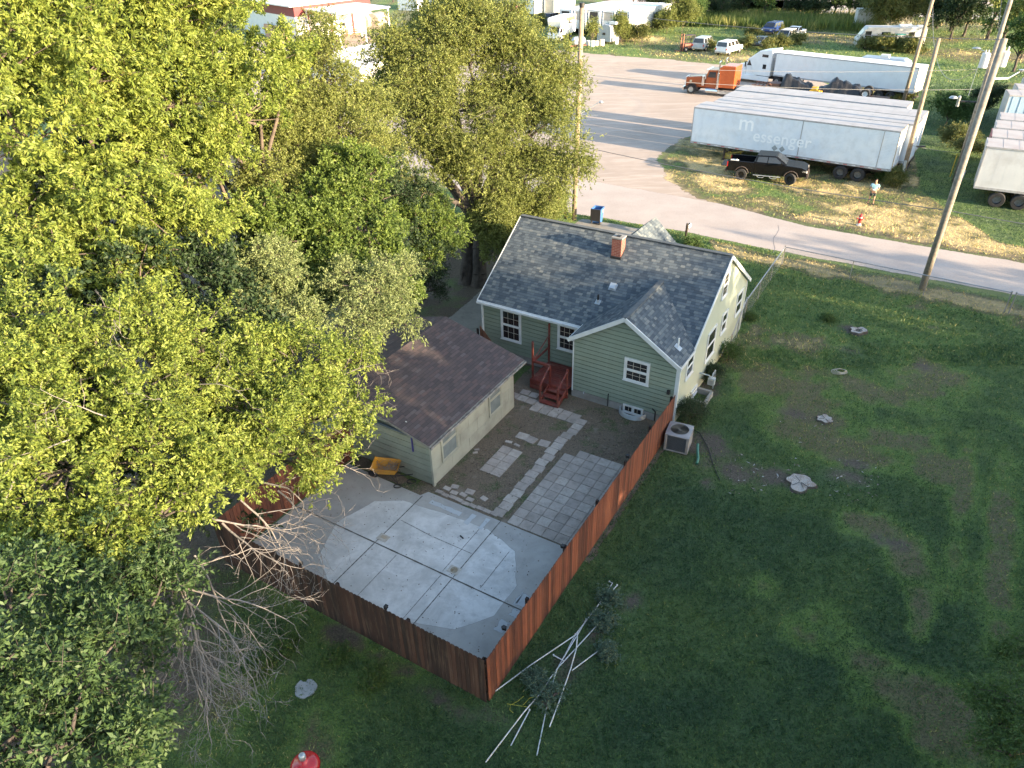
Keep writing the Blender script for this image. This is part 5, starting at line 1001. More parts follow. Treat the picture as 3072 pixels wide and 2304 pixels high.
# motorhome
rv0 = at(2570, 148); rvd = at(2758, 150)-rv0; ra = math.atan2(rvd[1], rvd[0]); rv = thing('motorhome', 'faded white motorhome sunk in tall weeds by the round tree', 'motorhome', rv0+np.array([-math.sin(ra), math.cos(ra), 0])*1.2, ra)
rvp = mat('rv_cream', (.52, .51, .48), (.44, .43, .41), scale=1, rough=.6, dirt=(.3, .28, .25), damt=.5)
mb = MB(); mb.prism([(-.2, .6), (-.25, 1.4), (.1, 1.7), (.7, 2.7), (1.0, 3.05), (9.2, 3.05), (9.2, .6)], 1.2); mb.build('body', rvp, rv, bevel=.08)
mb = MB(); mb.hexa([(.09, -1.0, 1.75), (.09, 1.0, 1.75), (.66, 1.0, 2.6), (.66, -1.0, 2.6), (.05, -1.0, 1.77), (.05, 1.0, 1.77), (.62, 1.0, 2.62), (.62, -1.0, 2.62)]); mb.build('windscreen', GLASS, rv)
for (x0, x1, z0_, z1_) in ((.75, 1.6, 1.7, 2.5), (3.0, 4.2, 1.9, 2.4), (6.8, 7.6, 1.9, 2.4)): mb = MB(); mb.box(x0, x1, -1.215, -1.19, z0_, z1_); mb.build('side_window', GLASS, rv)
mb = MB(); mb.box(4.4, 6.4, -1.212, -1.19, 2.0, 2.2); mb.build('stripe', mat('teal_stripe', (.1, .4, .35)), rv)
mb = MB(); mb.box(-.3, -.15, -1.1, 1.1, .55, .8); mb.build('bumper', alloy, rv)
mb = MB(); mb.box(5.5, 7.2, -.5, .5, 3.05, 3.3); mb.box(8, 8.8, -.4, .4, 3.05, 3.2); mb.build('roof_unit', white, rv, bevel=.04)
for x in (1.2, 6.6):
    for y in (-1.05, 1.05): wheel(rv, x, y, .4, .4, .25)
rv2 = at(2560, 88); t = thing('stake_truck', 'grey-white louvred truck body behind the round tree', 'truck', rv2, ra)
mb = MB(); mb.box(0, 9, -1.2, 1.2, .9, 3.3)
for k in range(8): mb.box(-.03, 0, -1.15, 1.15, 1.1+k*.27, 1.22+k*.27)
mb.build('body', rvp, t); [wheel(t, x, y, .5, .5, .3) for x in (1.2, 7.5) for y in (-1, 1)]
# ---- white van trailers with roll doors (far left)
A0, A1 = at(1679, 27, 4.1), at(1895, 33, 4.1); dd = (A1-A0)[:2]; fa = math.atan2(dd[1], dd[0]); la = R(51); ld = np.array([math.cos(la), math.sin(la), 0])
navy = mat('blue_edge', (.10, .22, .36), (.06, .14, .25), rough=.5); buff = mat('buff_door', (.46, .42, .36), (.40, .37, .33), rough=.6); palew = mat('pale_blue_panel', (.55, .64, .66), (.60, .65, .68), rough=.5)
nT = 5; desc = ['white storage trailer with a dark open upper door, first of the five', 'white storage trailer with a closed grey door, second of the five', 'white storage trailer with a black open doorway, middle of the five', 'white storage trailer with a buff roll door, fourth of the five', 'white storage trailer at the right end of the five, side in full sun']
for k in range(nT):
    p = A0+(A1-A0)*((k+.02)/nT)*1.0; p[2] = 0; wv_ = np.linalg.norm(dd)/nT*.93
    t = thing('storage_trailer', desc[k], 'trailer', p, la-R(90), 'white storage trailers parked side by side')   # local x right, y away
    Lk = 15.
    mb = MB(); mb.box(.02, wv_-.02, .02, Lk, 1.1, 4.07); mb.build('body', twh, t)
    mb = MB(); mb.box(0, .12, -.06, .0, 1.1, 4.1); mb.box(wv_-.12, wv_, -.06, 0, 1.1, 4.1); mb.box(0, .06, -.02, .5, 1.1, 4.1); mb.build('blue_frame', navy, t)
    mb = MB(); mb.box(0, wv_, 0, Lk, 4.07, 4.12); mb.box(.12, wv_-.12, -.06, 0, 3.85, 4.1); mb.box(.12, .38, -.05, 0, 1.15, 3.85); mb.box(wv_-.38, wv_-.12, -.05, 0, 1.15, 3.85); mb.build('roof', twh, t)
    mb = MB(); mb.box(.38, wv_-.38, -.035, -.005, 2.55, 3.82); mb.build('door', [dk, buff, dk, buff, dk][k], t)
    mb = MB(); mb.box(.38, wv_-.38, -.04, 0, 1.2, 2.5); mb.build('door', [twh, palew, palew, palew, palew][k], t)
    mb = MB(); mb.box(.4, wv_-.4, 1, Lk-1, .85, 1.1); mb.build('chassis', frm, t)
    for yy in (2.5, 3.8, Lk-1.5):
        for xx in (.3, wv_-.3):
            mb = MB(); mb.lathe([(0, -.15), (.45, -.15), (.5, 0), (.45, .15), (0, .15)], 16, (xx, yy, .5), 'x'); mb.build('wheel', rubber, t)
for k, (px, py, L_, lb) in enumerate([(1575, 52, 7, 'small white box body left of the storage trailers'), (1634, 50, 8, 'tan-fronted box trailer beside the storage trailers')]):
    p = at(px, py); t = thing('cargo_trailer', lb, 'trailer', p, la-R(90)); mb = MB(); mb.box(0, 2.4, 0, L_, .7, 3.6); mb.build('body', [twh, buff][k], t); mb = MB(); mb.box(-.05, .15, -.05, 0, .7, 3.6); mb.box(2.3, 2.45, -.05, 0, .7, 3.2); mb.box(-.03, 2.43, -.03, L_, 3.6, 3.66); mb.build('frame', frm if k == 0 else twh, t); mb = MB(); [mb.lathe([(0, -.15), (.42, -.15), (.42, .15), (0, .15)], 14, (x, y, .42), 'x') for x in (.3, 2.1) for y in (1.5, L_-1.2)]; mb.build('wheel', rubber, t)
car('car', 'dark car with a shiny blue-black bonnet beside the box truck', 'car', at(1645, 72), R(235), mat('midnight_paint', (.03, .035, .06), rough=.15), 'suv')
# container
p = at(1455, 48); t = thing('skip_container', 'dusky red open-topped container beyond the elm', 'container', p, R(-33)); mar = mat('maroon_steel', (.20, .07, .08), (.15, .06, .07), rough=.6)
mb = MB(); mb.box(0, 8, 0, .1, .1, 2.2); mb.box(0, 8, 2.3, 2.4, .1, 2.2); mb.box(0, .1, .1, 2.3, .1, 2.2); mb.box(7.9, 8, .1, 2.3, .1, 2.2); mb.box(.1, 7.9, .1, 2.3, .1, .2); [mb.box(x, x+.12, -.08, 0, .1, 2.2) for x in np.arange(.2, 8, .8)]; mb.build('shell', mar, t)
# box truck
bfw, brw = at(1679, 127), at(1723, 112); bd = bfw-brw; ba = math.atan2(bd[1], bd[0]); ba = R(243); bx = thing('box_truck', 'white box truck with a black and yellow banner, parked nose to camera', 'truck', bfw+np.array([math.cos(ba-R(90)), math.sin(ba-R(90)), 0])*.9, ba)
mb = MB(); mb.box(-6.4, -1.2, -1.2, 1.2, .95, 3.7); mb.prism([(-1.2, 2.3), (-1.2, 3.7), (.3, 3.65), (.45, 3.2), (.1, 2.35)], 1.2); mb.build('box', twh, bx, bevel=.08)
mb = MB(); mb.prism([(1.0, .5), (1.0, 1.2), (.4, 1.45), (-.25, 2.25), (-1.2, 2.3), (-1.2, .5)], 1.0); mb.build('cab', twh, bx, bevel=.08)
mb = MB(); mb.hexa([(.38, -.85, 1.5), (.38, .85, 1.5), (-.2, .8, 2.2), (-.2, -.8, 2.2), (.42, -.85, 1.52), (.42, .85, 1.52), (-.16, .8, 2.22), (-.16, -.8, 2.22)]); mb.build('windscreen', GLASS, bx)
for sy in (-1, 1): mb = MB(); q = [(-.95, 1.45), (.15, 1.45), (-.25, 2.1), (-.95, 2.1)]; mb.hexa([(x, sy*.99, z) for x, z in q]+[(x, sy*1.015, z) for x, z in q]); mb.build('side_window', GLASS, bx)
mb = MB(); mb.box(-5.9, -1.9, 1.2, 1.212, 2.55, 3.5); mb.build('banner', mat('banner_grey', (.10, .09, .085), (.16, .15, .14)), bx)
mb = MB(); mb.box(-5.7, -3.2, 1.212, 1.22, 3.05, 3.38); mb.build('banner_stripe', mat('banner_yellow', (.80, .72, .10)), bx); mb = MB(); mb.box(-5.6, -3.6, 1.212, 1.22, 2.68, 2.92); mb.build('banner_stripe', twh, bx)
mb = MB(); mb.lathe([(0, 1.212), (.2, 1.22), (0, 1.225)], 14, (-2.6, 0, 3.2), 'y'); mb.build('emblem', mat('banner_yellow', (.8, .7, .1)), bx)
text('401', .62, twh, bx, (-2.0, 1.222, 2.56), (R(90), 0, R(180)), bold=.01)
mb = MB(); mb.box(-3.6, -2.2, .8, 1.1, .45, .9); mb.box(-6.4, 0, -.4, .4, .6, .95); mb.build('side_box', frm, bx)
for x in (0, -4.6):
    for y in (-.9, .9): wheel(bx, x, y, .42, .42, .28)
# grey camper rear, red pickup, tank trailer
p = at(1811, 131); t = thing('camper_shell', 'dull grey camper back with one small square window', 'camper', p, la-R(90)); gry = mat('grey_camper', (.40, .43, .46), (.34, .37, .40), rough=.6)
mb = MB(); mb.prism([(-1.4, .3), (-1.3, 2.2), (-.9, 2.5), (.0, 2.9), (1.0, 2.8), (1.25, 2.3), (1.3, .3)], 1.8, y0=1.8); mb.build('body', gry, t, bevel=.08); mb = MB(); mb.box(-.3, .25, -.03, .0, 1.3, 1.65); mb.build('side_window', GLASS, t); mb = MB(); mb.box(.7, 1.9, .3, 1.5, 2.9, 3.3); mb.build('roof_unit', twh, t)
car('pickup', 'bright red pickup behind the grey camper', 'car', at(1812, 112)+[.5, 1.5, 0], R(200), mat('red_paint', (.42, .02, .02), rough=.25), 'pick', group=None)
car('sedan', 'faded orange car overgrown beside the grey camper', 'car', at(1850, 112), R(100), mat('faded_orange', (.5, .26, .14), rough=.6), 'sedan')
p = at(1735, 147); t = thing('tank_trailer', 'small grey tank on a two-wheeled trailer by the left pole', 'trailer', p, R(20)); mb = MB(); mb.lathe([(0, -1.1), (.45, -1.0), (.62, -.7), (.62, .7), (.45, 1.0), (0, 1.1)], 18, (0, 0, 1.2), 'x'); mb.build('tank', gry, t, smooth=True); mb = MB(); mb.box(-1.6, 1.2, -.5, .5, .5, .6); mb.build('frame', rust, t); wheel(t, -.2, -.7, .38, .38, .2, rust); wheel(t, -.2, .7, .38, .38, .2, rust)
for k, (px, py, s_, lb) in enumerate([(1763, 137, .9, 'leftmost pale drum by the gravel edge'), (1777, 140, 1., 'greenish white tub in the weeds'), (1790, 138, .9, 'white tub with a dark rim in the weeds'), (1805, 138, 1.1, 'largest pale bundle by the gravel edge'), (1850, 133, .8, 'upright white box in the bushes')]):
    p = at(px, py); mb = MB(); mb.lathe([(.0, .9*s_), (.35*s_, .9*s_), (.4*s_, .8*s_), (.42*s_, .1), (.38*s_, 0)], 14) if k < 4 else mb.box(-.25, .25, -.2, .2, 0, 1.1); tag(mb.build('drum' if k < 4 else 'junk_box', mat('drum_%d' % k, [(.6, .55, .52), (.55, .62, .55), (.65, .62, .5), (.6, .52, .45), (.75, .75, .75)][k], rough=.6), None, p, bevel=.02), lb, 'drum' if k < 4 else 'box')
# shed like porch by storage trailer
p = at(1893, 100); t = thing('tow_dolly', 'white framed trailer nose with small panes under the end trailer', 'trailer', p, la-R(90)); mb = MB(); mb.box(-1, 1.6, 0, 2.2, 1.5, 3.1); mb.prism([(1.4, 0), (1.6, 0), (1.6, 1.5), (1.4, 1.5)], .1); mb.box(-.9, -.7, 0, .2, 0, 1.5); mb.build('body', twh, t); mb = MB(); mb.box(.2, .7, -.03, 0, 2.0, 2.6); mb.box(.8, 1.3, -.03, 0, 2.0, 2.6); mb.build('side_window', buff, t)
# ---- right edge trailers
RTA = TY+.10
rtd = [('white dented box trailer at the right edge, nearest the street', at(2963, 436, 4.1)-[0, 0, 4.1], 1), ('box trailer with a rusty maroon roof corner, second from the street', at(2952, 395, 4.1)-[0, 0, 4.1], 0), ('box trailer third from the street at the right edge', at(2972, 350, 4.1)-[0, 0, 4.1], 0), ('box trailer fourth from the street with a lifted roof edge', at(2992, 318, 4.1)-[0, 0, 4.1], 0)]
old = mat('old_trailer_white', (.62, .63, .64), (.54, .55, .57), scale=.6, rough=.5, dirt=(.36, .34, .32), dscale=.8, damt=.5); blue_ = mat('blue_rib_side', (.34, .46, .58), (.28, .40, .52), scale=1, rough=.5, dirt=(.3, .3, .32))
rroof = mat('rust_roof', (.38, .355, .35), (.33, .31, .31), scale=.8, rough=.7, dirt=(.28, .19, .16), dscale=1.3, damt=.5)
rn = np.array([-math.sin(RTA), math.cos(RTA), 0]); base = rtd[0][1]
for k, (lb, p, q) in enumerate(rtd):
    t = trailer(lb, base+rn*2.75*k+np.array([.35*k, .1*k, 0]), RTA, L=13.5, side='smooth', body=old if k == 0 else blue_, roof=rroof, axle=(1.6, 2.95), legs=False, h=4.05)
    mb = MB(); mb.box(-.06, -.01, 0, 2.55, 3.2 if k else 3.6, 4.06); mb.build('nose_cap', mar if k == 1 else rail_, t)
for k in range(4):
    trailer(['large pale blue trailer with ribbed end wall, beyond the gap', 'pale blue trailer just behind the ribbed one', 'far pale trailer roof behind the blue ones', 'farthest pale trailer roof by the bushes'][k], at(3000, 300, 4.1)-[0, 0, 4.1]+rn*(2.9*k+1.5)+[1.2+.8*k, .6, 0], RTA+.12, L=13, side='smooth', body=blue_, roof=rroof, legs=False)
# ---------------------------------------------------------------- poles and wires
pw_ = mat('pole_wood', (.30, .235, .165), (.22, .17, .125), scale=6, rough=.9, bump=.4, bscale=30, dirt=(.16, .12, .09), dscale=3, damt=.6)
pwg = mat('pole_grey', (.27, .24, .20), (.20, .175, .15), scale=6, rough=.9, bump=.4, bscale=30, dirt=(.13, .11, .09), dscale=3, damt=.6)
def pole(label, b, top, r0=.17, r1=.12, m=None, ext=0):
    b = np.array(b); top = np.array(top); d = top-b; top2 = b+d*(1+ext); t = thing('utility_pole', label, 'utility pole', b); mb = MB(); mb.tube([q-b for q in (b+[0, 0, -.2], b+(top2-b)*.5, top2)], [r0, (r0+r1)/2, r1], 14); mb.build('pole', m or pw_, t, smooth=True); return t, top2-b
bPL = at(1722, 660); tPL = above(bPL, 1746, 15); tl, top = pole('tall sunlit pole with a street lamp arm at the left of the gravel yard', bPL, tPL, .17, .15)
mb = MB(); mb.lathe([(.0, .12), (.16, .12), (.16, -.12), (.14, -.15)], 14, tuple(top)); mb.build('pole_cap', dk, tl)
q = above(bPL, 1737, 345)-bPL; mb = MB(); mb.tube([q, q+[.5, -.1, .35], q+[1.15, -.25, .75]], .03, 8); mb.build('lamp_arm', metal, tl); mb = MB(); mb.lathe([(.0, .1), (.1, .09), (.16, .0), (.1, -.06), (0, -.06)], 12, tuple(q+[1.35, -.28, .80])); mb.build('lamp_head', alloy, tl)
mb = MB(); mb.tube([q+[0, 0, .02], q+[1.2, -.3, 0]], .012, 5); mb.build('lamp_stay', metal, tl)
b = at(1697, 654); pole('short pole stub just left of the tall sunlit pole', b, above(b, 1692, 490), .13, .11)
bPR = at(2765, 868); tPR = above(bPR, 3013, 116); tr_, topR = pole('big weathered pole in front of the chain link fence at the right', bPR, tPR, .19, .15, pwg)
bPB = at(2862, 548); tPB = above(bPB, 3032, 0); tb, topB = pole('taller pole behind the big weathered pole, rising past the frame', bPB, tPB, .18, .14, pwg, ext=.12)
bPM = at(2700, 552); tPM = above(bPM, 2817, 115); tm, topM = pole('bare pole beside the rear doors of the lettered trailer', bPM, tPM, .17, .14, pw_)
bP2 = at(2705, 322); tP2 = above(bP2, 2798, 0); t2, top2 = pole('distant tall pole rising behind the trailer row', bP2, tP2, .2, .16, pw_, ext=.1)
# fittings
mb = MB(); q = above(bPM, 2720, 500)-bPM
for (a, c_) in (((2716, 505), .35), ((2720, 490), .5)): q = above(bPM, *a)-bPM; mb.box(q[0]-.32, q[0]-.14, q[1]-.25, q[1]-.1, q[2]-c_/2, q[2]+c_/2)
mb.build('meter_box', metal, tm)
q = above(bPM, 2745, 440)-bPM; mb = MB(); mb.box(q[0]+.15, q[0]+.75, q[1]-.08, q[1]+.08, q[2]-.05, q[2]+.05); mb.build('lamp_arm', dk, tm)
grt = mat('transformer_grey', (.55, .57, .58), (.48, .50, .52), rough=.4)
def can(par, q, r_=.22, h=.75):
    mb = MB(); mb.lathe([(0, 0), (r_, 0), (r_, h), (r_*.9, h+.05), (0, h+.08)], 16, tuple(q)); t = mb.build('transformer', grt, par); mb = MB()
    for k in (-1, 1): mb.lathe([(.03, 0), (.05, .05), (.03, .1), (.05, .15), (.02, .2)], 8, (q[0]+.1*k, q[1], q[2]+h+.06))
    mb.build('bushing', mat('porcelain', (.5, .5, .52), rough=.2), t)
qb = above(bPB, 2942, 190)-bPB; can(tb, qb+[-.1, -.5, -.2], .28, .9); mb = MB(); mb.bar(qb+[-.0, -.3, .5], above(bPB, 2984, 157)-bPB, .08, .08); mb.build('bracket', dk, tb)
q = above(bPB, 2930, 145)-bPB; mb = MB(); mb.lathe([(0, .1), (.2, .06), (.3, 0), (.0, -.05)], 14, tuple(q)); mb.tube([q, qb+[-.1, -.5, .8]], .02, 6); mb.build('lamp_head', alloy, tb)
q = above(bPR, 2995, 180)-bPR; can(tr_, q+[.28, .1, -.3], .2, .6)
q = above(bPR, 2885, 303)-bPR; qr = above(bPR, 2930, 306)-bPR; mb = MB(); mb.bar(q+[-.2, 0, 0], qr, .07, .07); mb.build('bracket', dk, tr_); mb = MB(); mb.lathe([(.02, -.25), (.07, -.25), (.07, .2), (.03, .25)], 10, tuple(q+[-.15, 0, 0])); mb.lathe([(0, .1), (.13, .08), (.2, 0), (.0, -.05)], 12, tuple(q+[-.45, 0, .15])); mb.build('lamp_head', alloy, tr_)
q1 = above(bPR, 3000, 238)-bPR; q0 = above(bPR, 2975, 236)-bPR; mb = MB(); mb.bar(q0, q1+[.5, .2, 0], .08, .08); mb.tube([q1+[.5, .2, 0], q1+[1.0, .3, .25]], .03, 6); mb.lathe([(0, .08), (.15, .05), (.0, -.08)], 10, tuple(q1+[1.1, .3, .3])); mb.build('lamp_arm', metal, tr_)
q0 = above(bPR, 2990, 80)-bPR; mb = MB(); q = above(bPR, 2984, 85)-bPR; mb.bar(q+[-1.0, .1, 0], q+[.1, 0, .0], .07, .07); 
q = above(bPR, 2862, 527)-bPR; mb = MB(); mb.tube([above(bPB, 2850, 530)-bPB, above(bPB, 2872, 462)-bPB], .04, 8); mb.build('guy_guard', mat('guard_yellow', (.55, .40, .05)), tb)
wirem = mat('wire_grey', (.16, .16, .17), rough=.5)
def wire(label, a, b, r_=.012, sag=.4):
    a, b = np.array(a), np.array(b); pts = [a+(b-a)*t_-np.array([0, 0, sag*4*t_*(1-t_)]) for t_ in np.linspace(0, 1, 17)]; mb = MB(); mb.tube(pts, r_, 5); tag(mb.build('overhead_wire', wirem), label, 'wire')
wire('lowest thick cable sweeping over the pickup to the big pole', above(bPL, 1735, 437), above(bPR, 2848, 632), .022, .25)
wire('continuation of the thick cable right of the big pole', above(bPR, 2848, 632), above(bPR, 2848, 632)+np.array([26, -17.5, .2]), .022, .3)
wire('thin wire crossing above the trailer roofs', above(bPL, 1740, 222), above(bPB, 2925, 268), .014, .35)
wire('thin wire passing in front of the orange tractor', above(bPL, 1742, 192), above(bPB, 2933, 208), .012, .3)
wire('highest thin wire crossing the far field', above(bPL, 1745, 28), above(bPR, 3005, 119), .014, .3)
wire('wire from the bare pole to the big pole', above(bPM, 2735, 436), above(bPB, 2890, 458), .014, .1)
wire('slack cable hanging between distant pole and pole behind', above(bP2, 2799, 18), above(bPB, 2930, 208), .02, 3.0)
wire('guy wire running down from the transformer to the lower bracket', above(bPB, 2936, 192), above(bPR, 2905, 288), .014, .05)
wire('wire leaving the frame at the top beside the taller pole', above(bPB, 2995, 95), above(bPB, 3005, 0), .02, .05)
# short leaning posts
mb = MB(); b = at(2866, 588); mb.tube([b, b+[.55, .6, 1.7]], .035, 8); tag(mb.build('leaning_post', rail), 'leaning metal fence post by the big pole', 'post')
mb = MB(); b = at(2995, 609); mb.tube([b, above(b, 3028, 532)], .03, 8); tag(mb.build('thin_post', rail), 'thin bent post in front of the right trailer wheels', 'post')
mb = MB(); mb.tube([at(2866, 588)+[.35, .4, 1.2], above(at(2995, 609), 3018, 552)], .012, 5); tag(mb.build('fence_wire', wirem), 'slack wire strung between the leaning posts', 'wire')
# ---------------------------------------------------------------- hydrant, mailbox, bin, person
hy = thing('fire_hydrant', 'red and white fire hydrant on the dry verge', 'fire hydrant', at(2576, 676)); hr = mat('hydrant_red', (.45, .03, .025), (.36, .03, .03), rough=.4); hwm = mat('hydrant_white', (.7, .66, .62), (.5, .35, .32), scale=9)
mb = MB(); mb.lathe([(.17, 0), (.17, .05), (.12, .06), (.12, .16)], 16); mb.build('base', hwm, hy); mb = MB(); mb.lathe([(.11, .16), (.105, .42), (.13, .43), (.13, .47), (.115, .5)], 16); mb.build('barrel', hr, hy); mb = MB(); mb.lathe([(.115, .5), (.12, .58), (.14, .6)], 16); mb.build('collar', hwm, hy)
mb = MB(); mb.lathe([(.14, .60), (.13, .66), (.08, .74), (.03, .77), (.03, .81), (0, .81)], 16); mb.build('cap', hr, hy)
for d_, nme in (((1, 0), 'nozzle'), ((-1, 0), 'nozzle'), ((0, -1), 'nozzle')): mb = MB(); mb.tube([(0, 0, .48), (.19*d_[0], .19*d_[1], .48)], .055, 10); mb.tube([(.17*d_[0], .17*d_[1], .48), (.23*d_[0], .23*d_[1], .48)], .065, 8); mb.build(nme, hr, hy)
mbx = thing('mailbox', 'dark mailbox with a pale front on a wooden post by the street', 'mailbox', at(2055, 729), FA)
mb = MB(); mb.box(-.05, .05, -.05, .05, 0, 1.25); mb.box(-.07, .07, -.07, .07, .75, .85); mb.lathe([(.05, 1.25), (.07, 1.28), (.0, 1.36)], 8); mb.box(-.04, .04, .0, .35, .85, .93); mb.build('post', mat('dark_post', (.045, .032, .022), rough=.8), mbx)
mb = MB(); mb.prism([(-.09, .95), (.09, .95), (.09, 1.08), (.06, 1.15), (0, 1.18), (-.06, 1.15), (-.09, 1.08)], .24, y0=.3); mb.build('box', mat('mail_black', (.03, .03, .03)), mbx); mb = MB(); mb.prism([(-.10, .94), (.10, .94), (.10, 1.09), (.065, 1.165), (0, 1.19), (-.065, 1.165), (-.10, 1.09)], .01, y0=.55); mb.prism([(.02, .97), (.11, .97), (.11, 1.15), (.02, 1.15)], .23, y0=.3); mb.build('door', twh, mbx)
bn = thing('wheelie_bin', 'open blue wheelie bin with its black lid hanging behind, by the street', 'bin', at(1789, 667)+[.05, -.1, 0], FA+R(95)); bb = mat('bin_blue', (.035, .11, .32), (.05, .14, .36), scale=3, rough=.5)
mb = MB(); b0_ = [(-.26, -.26), (.26, -.26), (.26, .26), (-.26, .26)]; o_ = [(-.37, -.33), (.37, -.33), (.37, .33), (-.37, .33)]; i2 = [(x*.92, y*.92) for x, y in o_]; vs = [(x, y, .06) for x, y in b0_]+[(x, y, 1.08) for x, y in o_]+[(x, y, 1.08) for x, y in i2]+[(x*.9, y*.9, .15) for x, y in b0_]
mb.add(vs, [(3, 2, 1, 0)]+[(k, (k+1) % 4, 4+(k+1) % 4, 4+k) for k in range(4)]+[(4+k, 4+(k+1) % 4, 8+(k+1) % 4, 8+k) for k in range(4)]+[(8+k, 8+(k+1) % 4, 12+(k+1) % 4, 12+k) for k in range(4)]+[(12, 13, 14, 15)]); mb.box(-.39, .39, -.35, -.31, 1.02, 1.09); mb.box(-.39, .39, .31, .35, 1.02, 1.09); mb.box(.35, .39, -.31, .31, 1.02, 1.09); mb.build('bin_body', bb, bn, fix=False)
mb = MB(); mb.hexa([(-.48, -.36, .28), (-.42, -.36, .28), (-.42, .36, .28), (-.48, .36, .28), (-.46, -.36, 1.1), (-.40, -.36, 1.1), (-.40, .36, 1.1), (-.46, .36, 1.1)]); mb.build('lid', dk, bn, bevel=.02)
for y in (-.3, .3): mb = MB(); mb.lathe([(0, -.03), (.11, -.03), (.12, 0), (.11, .03), (0, .03)], 12, (-.3, y, .12), 'y'); mb.build('wheel', rubber, bn)
mb = MB(); mb.prism([(.1, .75), (.22, .75), (.22, .92), (.1, .92)], .004, y0=-.325); mb.build('emblem', twh, bn)
def skin(name, nodes, edges, m, par, sub=2):
    me = bpy.data.meshes.new(name); me.from_pydata([n_[0] for n_ in nodes], edges, []); o = link(bpy.data.objects.new(name, me), par); me.materials.append(m)
    sk = o.modifiers.new('s', 'SKIN'); sk.use_smooth_shade = True
    if not me.skin_vertices: me.skin_vertices.new() if hasattr(me.skin_vertices, 'new') else None
    for k, n_ in enumerate(nodes): me.skin_vertices[0].data[k].radius = (n_[1], n_[2] if len(n_) > 2 else n_[1])
    me.skin_vertices[0].data[0].use_root = True
    ss = o.modifiers.new('u', 'SUBSURF'); ss.levels = sub; ss.render_levels = sub; return o
skinm = mat('skin', (.50, .27, .18), (.44, .23, .15), rough=.6); cyan = mat('light_blue_shirt', (.30, .52, .60), (.26, .47, .56), scale=6, rough=.8); shorts = mat('dark_shorts', (.02, .035, .04), rough=.8); hairm = mat('dark_hair', (.05, .035, .025), rough=.8)
pe_ = thing('person', 'man in a light blue shirt and dark shorts holding a controller on the verge', 'person', at(2612, 612), R(-120))   # local +x forward
N = [((0, 0, .95), .13, .16), ((0, 0, 1.15), .12, .16), ((.02, 0, 1.38), .12, .19), ((.02, 0, 1.50), .06), ((.04, 0, 1.58), .07, .07), ((.05, 0, 1.68), .095, .08), ((.03, 0, 1.76), .07, .06),
     ((.02, .20, 1.42), .055), ((.02, .29, 1.15), .042), ((.22, .16, 1.10), .032), ((.30, .08, 1.12), .026),
     ((.02, -.20, 1.42), .055), ((.02, -.29, 1.15), .042), ((.22, -.16, 1.10), .032), ((.30, -.08, 1.12), .026),
     ((0, .11, .85), .09), ((.02, .13, .48), .06), ((-.02, .14, .09), .036), ((.10, .15, .035), .032),
     ((0, -.11, .85), .09), ((.0, -.17, .48), .06), ((-.08, -.20, .09), .036), ((.04, -.22, .035), .032)]
E_ = [(0, 1), (1, 2), (2, 3), (3, 4), (4, 5), (5, 6), (2, 7), (7, 8), (8, 9), (9, 10), (2, 11), (11, 12), (12, 13), (13, 14), (0, 15), (15, 16), (16, 17), (17, 18), (0, 19), (19, 20), (20, 21), (21, 22)]
skin('body', N, E_, skinm, pe_)
skin('shirt', [((0, 0, .92), .155, .19), ((0, 0, 1.15), .145, .185), ((.02, 0, 1.38), .145, .205), ((.02, 0, 1.47), .08, .09), ((.02, .21, 1.42), .08), ((.02, .27, 1.24), .07), ((.02, -.21, 1.42), .08), ((.02, -.27, 1.24), .07)], [(0, 1), (1, 2), (2, 3), (2, 4), (4, 5), (2, 6), (6, 7)], cyan, pe_)
skin('shorts', [((0, 0, .93), .145, .18), ((0, .10, .82), .11), ((.01, .12, .55), .095), ((0, -.10, .82), .11), ((.0, -.15, .55), .095)], [(0, 1), (1, 2), (0, 3), (3, 4)], shorts, pe_)
skin('hair', [((.01, 0, 1.70), .09, .085), ((.0, 0, 1.78), .085, .075), ((.06, 0, 1.795), .05, .05)], [(0, 1), (1, 2)], hairm, pe_, 1)
mb = MB(); [mb.box(x, x+.28, y-.055, y+.055, 0, .07) for x, y in ((-.08, .145), (-.14, -.21))]; mb.build('shoes', dk, pe_, bevel=.02)
for sy in (-1, 1):
    for k in range(5):
        mb = MB(); y = sy*(.075-.0*k); z = 1.15-.018*k; mb.tube([(.31, y, z), (.345, sy*.055, z), (.36-.005*k, sy*.03, z)], [.010, .009, .007], 6); mb.build('finger', skinm, pe_)
mb = MB(); mb.box(-.03, .06, -.09, .09, -.02, .03); mb.tube([(.0, -.05, .03), (.02, -.05, .12)], .005, 5); mb.tube([(.0, .05, .03), (.02, .05, .12)], .005, 5)
pp = at(2612, 612); c_, s_ = math.cos(R(-120)), math.sin(R(-120)); tag(mb.build('controller', twh, None, pp+np.array([.34*c_, .34*s_, 1.13]), R(-120), bevel=.01), 'white remote controller held by the standing man', 'controller')
# ---------------------------------------------------------------- far buildings
maroon = mat('maroon_wall', (.20, .035, .04), (.16, .03, .035), rough=.6); wroof = mat('white_roof', (.68, .68, .68), (.62, .61, .60), scale=.4, rough=.5); orr = mat('rust_panel', (.48, .27, .18), (.42, .24, .17))
lc, nc, rc = at(909, 29, 5), at(1009, 44, 5), at(1170, 22, 5); bc = lc+rc-nc
ba_ = math.atan2((nc-lc)[1], (nc-lc)[0]); bl = thing('workshop', 'maroon and white workshop with a broad white canopy roof', 'building', (nc[0], nc[1], 0), ba_)
def loc(p): d_ = np.array(p)-nc; c__, s__ = math.cos(-ba_), math.sin(-ba_); return np.array([d_[0]*c__-d_[1]*s__, d_[0]*s__+d_[1]*c__])
cc = [loc(q) for q in (lc, nc, rc, bc)]
mb = MB(); mb.pz(cc, 4.95, 5.15); mb.build('canopy', wroof, bl)
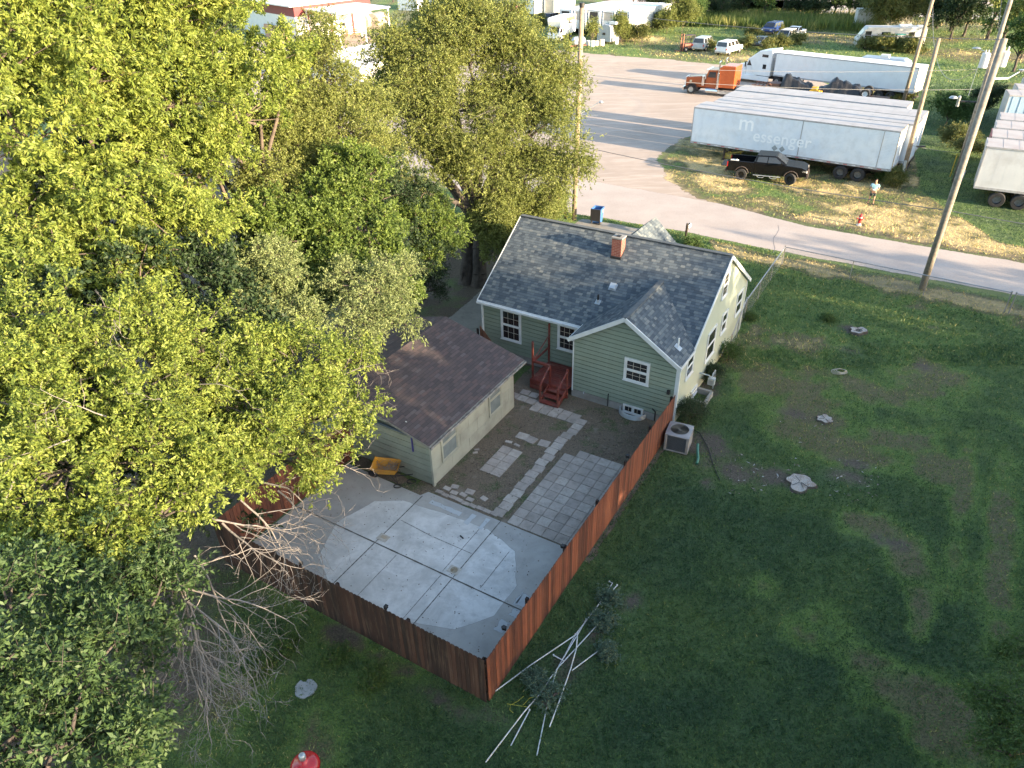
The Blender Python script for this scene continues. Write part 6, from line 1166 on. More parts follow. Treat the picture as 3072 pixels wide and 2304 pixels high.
for q in (cc[1], (cc[1]+cc[2])/2, cc[2], cc[0]): q = q*.94+np.mean(cc, 0)*.06; mb = MB(); mb.box(q[0]-.12, q[0]+.12, q[1]-.12, q[1]+.12, 0, 4.95); mb.build('post', twh, bl)
e1 = (cc[3]-cc[0]); e1 /= np.linalg.norm(e1); e2 = (cc[0]-cc[1]); e2 /= np.linalg.norm(e2)
def P2(a, b): return cc[0]+e1*a+e2*b    # a: along canopy back direction, b: further left
w1 = np.array([P2(-2, 0), P2(16, 0), P2(16, 24), P2(-2, 24)]); mb = MB(); mb.pz(w1, 0, 4.6); mb.build('wall', twh, bl)
mb = MB(); mb.pz([P2(-2.05, -.05), P2(-2.05, 24), P2(-1.9, 24), P2(-1.9, -.05)], 4.0, 5.6); mb.pz([P2(-2, -.06), P2(16, -.06), P2(16, .0), P2(-2, .0)], 4.0, 5.6); mb.pz([P2(-1.9, 0), P2(16, 0), P2(16, 24), P2(-1.9, 24)], 4.6, 5.6); mb.build('fascia', maroon, bl)
mb = MB(); mb.pz([P2(-3.2, -.6), P2(17, -.6), P2(17, 25), P2(-3.2, 25)], 5.65, 5.85); mb.build('roof', wroof, bl)
for a in (1, 6.2, 11.4): mb = MB(); mb.pz([P2(a, -.1), P2(a+4, -.1), P2(a+4, -.02), P2(a, -.02)], .05, 3.6); mb.build('door', twh, bl); mb = MB(); mb.pz([P2(a-.5, -.2), P2(a-.1, -.2), P2(a-.1, 0), P2(a-.5, 0)], 0, 4.9); mb.build('pillar', maroon, bl)
mb = MB()
for a in (2, 3, 7.2, 8.2): mb.pz([P2(a, -.13), P2(a+.8, -.13), P2(a+.8, -.11), P2(a, -.11)], 1.6, 2.1)
mb.build('door_window', GLASS, bl)
mb = MB(); mb.pz([P2(-3, 3), P2(-2.5, 3), P2(-2.5, 12), P2(-3, 12)], 0, 2.2); tag(mb.build('low_wall', orr, None, (nc[0], nc[1], 0), ba_), 'orange panel wall in front of the maroon workshop', 'wall')
def rack(lb, px, py):
    p = at(px, py); t = thing('shelf_rack', lb, 'rack', p, ba_); mb = MB(); [mb.box(x, x+.06, y, y+.06, 0, 1.1) for x in (0, 1.9) for y in (0, .8)]; [mb.box(0, 2, 0, .85, z, z+.05) for z in (.3, .7, 1.05)]; mb.build('frame', mat('rack_wood', (.50, .34, .16)), t)
rack('wooden bench rack beside the canopy doors, left one', 1030, 108); rack('wooden bench rack beside the canopy doors, right one', 1055, 106)
mb = MB(); p = at(1086, 112); [mb.box(x, x+.08, -.04, .04, 0, 3.4) for x in (0, .6)]; [mb.box(.08, .6, -.03, .03, .3*k, .3*k+.06) for k in range(1, 11)]; tag(mb.build('ladder', twh, None, p, ba_+R(70)), 'white ladder standing under the canopy edge', 'ladder')
for k, (px, py, lb) in enumerate([(1105, 92, 'round grey-brown tank nearest the canopy'), (1135, 90, 'longer grey-brown tank behind the canopy')]): mb = MB(); mb.lathe([(0, -2), (1.3, -1.9), (1.4, -1.5), (1.4, 1.5), (1.3, 1.9), (0, 2)], 20, (0, 0, 1.7), 'y'); [mb.box(-.9, .9, y, y+.2, 0, .5) for y in (-1.2, 1.0)]; tag(mb.build('storage_tank', mat('tank_brown', (.30, .26, .23), (.22, .19, .17), scale=2), None, at(px, py), R(-20)), lb, 'tank')
mb = MB(); mb.lathe([(0, 1.1), (.35, 1.1), (.35, .9), (.3, 0)], 12); tag(mb.build('barrel', mat('barrel_blue', (.05, .15, .28)), None, at(997, 138)), 'blue barrel by the canopy post', 'barrel')
mb = MB(); mb.box(0, 1.2, 0, .6, .3, 1.1); mb.box(.1, 1.1, .1, .5, 1.1, 1.3); tag(mb.build('compressor', frm, None, at(1015, 130), ba_, bevel=.03), 'dark machine standing at the canopy edge', 'machine')
sh = thing('white_shed', 'low shed with a glaring white metal roof seen through the trees', 'building', (-19.8, 104.5, 0), R(-35)); mb = MB(); mb.box(-6, 6, -5.5, 5.5, 0, 2.7); mb.build('wall', twh, sh)
mb = MB(); mb.prism([(-5.9, 2.7), (0, 3.7), (5.9, 2.7)], 6.4); 
mb = MB(); mb.hexa([(-6.4, -6, 2.62), (0, -6, 3.75), (0, 6, 3.75), (-6.4, 6, 2.62), (-6.4, -6, 2.7), (0, -6, 3.85), (0, 6, 3.85), (-6.4, 6, 2.7)]); mb.hexa([(0, -6, 3.75), (6.4, -6, 2.62), (6.4, 6, 2.62), (0, 6, 3.75), (0, -6, 3.85), (6.4, -6, 2.7), (6.4, 6, 2.7), (0, 6, 3.85)]); mb.prism([(-6, 2.7), (0, 3.7), (6, 2.7)], 5.49); mb.build('roof', wroof, sh)
for (px, py, w_, l_, h_, c_, lb) in ((1195, 30, 6, 8, 4, twh, 'small white shed beyond the canopy'), (1235, 28, 9, 6, 3, palew, 'pale blue roofed shed half hidden by the elm top')):
    t = thing('shed', lb, 'building', at(px, py), R(-35)); mb = MB(); mb.box(0, w_, 0, l_, 0, h_); mb.build('wall', c_, t); mb = MB(); mb.prism([(-.3, h_), (w_/2, h_+1.2), (w_+.3, h_)], l_/2+.3, y0=l_/2); mb.build('roof', wroof, t)
# far yard beyond the tree belt
for k, (px, py, L_, D_, lb) in enumerate([(2130, 12, 26, 14, 'pinkish open yard beyond the belt of trees, left part'), (2480, 25, 34, 10, 'pinkish open yard beyond the belt of trees, middle part'), (2800, 2, 60, 16, 'pale open strip beyond the right-hand trees')]):
    p = at(px, max(py, 3)); d_ = np.array([math.cos(-.55), math.sin(-.55)]); n_ = np.array([-d_[1], d_[0]]); q = p[:2]; sheet('far_yard', [q-d_*L_-n_*D_, q+d_*L_-n_*D_, q+d_*L_+n_*D_, q-d_*L_+n_*D_], mat('far_gravel', (.55, .45, .42), (.42, .34, .31), scale=.12, rough=.95), .006, fade=.5, jit=.4, step=4, label=lb)
fbd = thing('far_warehouse', 'long pale warehouse roof at the top edge behind the trees', 'building', at(2620, 4)+[0, 10, 0], R(-32)); mb = MB(); mb.box(0, 60, 0, 22, 0, 4.5); mb.build('wall', buff, fbd); mb = MB(); mb.prism([(-.5, 4.4), (60.5, 4.4), (60.5, 4.8), (-.5, 4.8)], 11.6, y0=11); mb.build('roof', wroof, fbd)
# ---------------------------------------------------------------- trees
LF_Y = leafmat('leaf_yellowgreen', [(0, (.066, .100, .018)), (.35, (.150, .205, .032)), (.7, (.245, .295, .052)), (.92, (.34, .37, .09)), (1, (.31, .21, .06))], .42)
LF_O = leafmat('leaf_olive', [(0, (.072, .092, .024)), (.4, (.15, .18, .040)), (.8, (.225, .25, .062)), (.95, (.29, .30, .09)), (1, (.28, .15, .07))], .35)
LF_S = leafmat('leaf_silver', [(0, (.085, .115, .035)), (.5, (.175, .215, .075)), (1, (.29, .33, .14))], .3)
LF_G = leafmat('leaf_green', [(0, (.030, .065, .015)), (.5, (.070, .128, .028)), (.9, (.120, .185, .045)), (1, (.18, .22, .06))], .38)
LF_D = leafmat('leaf_deep', [(0, (.016, .034, .012)), (.5, (.030, .058, .018)), (1, (.055, .085, .028))], .3)
LF_B = leafmat('leaf_bright', [(0, (.048, .085, .018)), (.4, (.105, .160, .028)), (.8, (.180, .245, .045)), (1, (.27, .31, .07))], .42)
LF_H = leafmat('leaf_shaded_tree', [(0, (.020, .044, .014)), (.5, (.046, .088, .024)), (1, (.09, .14, .04))], .3)  # green leaves darkened, the shade on the lower left trees is in their colour
LF_U = leafmat('leaf_blueweed', [(0, (.05, .09, .06)), (.5, (.085, .14, .09)), (1, (.14, .20, .13))], .2)
LF_W = leafmat('leaf_weed', [(0, (.05, .08, .02)), (.5, (.11, .13, .03)), (.8, (.22, .20, .05)), (1, (.34, .27, .10))], .3)
limbm = mat('limb_bark', (.13, .10, .08), (.07, .055, .045), scale=5, rough=.95, bump=.5, bscale=20)
deadm = mat('dead_limb', (.23, .205, .19), (.14, .125, .115), scale=5, rough=.9)
darkbark = mat('dark_bark', (.085, .07, .06), (.045, .037, .032), scale=5, rough=.95, bump=.7, bscale=12)
def curve_segs(p0, p1, r0, r1, n=4, wob=.12, S=None):
    p0, p1 = np.array(p0, float), np.array(p1, float); L = np.linalg.norm(p1-p0); prev = p0; pr = r0
    off = np.zeros(3)
    for k in range(1, n+1):
        t = k/n; off = off*.6+rng.normal(0, wob*L/n, 3); q = p0+(p1-p0)*t+(off if k < n else 0)+np.array([0, 0, .06*L*math.sin(math.pi*t)]); r = r0+(r1-r0)*t
        S.append(np.concatenate([prev, q, [pr, r]])); prev, pr = q, r
def dead_limb(S, p, d, L, r, depth=0, droop=.12):
    """recursive bare branch"""
    d = np.array(d, float); d /= np.linalg.norm(d); n = max(3, int(L/.22)); p = np.array(p, float)
    for k in range(n):
        d = d+rng.normal(0, .17, 3)+np.array([0, 0, -droop*.1]); d /= np.linalg.norm(d); q = p+d*L/n; ra, rb = r*(1-k/n*.75), r*(1-(k+1)/n*.75); S.append(np.concatenate([p, q, [ra, rb]])); p = q
        if depth < 4 and k > 0 and rng.random() < (.85 if depth < 2 else .6):
            s_ = np.cross(d, unit(1)[0]); s_ /= np.linalg.norm(s_); dd = d*.8+s_*.75; dead_limb(S, p, dd, L*(1-k/n)*rng.uniform(.5, .8)+.12, max(rb*.62, .004), depth+1, droop)
def tree(name, label, base, lobes, leaf, cat='tree', group=None, tr=.22, bark_=None, dens=11., tw=18, lpt=14, ll=.13, lw=.055, cr=.34, twl=.42, dead=(), droop=.35, fork=.35, trunks=None, seed=None):
    """lobes: [(centre, radius[, flatten])], world coordinates"""
    global rng
    if seed is not None: rng = np.random.default_rng(seed)
    base = np.array(base, float); bark_ = bark_ or limbm; t = thing(name, label, cat, base, 0, group); S = []
    cen = np.mean([np.array(l[0]) for l in lobes], 0)
    for tb in (trunks or [base]):
        tb = np.array(tb, float); hub = tb+(cen-tb)*[fork*.6, fork*.6, fork]; hub[2] = tb[2]+(cen[2]-tb[2])*fork
        curve_segs(tb-[0, 0, .1], hub, tr, tr*.8, 6, .05, S); S.append(np.concatenate([tb-[0, 0, .1], tb+(hub-tb)*.12, [tr*1.45, tr*.98]]))
        for q_ in range(5): a_ = q_*1.3+tb[0]; S.append(np.concatenate([tb+[tr*.85*math.cos(a_), tr*.85*math.sin(a_), -.05], tb+(hub-tb)*.45+[tr*.6*math.cos(a_+.3), tr*.6*math.sin(a_+.3), 0], [tr*.42, tr*.22]]))
        near = lobes if not trunks else [l for i_, l in enumerate(lobes) if i_ % len(trunks) == [tuple(q) for q in trunks].index(tuple(tb))]
        for l in near: curve_segs(hub, np.array(l[0]), tr*.5, .045, 5, .16, S)
    C, OUT = [], []
    for l in lobes:
        c, r = np.array(l[0], float), l[1]; fz = l[2] if len(l) > 2 else .85; n = max(6, int(dens*.95*r*r)); ks = int(6+7*r); us = unit(ks); us[:, 2] = np.abs(us[:, 2])*.9-.25*rng.random(ks); ix = rng.integers(0, ks, n); rs_ = rng.uniform(.24, .46, ks)*r; P = c+(us[ix]*rng.uniform(.55, 1.02, (ks, 1))[ix]*r+unit(n)*(rng.random((n, 1))**.45)*rs_[ix][:, None])*[1, 1, fz]; P = P[P[:, 2] > .05]; C.append(P); OUT.append((P-c)/r)
        for p in P[::3]: curve_segs(c+(p-c)*.1, p, .028, .009, 2, .15, S)
    C = np.concatenate(C); OUT = np.concatenate(OUT); n = len(C)
    d = rng.normal(0, 1, (n, tw, 3))+OUT[:, None, :]*.9+np.array([0, 0, .25]); d /= np.linalg.norm(d, axis=2)[:, :, None]; tl_ = rng.uniform(.5, 1.1, (n, tw))*twl
    st = C[:, None, :]+rng.normal(0, cr*.35, (n, tw, 3))
    nd = len(S)
    for dl in dead: dead_limb(S, dl[0], dl[1], dl[2]*.85, dl[3]*(.38 if dl[4] == 1 else .5), *dl[4:])
    nd = len(S)-nd
    TS = np.concatenate([st.reshape(-1, 3), (st+d*tl_[:, :, None]*.8).reshape(-1, 3), np.full((n*tw, 1), .005), np.full((n*tw, 1), .002)], 1)[::4]
    if dead:
        segmesh('dead_branches', [s_-np.concatenate([base, base, [0, 0]]) for s_ in S[-nd:]], deadm, t, 5); S = S[:-nd]
    segmesh('trunk', [s_-np.concatenate([base, base, [0, 0]]) for s_ in S], bark_, t, 6)
    segmesh('twigs', TS-np.concatenate([base, base, [0, 0]]), bark_, t, 3)
    f = rng.uniform(.12, 1.05, (n, tw, lpt))**.7; P = st[:, :, None, :]+d[:, :, None, :]*(tl_[:, :, None]*f)[..., None]; P[..., 2] -= .25*(tl_[:, :, None]*f)**2
    P = P.reshape(-1, 3)+rng.normal(0, .015, (n*tw*lpt, 3)); LD = np.repeat(d.reshape(-1, 3), lpt, 0)*.7+unit(len(P))*.75+[0, 0, -droop]
    V_, Q_ = leafquads(P-base, LD, rng.uniform(.5, 1.15, len(P))*ll*.88, rng.uniform(.6, 1.15, len(P))*lw*.88, 1.3)
    tone = np.repeat(rng.random(n), tw*lpt)*.3+np.repeat(rng.random(n*tw), lpt)*.3+rng.random(len(P))*.45-.03
    np_mesh('crown', V_, Q_, leaf, t, None, np.clip(tone, 0, 1)); return t
S5 = 3072/2212
def lb(px, py, d, r, f=.85): return (atd(px*S5, py*S5, d), r, f)     # lobe seen at a place of the photo, at distance d
def lobes(*a): return [lb(*q) for q in a]
WEST = 'tall trees along the left side of the yard'
tree('tall_tree', 'tallest yellow-green tree filling the upper left corner', (-15.5, 27, 0), lobes((40, 60, 27, 2.9), (150, 190, 26, 2.6), (60, 310, 25, 2.3), (200, 40, 28, 2.4), (150, 400, 25, 1.7), (-40, 180, 26, 2.6), (40, 480, 24, 1.6)), LF_Y, group=WEST, tr=.30, ll=.20, lw=.075, dens=10, seed=11)
tree('tall_tree', 'broad yellow-green tree left of the gap showing the workshop', (-11, 31, 0), lobes((330, 60, 30, 2.7), (450, 150, 30, 2.6), (520, 260, 29, 2.0), (380, 230, 28, 2.4), (300, 180, 29, 2.1), (470, 380, 28, 1.8), (360, 370, 27, 1.9), (570, 120, 31, 1.6), (540, 180, 30, 1.7), (430, 10, 31, 2.2)), LF_Y, group=WEST, tr=.28, ll=.19, lw=.07, dens=10, seed=12)
tree('tall_tree', 'mid-height green-yellow tree below the two tallest ones', (-11.5, 24.0, 0), lobes((230, 430, 23.5, 1.9), (330, 470, 23.5, 1.6), (120, 560, 22.5, 1.7), (240, 560, 22.5, 1.6), (30, 600, 22, 1.8), (400, 540, 23, 1.5), (470, 480, 25, 1.2)), LF_Y, group=WEST, tr=.22, ll=.17, lw=.065, dens=11, seed=13)
tree('young_tree', 'thin sparse olive tree with visible stems beside the elm', (-6.8, 36, 0), lobes((700, 190, 35, 1.5, 1.4), (740, 290, 34, 1.5, 1.2), (690, 370, 33, 1.4, 1.2), (640, 300, 33, 1.2, 1.2), (700, 100, 36, .9, 1.3), (600, 400, 31, 1.1), (780, 240, 36, 1.2), (660, 220, 34, 1.2), (730, 360, 34, 1.2), (800, 320, 36, 1.1), (620, 330, 33, 1.1), (610, 260, 33, 1.1)), LF_O, group=WEST, tr=.10, ll=.14, lw=.06, dens=34, twl=.7, cr=.6, seed=14, fork=.5)
tree('young_tree', 'bright green leafy tree standing under the thin olive one', (-6.0, 30.5, 0), lobes((730, 430, 30, 1.5), (800, 380, 30.5, 1.2), (700, 530, 28.5, 1.5), (600, 540, 28, 1.3), (560, 470, 28.5, 1.1), (680, 590, 27.5, 1.2), (790, 500, 29, 1.4), (640, 480, 29, 1.3), (740, 610, 27.5, 1.3), (820, 590, 27.5, 1.1), (670, 620, 27, 1.3), (760, 360, 31, 1.1), (850, 640, 26.5, .9), (690, 460, 29.5, 1.2)), LF_B, group=WEST, tr=.12, ll=.15, lw=.08, dens=24, seed=15, fork=.4)
tree('silver_tree', 'pale silvery tree hanging over the garage roof', (-6.3, 24.5, 0), lobes((820, 640, 24.5, 1.0, 1.2), (860, 690, 24, .8, 1.), (790, 700, 23.5, .9, 1.1), (860, 590, 25.5, .7, 1), (770, 620, 24.5, .9)), LF_S, group=WEST, tr=.05, ll=.115, lw=.045, dens=44, tw=14, twl=.6, seed=16, fork=.5)
tree('silver_tree', 'pale silvery crown in the middle of the left-hand trees', (-8.6, 24, 0), lobes((600, 590, 23.5, 1.1), (560, 680, 22.5, 1.1), (630, 690, 22.5, 1.0), (520, 610, 23, .9)), LF_S, group=WEST, tr=.06, ll=.115, lw=.045, dens=44, twl=.5, seed=17, fork=.5)
tree('elm_tree', 'big double-trunked elm beside the driveway with an olive crown', (-1.91, 38.2, 0), lobes((930, 120, 43, 2.7), (1040, 90, 44, 2.9), (1130, 130, 44, 2.3), (870, 210, 42, 2.2), (980, 240, 42, 2.9), (1100, 240, 43, 2.7), (1190, 260, 43, 1.9), (1210, 180, 44, 1.4), (920, 330, 41, 2.0), (1060, 350, 41.5, 2.4), (1150, 370, 42, 2.0), (1210, 340, 42.5, 1.5), (850, 110, 43, 1.4), (990, 30, 45, 2.0), (1090, 460, 41, 1.6), (1180, 430, 42, 1.0), (880, 400, 39, 1.3)), LF_O,
     trunks=[(-1.75, 38.1, 0), (-2.5, 38.5, 0)], tr=.42, bark_=darkbark, dens=25, tw=18, ll=.15, lw=.066, twl=.8, cr=.8, seed=18, fork=.42,
     dead=[(atd(1040*S5, 470*S5, 40), (.15, -.2, -1), 3.0, .035, 2), (atd(985*S5, 440*S5, 39.5), (-.4, -.2, -.8), 2.2, .03, 2), (atd(1000*S5, 270*S5, 38), (.5, -.3, .5), 2.0, .05, 1)])
tree('front_tree', 'large tree with bare branch ends reaching over the slab', (-11.6, 16.2, 0), lobes((560, 800, 18.2, 1.2), (650, 790, 18.6, 1.15), (740, 800, 18.8, .8), (620, 880, 17.6, 1.1), (710, 900, 17.8, .95), (760, 950, 17.6, .6), (540, 900, 17, 1.1), (640, 980, 17, .85), (560, 1000, 16.6, .9), (690, 1030, 17, .5), (480, 1030, 16, .8), (790, 880, 18.2, .45), (780, 780, 19.2, .4), (470, 830, 17.6, 1.0)), LF_Y, group=WEST, tr=.25, ll=.115, lw=.048, dens=21, twl=.42, seed=19, fork=.5, bark_=darkbark,
     dead=[(atd(560*S5, 1040*S5, 16.6), (1, .15, -.35), 2.6, .055, 0), (atd(600*S5, 1060*S5, 16.8), (1, -.3, -.5), 2.6, .05, 0), (atd(520*S5, 1080*S5, 16.2), (.9, -.5, -.6), 2.6, .05, 0), (atd(480*S5, 1130*S5, 15.8), (1, -.4, -.7), 2.4, .05, 0), (atd(680*S5, 900*S5, 17.8), (1, .1, -.2), 1.8, .035, 1), (atd(740*S5, 810*S5, 18.6), (1, .3, .1), 1.3, .03, 1), (atd(620*S5, 1130*S5, 16.6), (1, 0, -.6), 1.6, .04, 1), (atd(700*S5, 1000*S5, 17.2), (1, 0, -.4), 1.4, .03, 1), (atd(520*S5, 1160*S5, 16), (1, -.2, -.5), 2.0, .035, 1)])
tree('front_tree', 'nearest big tree crown with dead twigs showing, at the left', (-12.0, 12.5, 0), lobes((200, 760, 18.2, 1.5), (320, 740, 18.4, 1.3), (430, 740, 18.8, 1.1), (90, 850, 17.2, 1.6), (240, 880, 16.8, 1.4), (370, 860, 17, 1.3), (20, 960, 16.2, 1.4), (150, 1010, 15.8, 1.3), (300, 1000, 15.8, 1.25), (400, 990, 16, 1.0), (60, 720, 18.5, 1.4), (340, 1120, 15, .9), (200, 1140, 14.8, .9), (-20, 820, 17, 1.4)), LF_Y, group=WEST, tr=.28, ll=.115, lw=.048, dens=21, twl=.42, seed=20, fork=.5, bark_=darkbark,
     dead=[(atd(230*S5, 900*S5, 15.6), (-.6, -.5, .5), 1.6, .04, 1), (atd(260*S5, 720*S5, 17.3), (.3, -.4, .8), 1.4, .03, 1), (atd(430*S5, 830*S5, 16.6), (1, -.4, .3), 1.4, .03, 1), (atd(150*S5, 950*S5, 15), (-.8, -.4, .1), 1.6, .04, 1), (atd(30*S5, 1040*S5, 15), (-.5, -.5, -.5), 1.4, .05, 1), (atd(60*S5, 740*S5, 17.2), (-.4, -.6, .5), 1.4, .03, 1), (atd(350*S5, 880*S5, 16), (.2, -.6, .5), 1.2, .03, 1), (atd(460*S5, 760*S5, 17.8), (.5, -.6, .5), 1.2, .03, 1)])
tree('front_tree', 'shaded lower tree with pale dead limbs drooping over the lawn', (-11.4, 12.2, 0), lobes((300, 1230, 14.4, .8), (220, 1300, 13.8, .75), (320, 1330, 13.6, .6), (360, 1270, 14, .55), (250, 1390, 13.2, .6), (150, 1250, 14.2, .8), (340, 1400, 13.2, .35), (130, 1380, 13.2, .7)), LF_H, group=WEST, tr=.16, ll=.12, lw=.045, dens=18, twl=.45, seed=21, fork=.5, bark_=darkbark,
     dead=[(atd(385*S5, 1255*S5, 14), (.55, -.35, -.75), 3.2, .06, 0, .5), (atd(380*S5, 1240*S5, 14), (.3, -.45, -.8), 3.0, .05, 0, .4), (atd(370*S5, 1290*S5, 13.9), (.1, -.6, -.8), 2.6, .04, 0, .4), (atd(420*S5, 1200*S5, 14.6), (.6, -.5, -.6), 2.8, .045, 0, .3), (atd(400*S5, 1270*S5, 14), (.95, -.1, -.4), 2.4, .045, 0, .4), (atd(400*S5, 1220*S5, 14.2), (1, 0, -.3), 2.2, .04, 1, .4), (atd(410*S5, 1330*S5, 13.8), (.25, -.55, -.8), 2.6, .05, 0, .3), (atd(405*S5, 1300*S5, 13.9), (.8, -.5, -.4), 2.4, .045, 0, .4), (atd(300*S5, 1400*S5, 13), (.3, -.3, -.8), 1.3, .025, 1, .3), (atd(450*S5, 1120*S5, 15.3), (1, -.2, -.5), 2.4, .05, 0, .3)])
tree('front_tree', 'shaded green tree crown in the bottom left corner', (-11.5, 7.5, 0), lobes((60, 1450, 12.2, 1.0), (170, 1480, 12, .9), (40, 1580, 11.4, .9), (150, 1600, 11.4, .9), (230, 1560, 11.8, .6), (240, 1640, 11.4, .55), (20, 1340, 12.8, .9), (100, 1660, 11, .8), (-40, 1500, 12, 1.), (280, 1600, 12, .3)), LF_H, group=WEST, tr=.16, ll=.12, lw=.045, dens=17, twl=.45, seed=22, fork=.5, bark_=darkbark)
tree('background_tree', 'deep green tree hidden between the left-hand crowns', (-16, 21, 0), lobes((60, 1080, 20, 2.0), (0, 1200, 19, 2.0), (160, 1180, 19, 1.6), (-60, 1000, 20, 2.5), (420, 1130, 19, 1.2), (90, 1320, 18, 1.5)), LF_D, group=WEST, tr=.25, ll=.16, lw=.07, dens=9, seed=23)
tree('background_tree', 'deep green tree behind the bright green one', (-11, 33, 0), lobes((560, 480, 31, 1.8), (600, 560, 29, 1.6), (520, 560, 28, 1.5), (660, 400, 34, 1.5), (800, 440, 34, 1.6), (860, 520, 34, 1.5), (900, 450, 36, 1.6), (830, 380, 36, 1.5), (920, 560, 34.5, 1.2), (760, 480, 33, 1.8), (700, 620, 29.5, 1.6), (800, 560, 31, 1.6), (700, 340, 36, 1.8), (620, 260, 37, 1.8), (760, 260, 38, 1.7), (880, 600, 31, 1.2), (640, 640, 28.5, 1.5)), LF_D, group=WEST, tr=.2, ll=.16, lw=.07, dens=9, seed=24)
tree('background_tree', 'deep green tree under the tallest crown at the upper left', (-16, 36, 0), lobes((100, 250, 33, 3), (250, 120, 36, 3), (400, 60, 38, 3), (300, 330, 31, 2.5), (60, 60, 34, 3), (150, 480, 27, 2.4), (480, 300, 34, 2)), LF_D, group=WEST, tr=.2, ll=.22, lw=.11, dens=9, seed=25)
tree('background_tree', 'deep green undergrowth tree behind the front crowns', (-12, 22, 0), lobes((300, 640, 22.5, 2), (430, 620, 23, 1.8), (120, 680, 21.5, 2), (560, 740, 21, 1.3), (20, 760, 20, 2), (330, 960, 18.5, 1.6), (480, 950, 18.5, 1.2), (180, 930, 18.5, 1.6)), LF_D, group=WEST, tr=.2, ll=.18, lw=.09, dens=9, seed=26)
# trees outside the frame on the left keep the wood dense
# shrubs along the driveway
def bush(label, px, py, r, h, leaf, ll=.10, lw=.045, dens=26, name='shrub', grp=None, seed=None, base=None, tw=12, lpt=10, k=5, twl=.4):
    b = at(px, py) if base is None else np.array(base, float); rs = np.random.default_rng(seed or int(px+py)); L_ = [(b+[rs.uniform(-.6, .6)*r, rs.uniform(-.6, .6)*r, h*rs.uniform(.3, .8)], r*rs.uniform(.5, .75), min(1.5, h/r*.5)) for _ in range(k)]
    return tree(name, label, b, L_, leaf, 'bush', grp, tr=.05, ll=ll, lw=lw, dens=dens/(r*r)*max(r, 1)**2*(1.5 if r > .8 else 1.), tw=tw, lpt=lpt, twl=twl, seed=seed or int(px+py), fork=.3)
DR = 'bushes lining the driveway'
tree('young_tree', 'fresh green young tree between the thin tree and the elm trunks', (-5.2, 35, 0), lobes((900, 490, 35, 1.2), (940, 540, 34.5, 1.1), (870, 470, 35.5, 1.0), (930, 460, 36, 1.0), (960, 500, 35.5, .9), (900, 560, 34, 1.0)), LF_B, tr=.12, ll=.13, lw=.07, dens=26, seed=27, fork=.4)
tree('young_tree', 'shaded green tree filling the space under the elm crown', (1.2, 43, 0), lobes((1100, 500, 41, 1.4), (1150, 480, 42.5, 1.2), (1060, 480, 41, 1.3), (1120, 440, 42, 1.2), (1180, 450, 44, .9), (1080, 540, 40, 1.2)), LF_O, tr=.12, ll=.14, lw=.06, dens=26, seed=28, fork=.4)
bush('dark green bush at the head of the driveway, behind the garage', 1270, 900, 1.4, 2.6, LF_D, grp=DR, k=7)
bush('mid green arching bush in front of the elm trunks', 1290, 760, 1.7, 3.6, LF_G, grp=DR, k=8)
bush('dark bush tucked between elm trunk and house roof', 1500, 800, 1.3, 3.2, LF_D, grp=DR, k=7)
bush('tall bush leaning over the far end of the driveway', 1180, 760, 1.6, 4.2, LF_D, grp=DR, k=8)
bush('yellow-green bush beside the short pole stub', 1640, 690, 1.5, 3.0, LF_Y, grp=DR, k=8, ll=.11)
bush('sunlit bush filling the gap left of the roof ridge', 1560, 740, 1.5, 3.4, LF_O, grp=DR, k=8)
bush('sprawling bush under the elm crown by the gravel', 1540, 640, 1.5, 2.6, LF_G, grp=DR, k=7)
# small plants near the house
bush('dense leafy shrub at the house corner above the air conditioner', 2075, 1265, .62, 1.1, LF_D, ll=.06, lw=.03, dens=60, k=6, twl=.22, base=HO+np.array([5.15*math.cos(HY)-.55*math.sin(HY), 5.15*math.sin(HY)+.55*math.cos(HY), 0]))
def hpt(u, v): return np.array(HO)+np.array([u*math.cos(HY)-v*math.sin(HY), u*math.sin(HY)+v*math.cos(HY), 0])
bush('low shrub under the side windows of the house', 0, 1, .5, .8, LF_D, ll=.06, lw=.03, dens=60, k=5, twl=.2, base=hpt(5.05, 4.2))
bush('weedy shrub at the far end of the side wall', 0, 2, .55, .9, LF_G, ll=.07, lw=.03, dens=50, k=5, twl=.22, base=hpt(5.1, 6.2))
bush('leafy plants around the mailbox foot', 0, 3, .5, .35, LF_G, ll=.08, lw=.04, dens=50, k=4, twl=.2, base=at(2075, 735))
for (x, y, r_, l_) in ((1251, 467, .55, 'bluish weeds over the upper end of the white pipes'), (1180, 650, .5, 'weeds growing beside the joint of the white pipes'), (820, 1170, .7, 'largest weed patch under the lower white pipes'), (1230, 850, .22, 'small weed beside the capped white pipe'), (730, 1060, .4, 'weed patch between fence corner and pipes')):
    bush(l_, 0, int(x), r_*.62, .10, LF_U, ll=.065, lw=.035, dens=26, k=7, twl=.13, base=at(*c8(x, y)), name='weed')
for (px, py, l_) in ((1120, 2040, 'spiky grass tuft in the dark lawn near the fence'), (1010, 1985, 'small bright weed by the back fence'), (860, 1945, 'dark weed tuft below the dead limbs'), (780, 2010, 'broad dark weed beside the concrete disc'), (2240, 960, 'bright weed clump by the leaning gate'), (2480, 960, 'small bright tuft in the upper lawn')):
    bush(l_, px, py, .28, .22, LF_G, ll=.09, lw=.02, dens=40, k=3, twl=.14, name='weed')
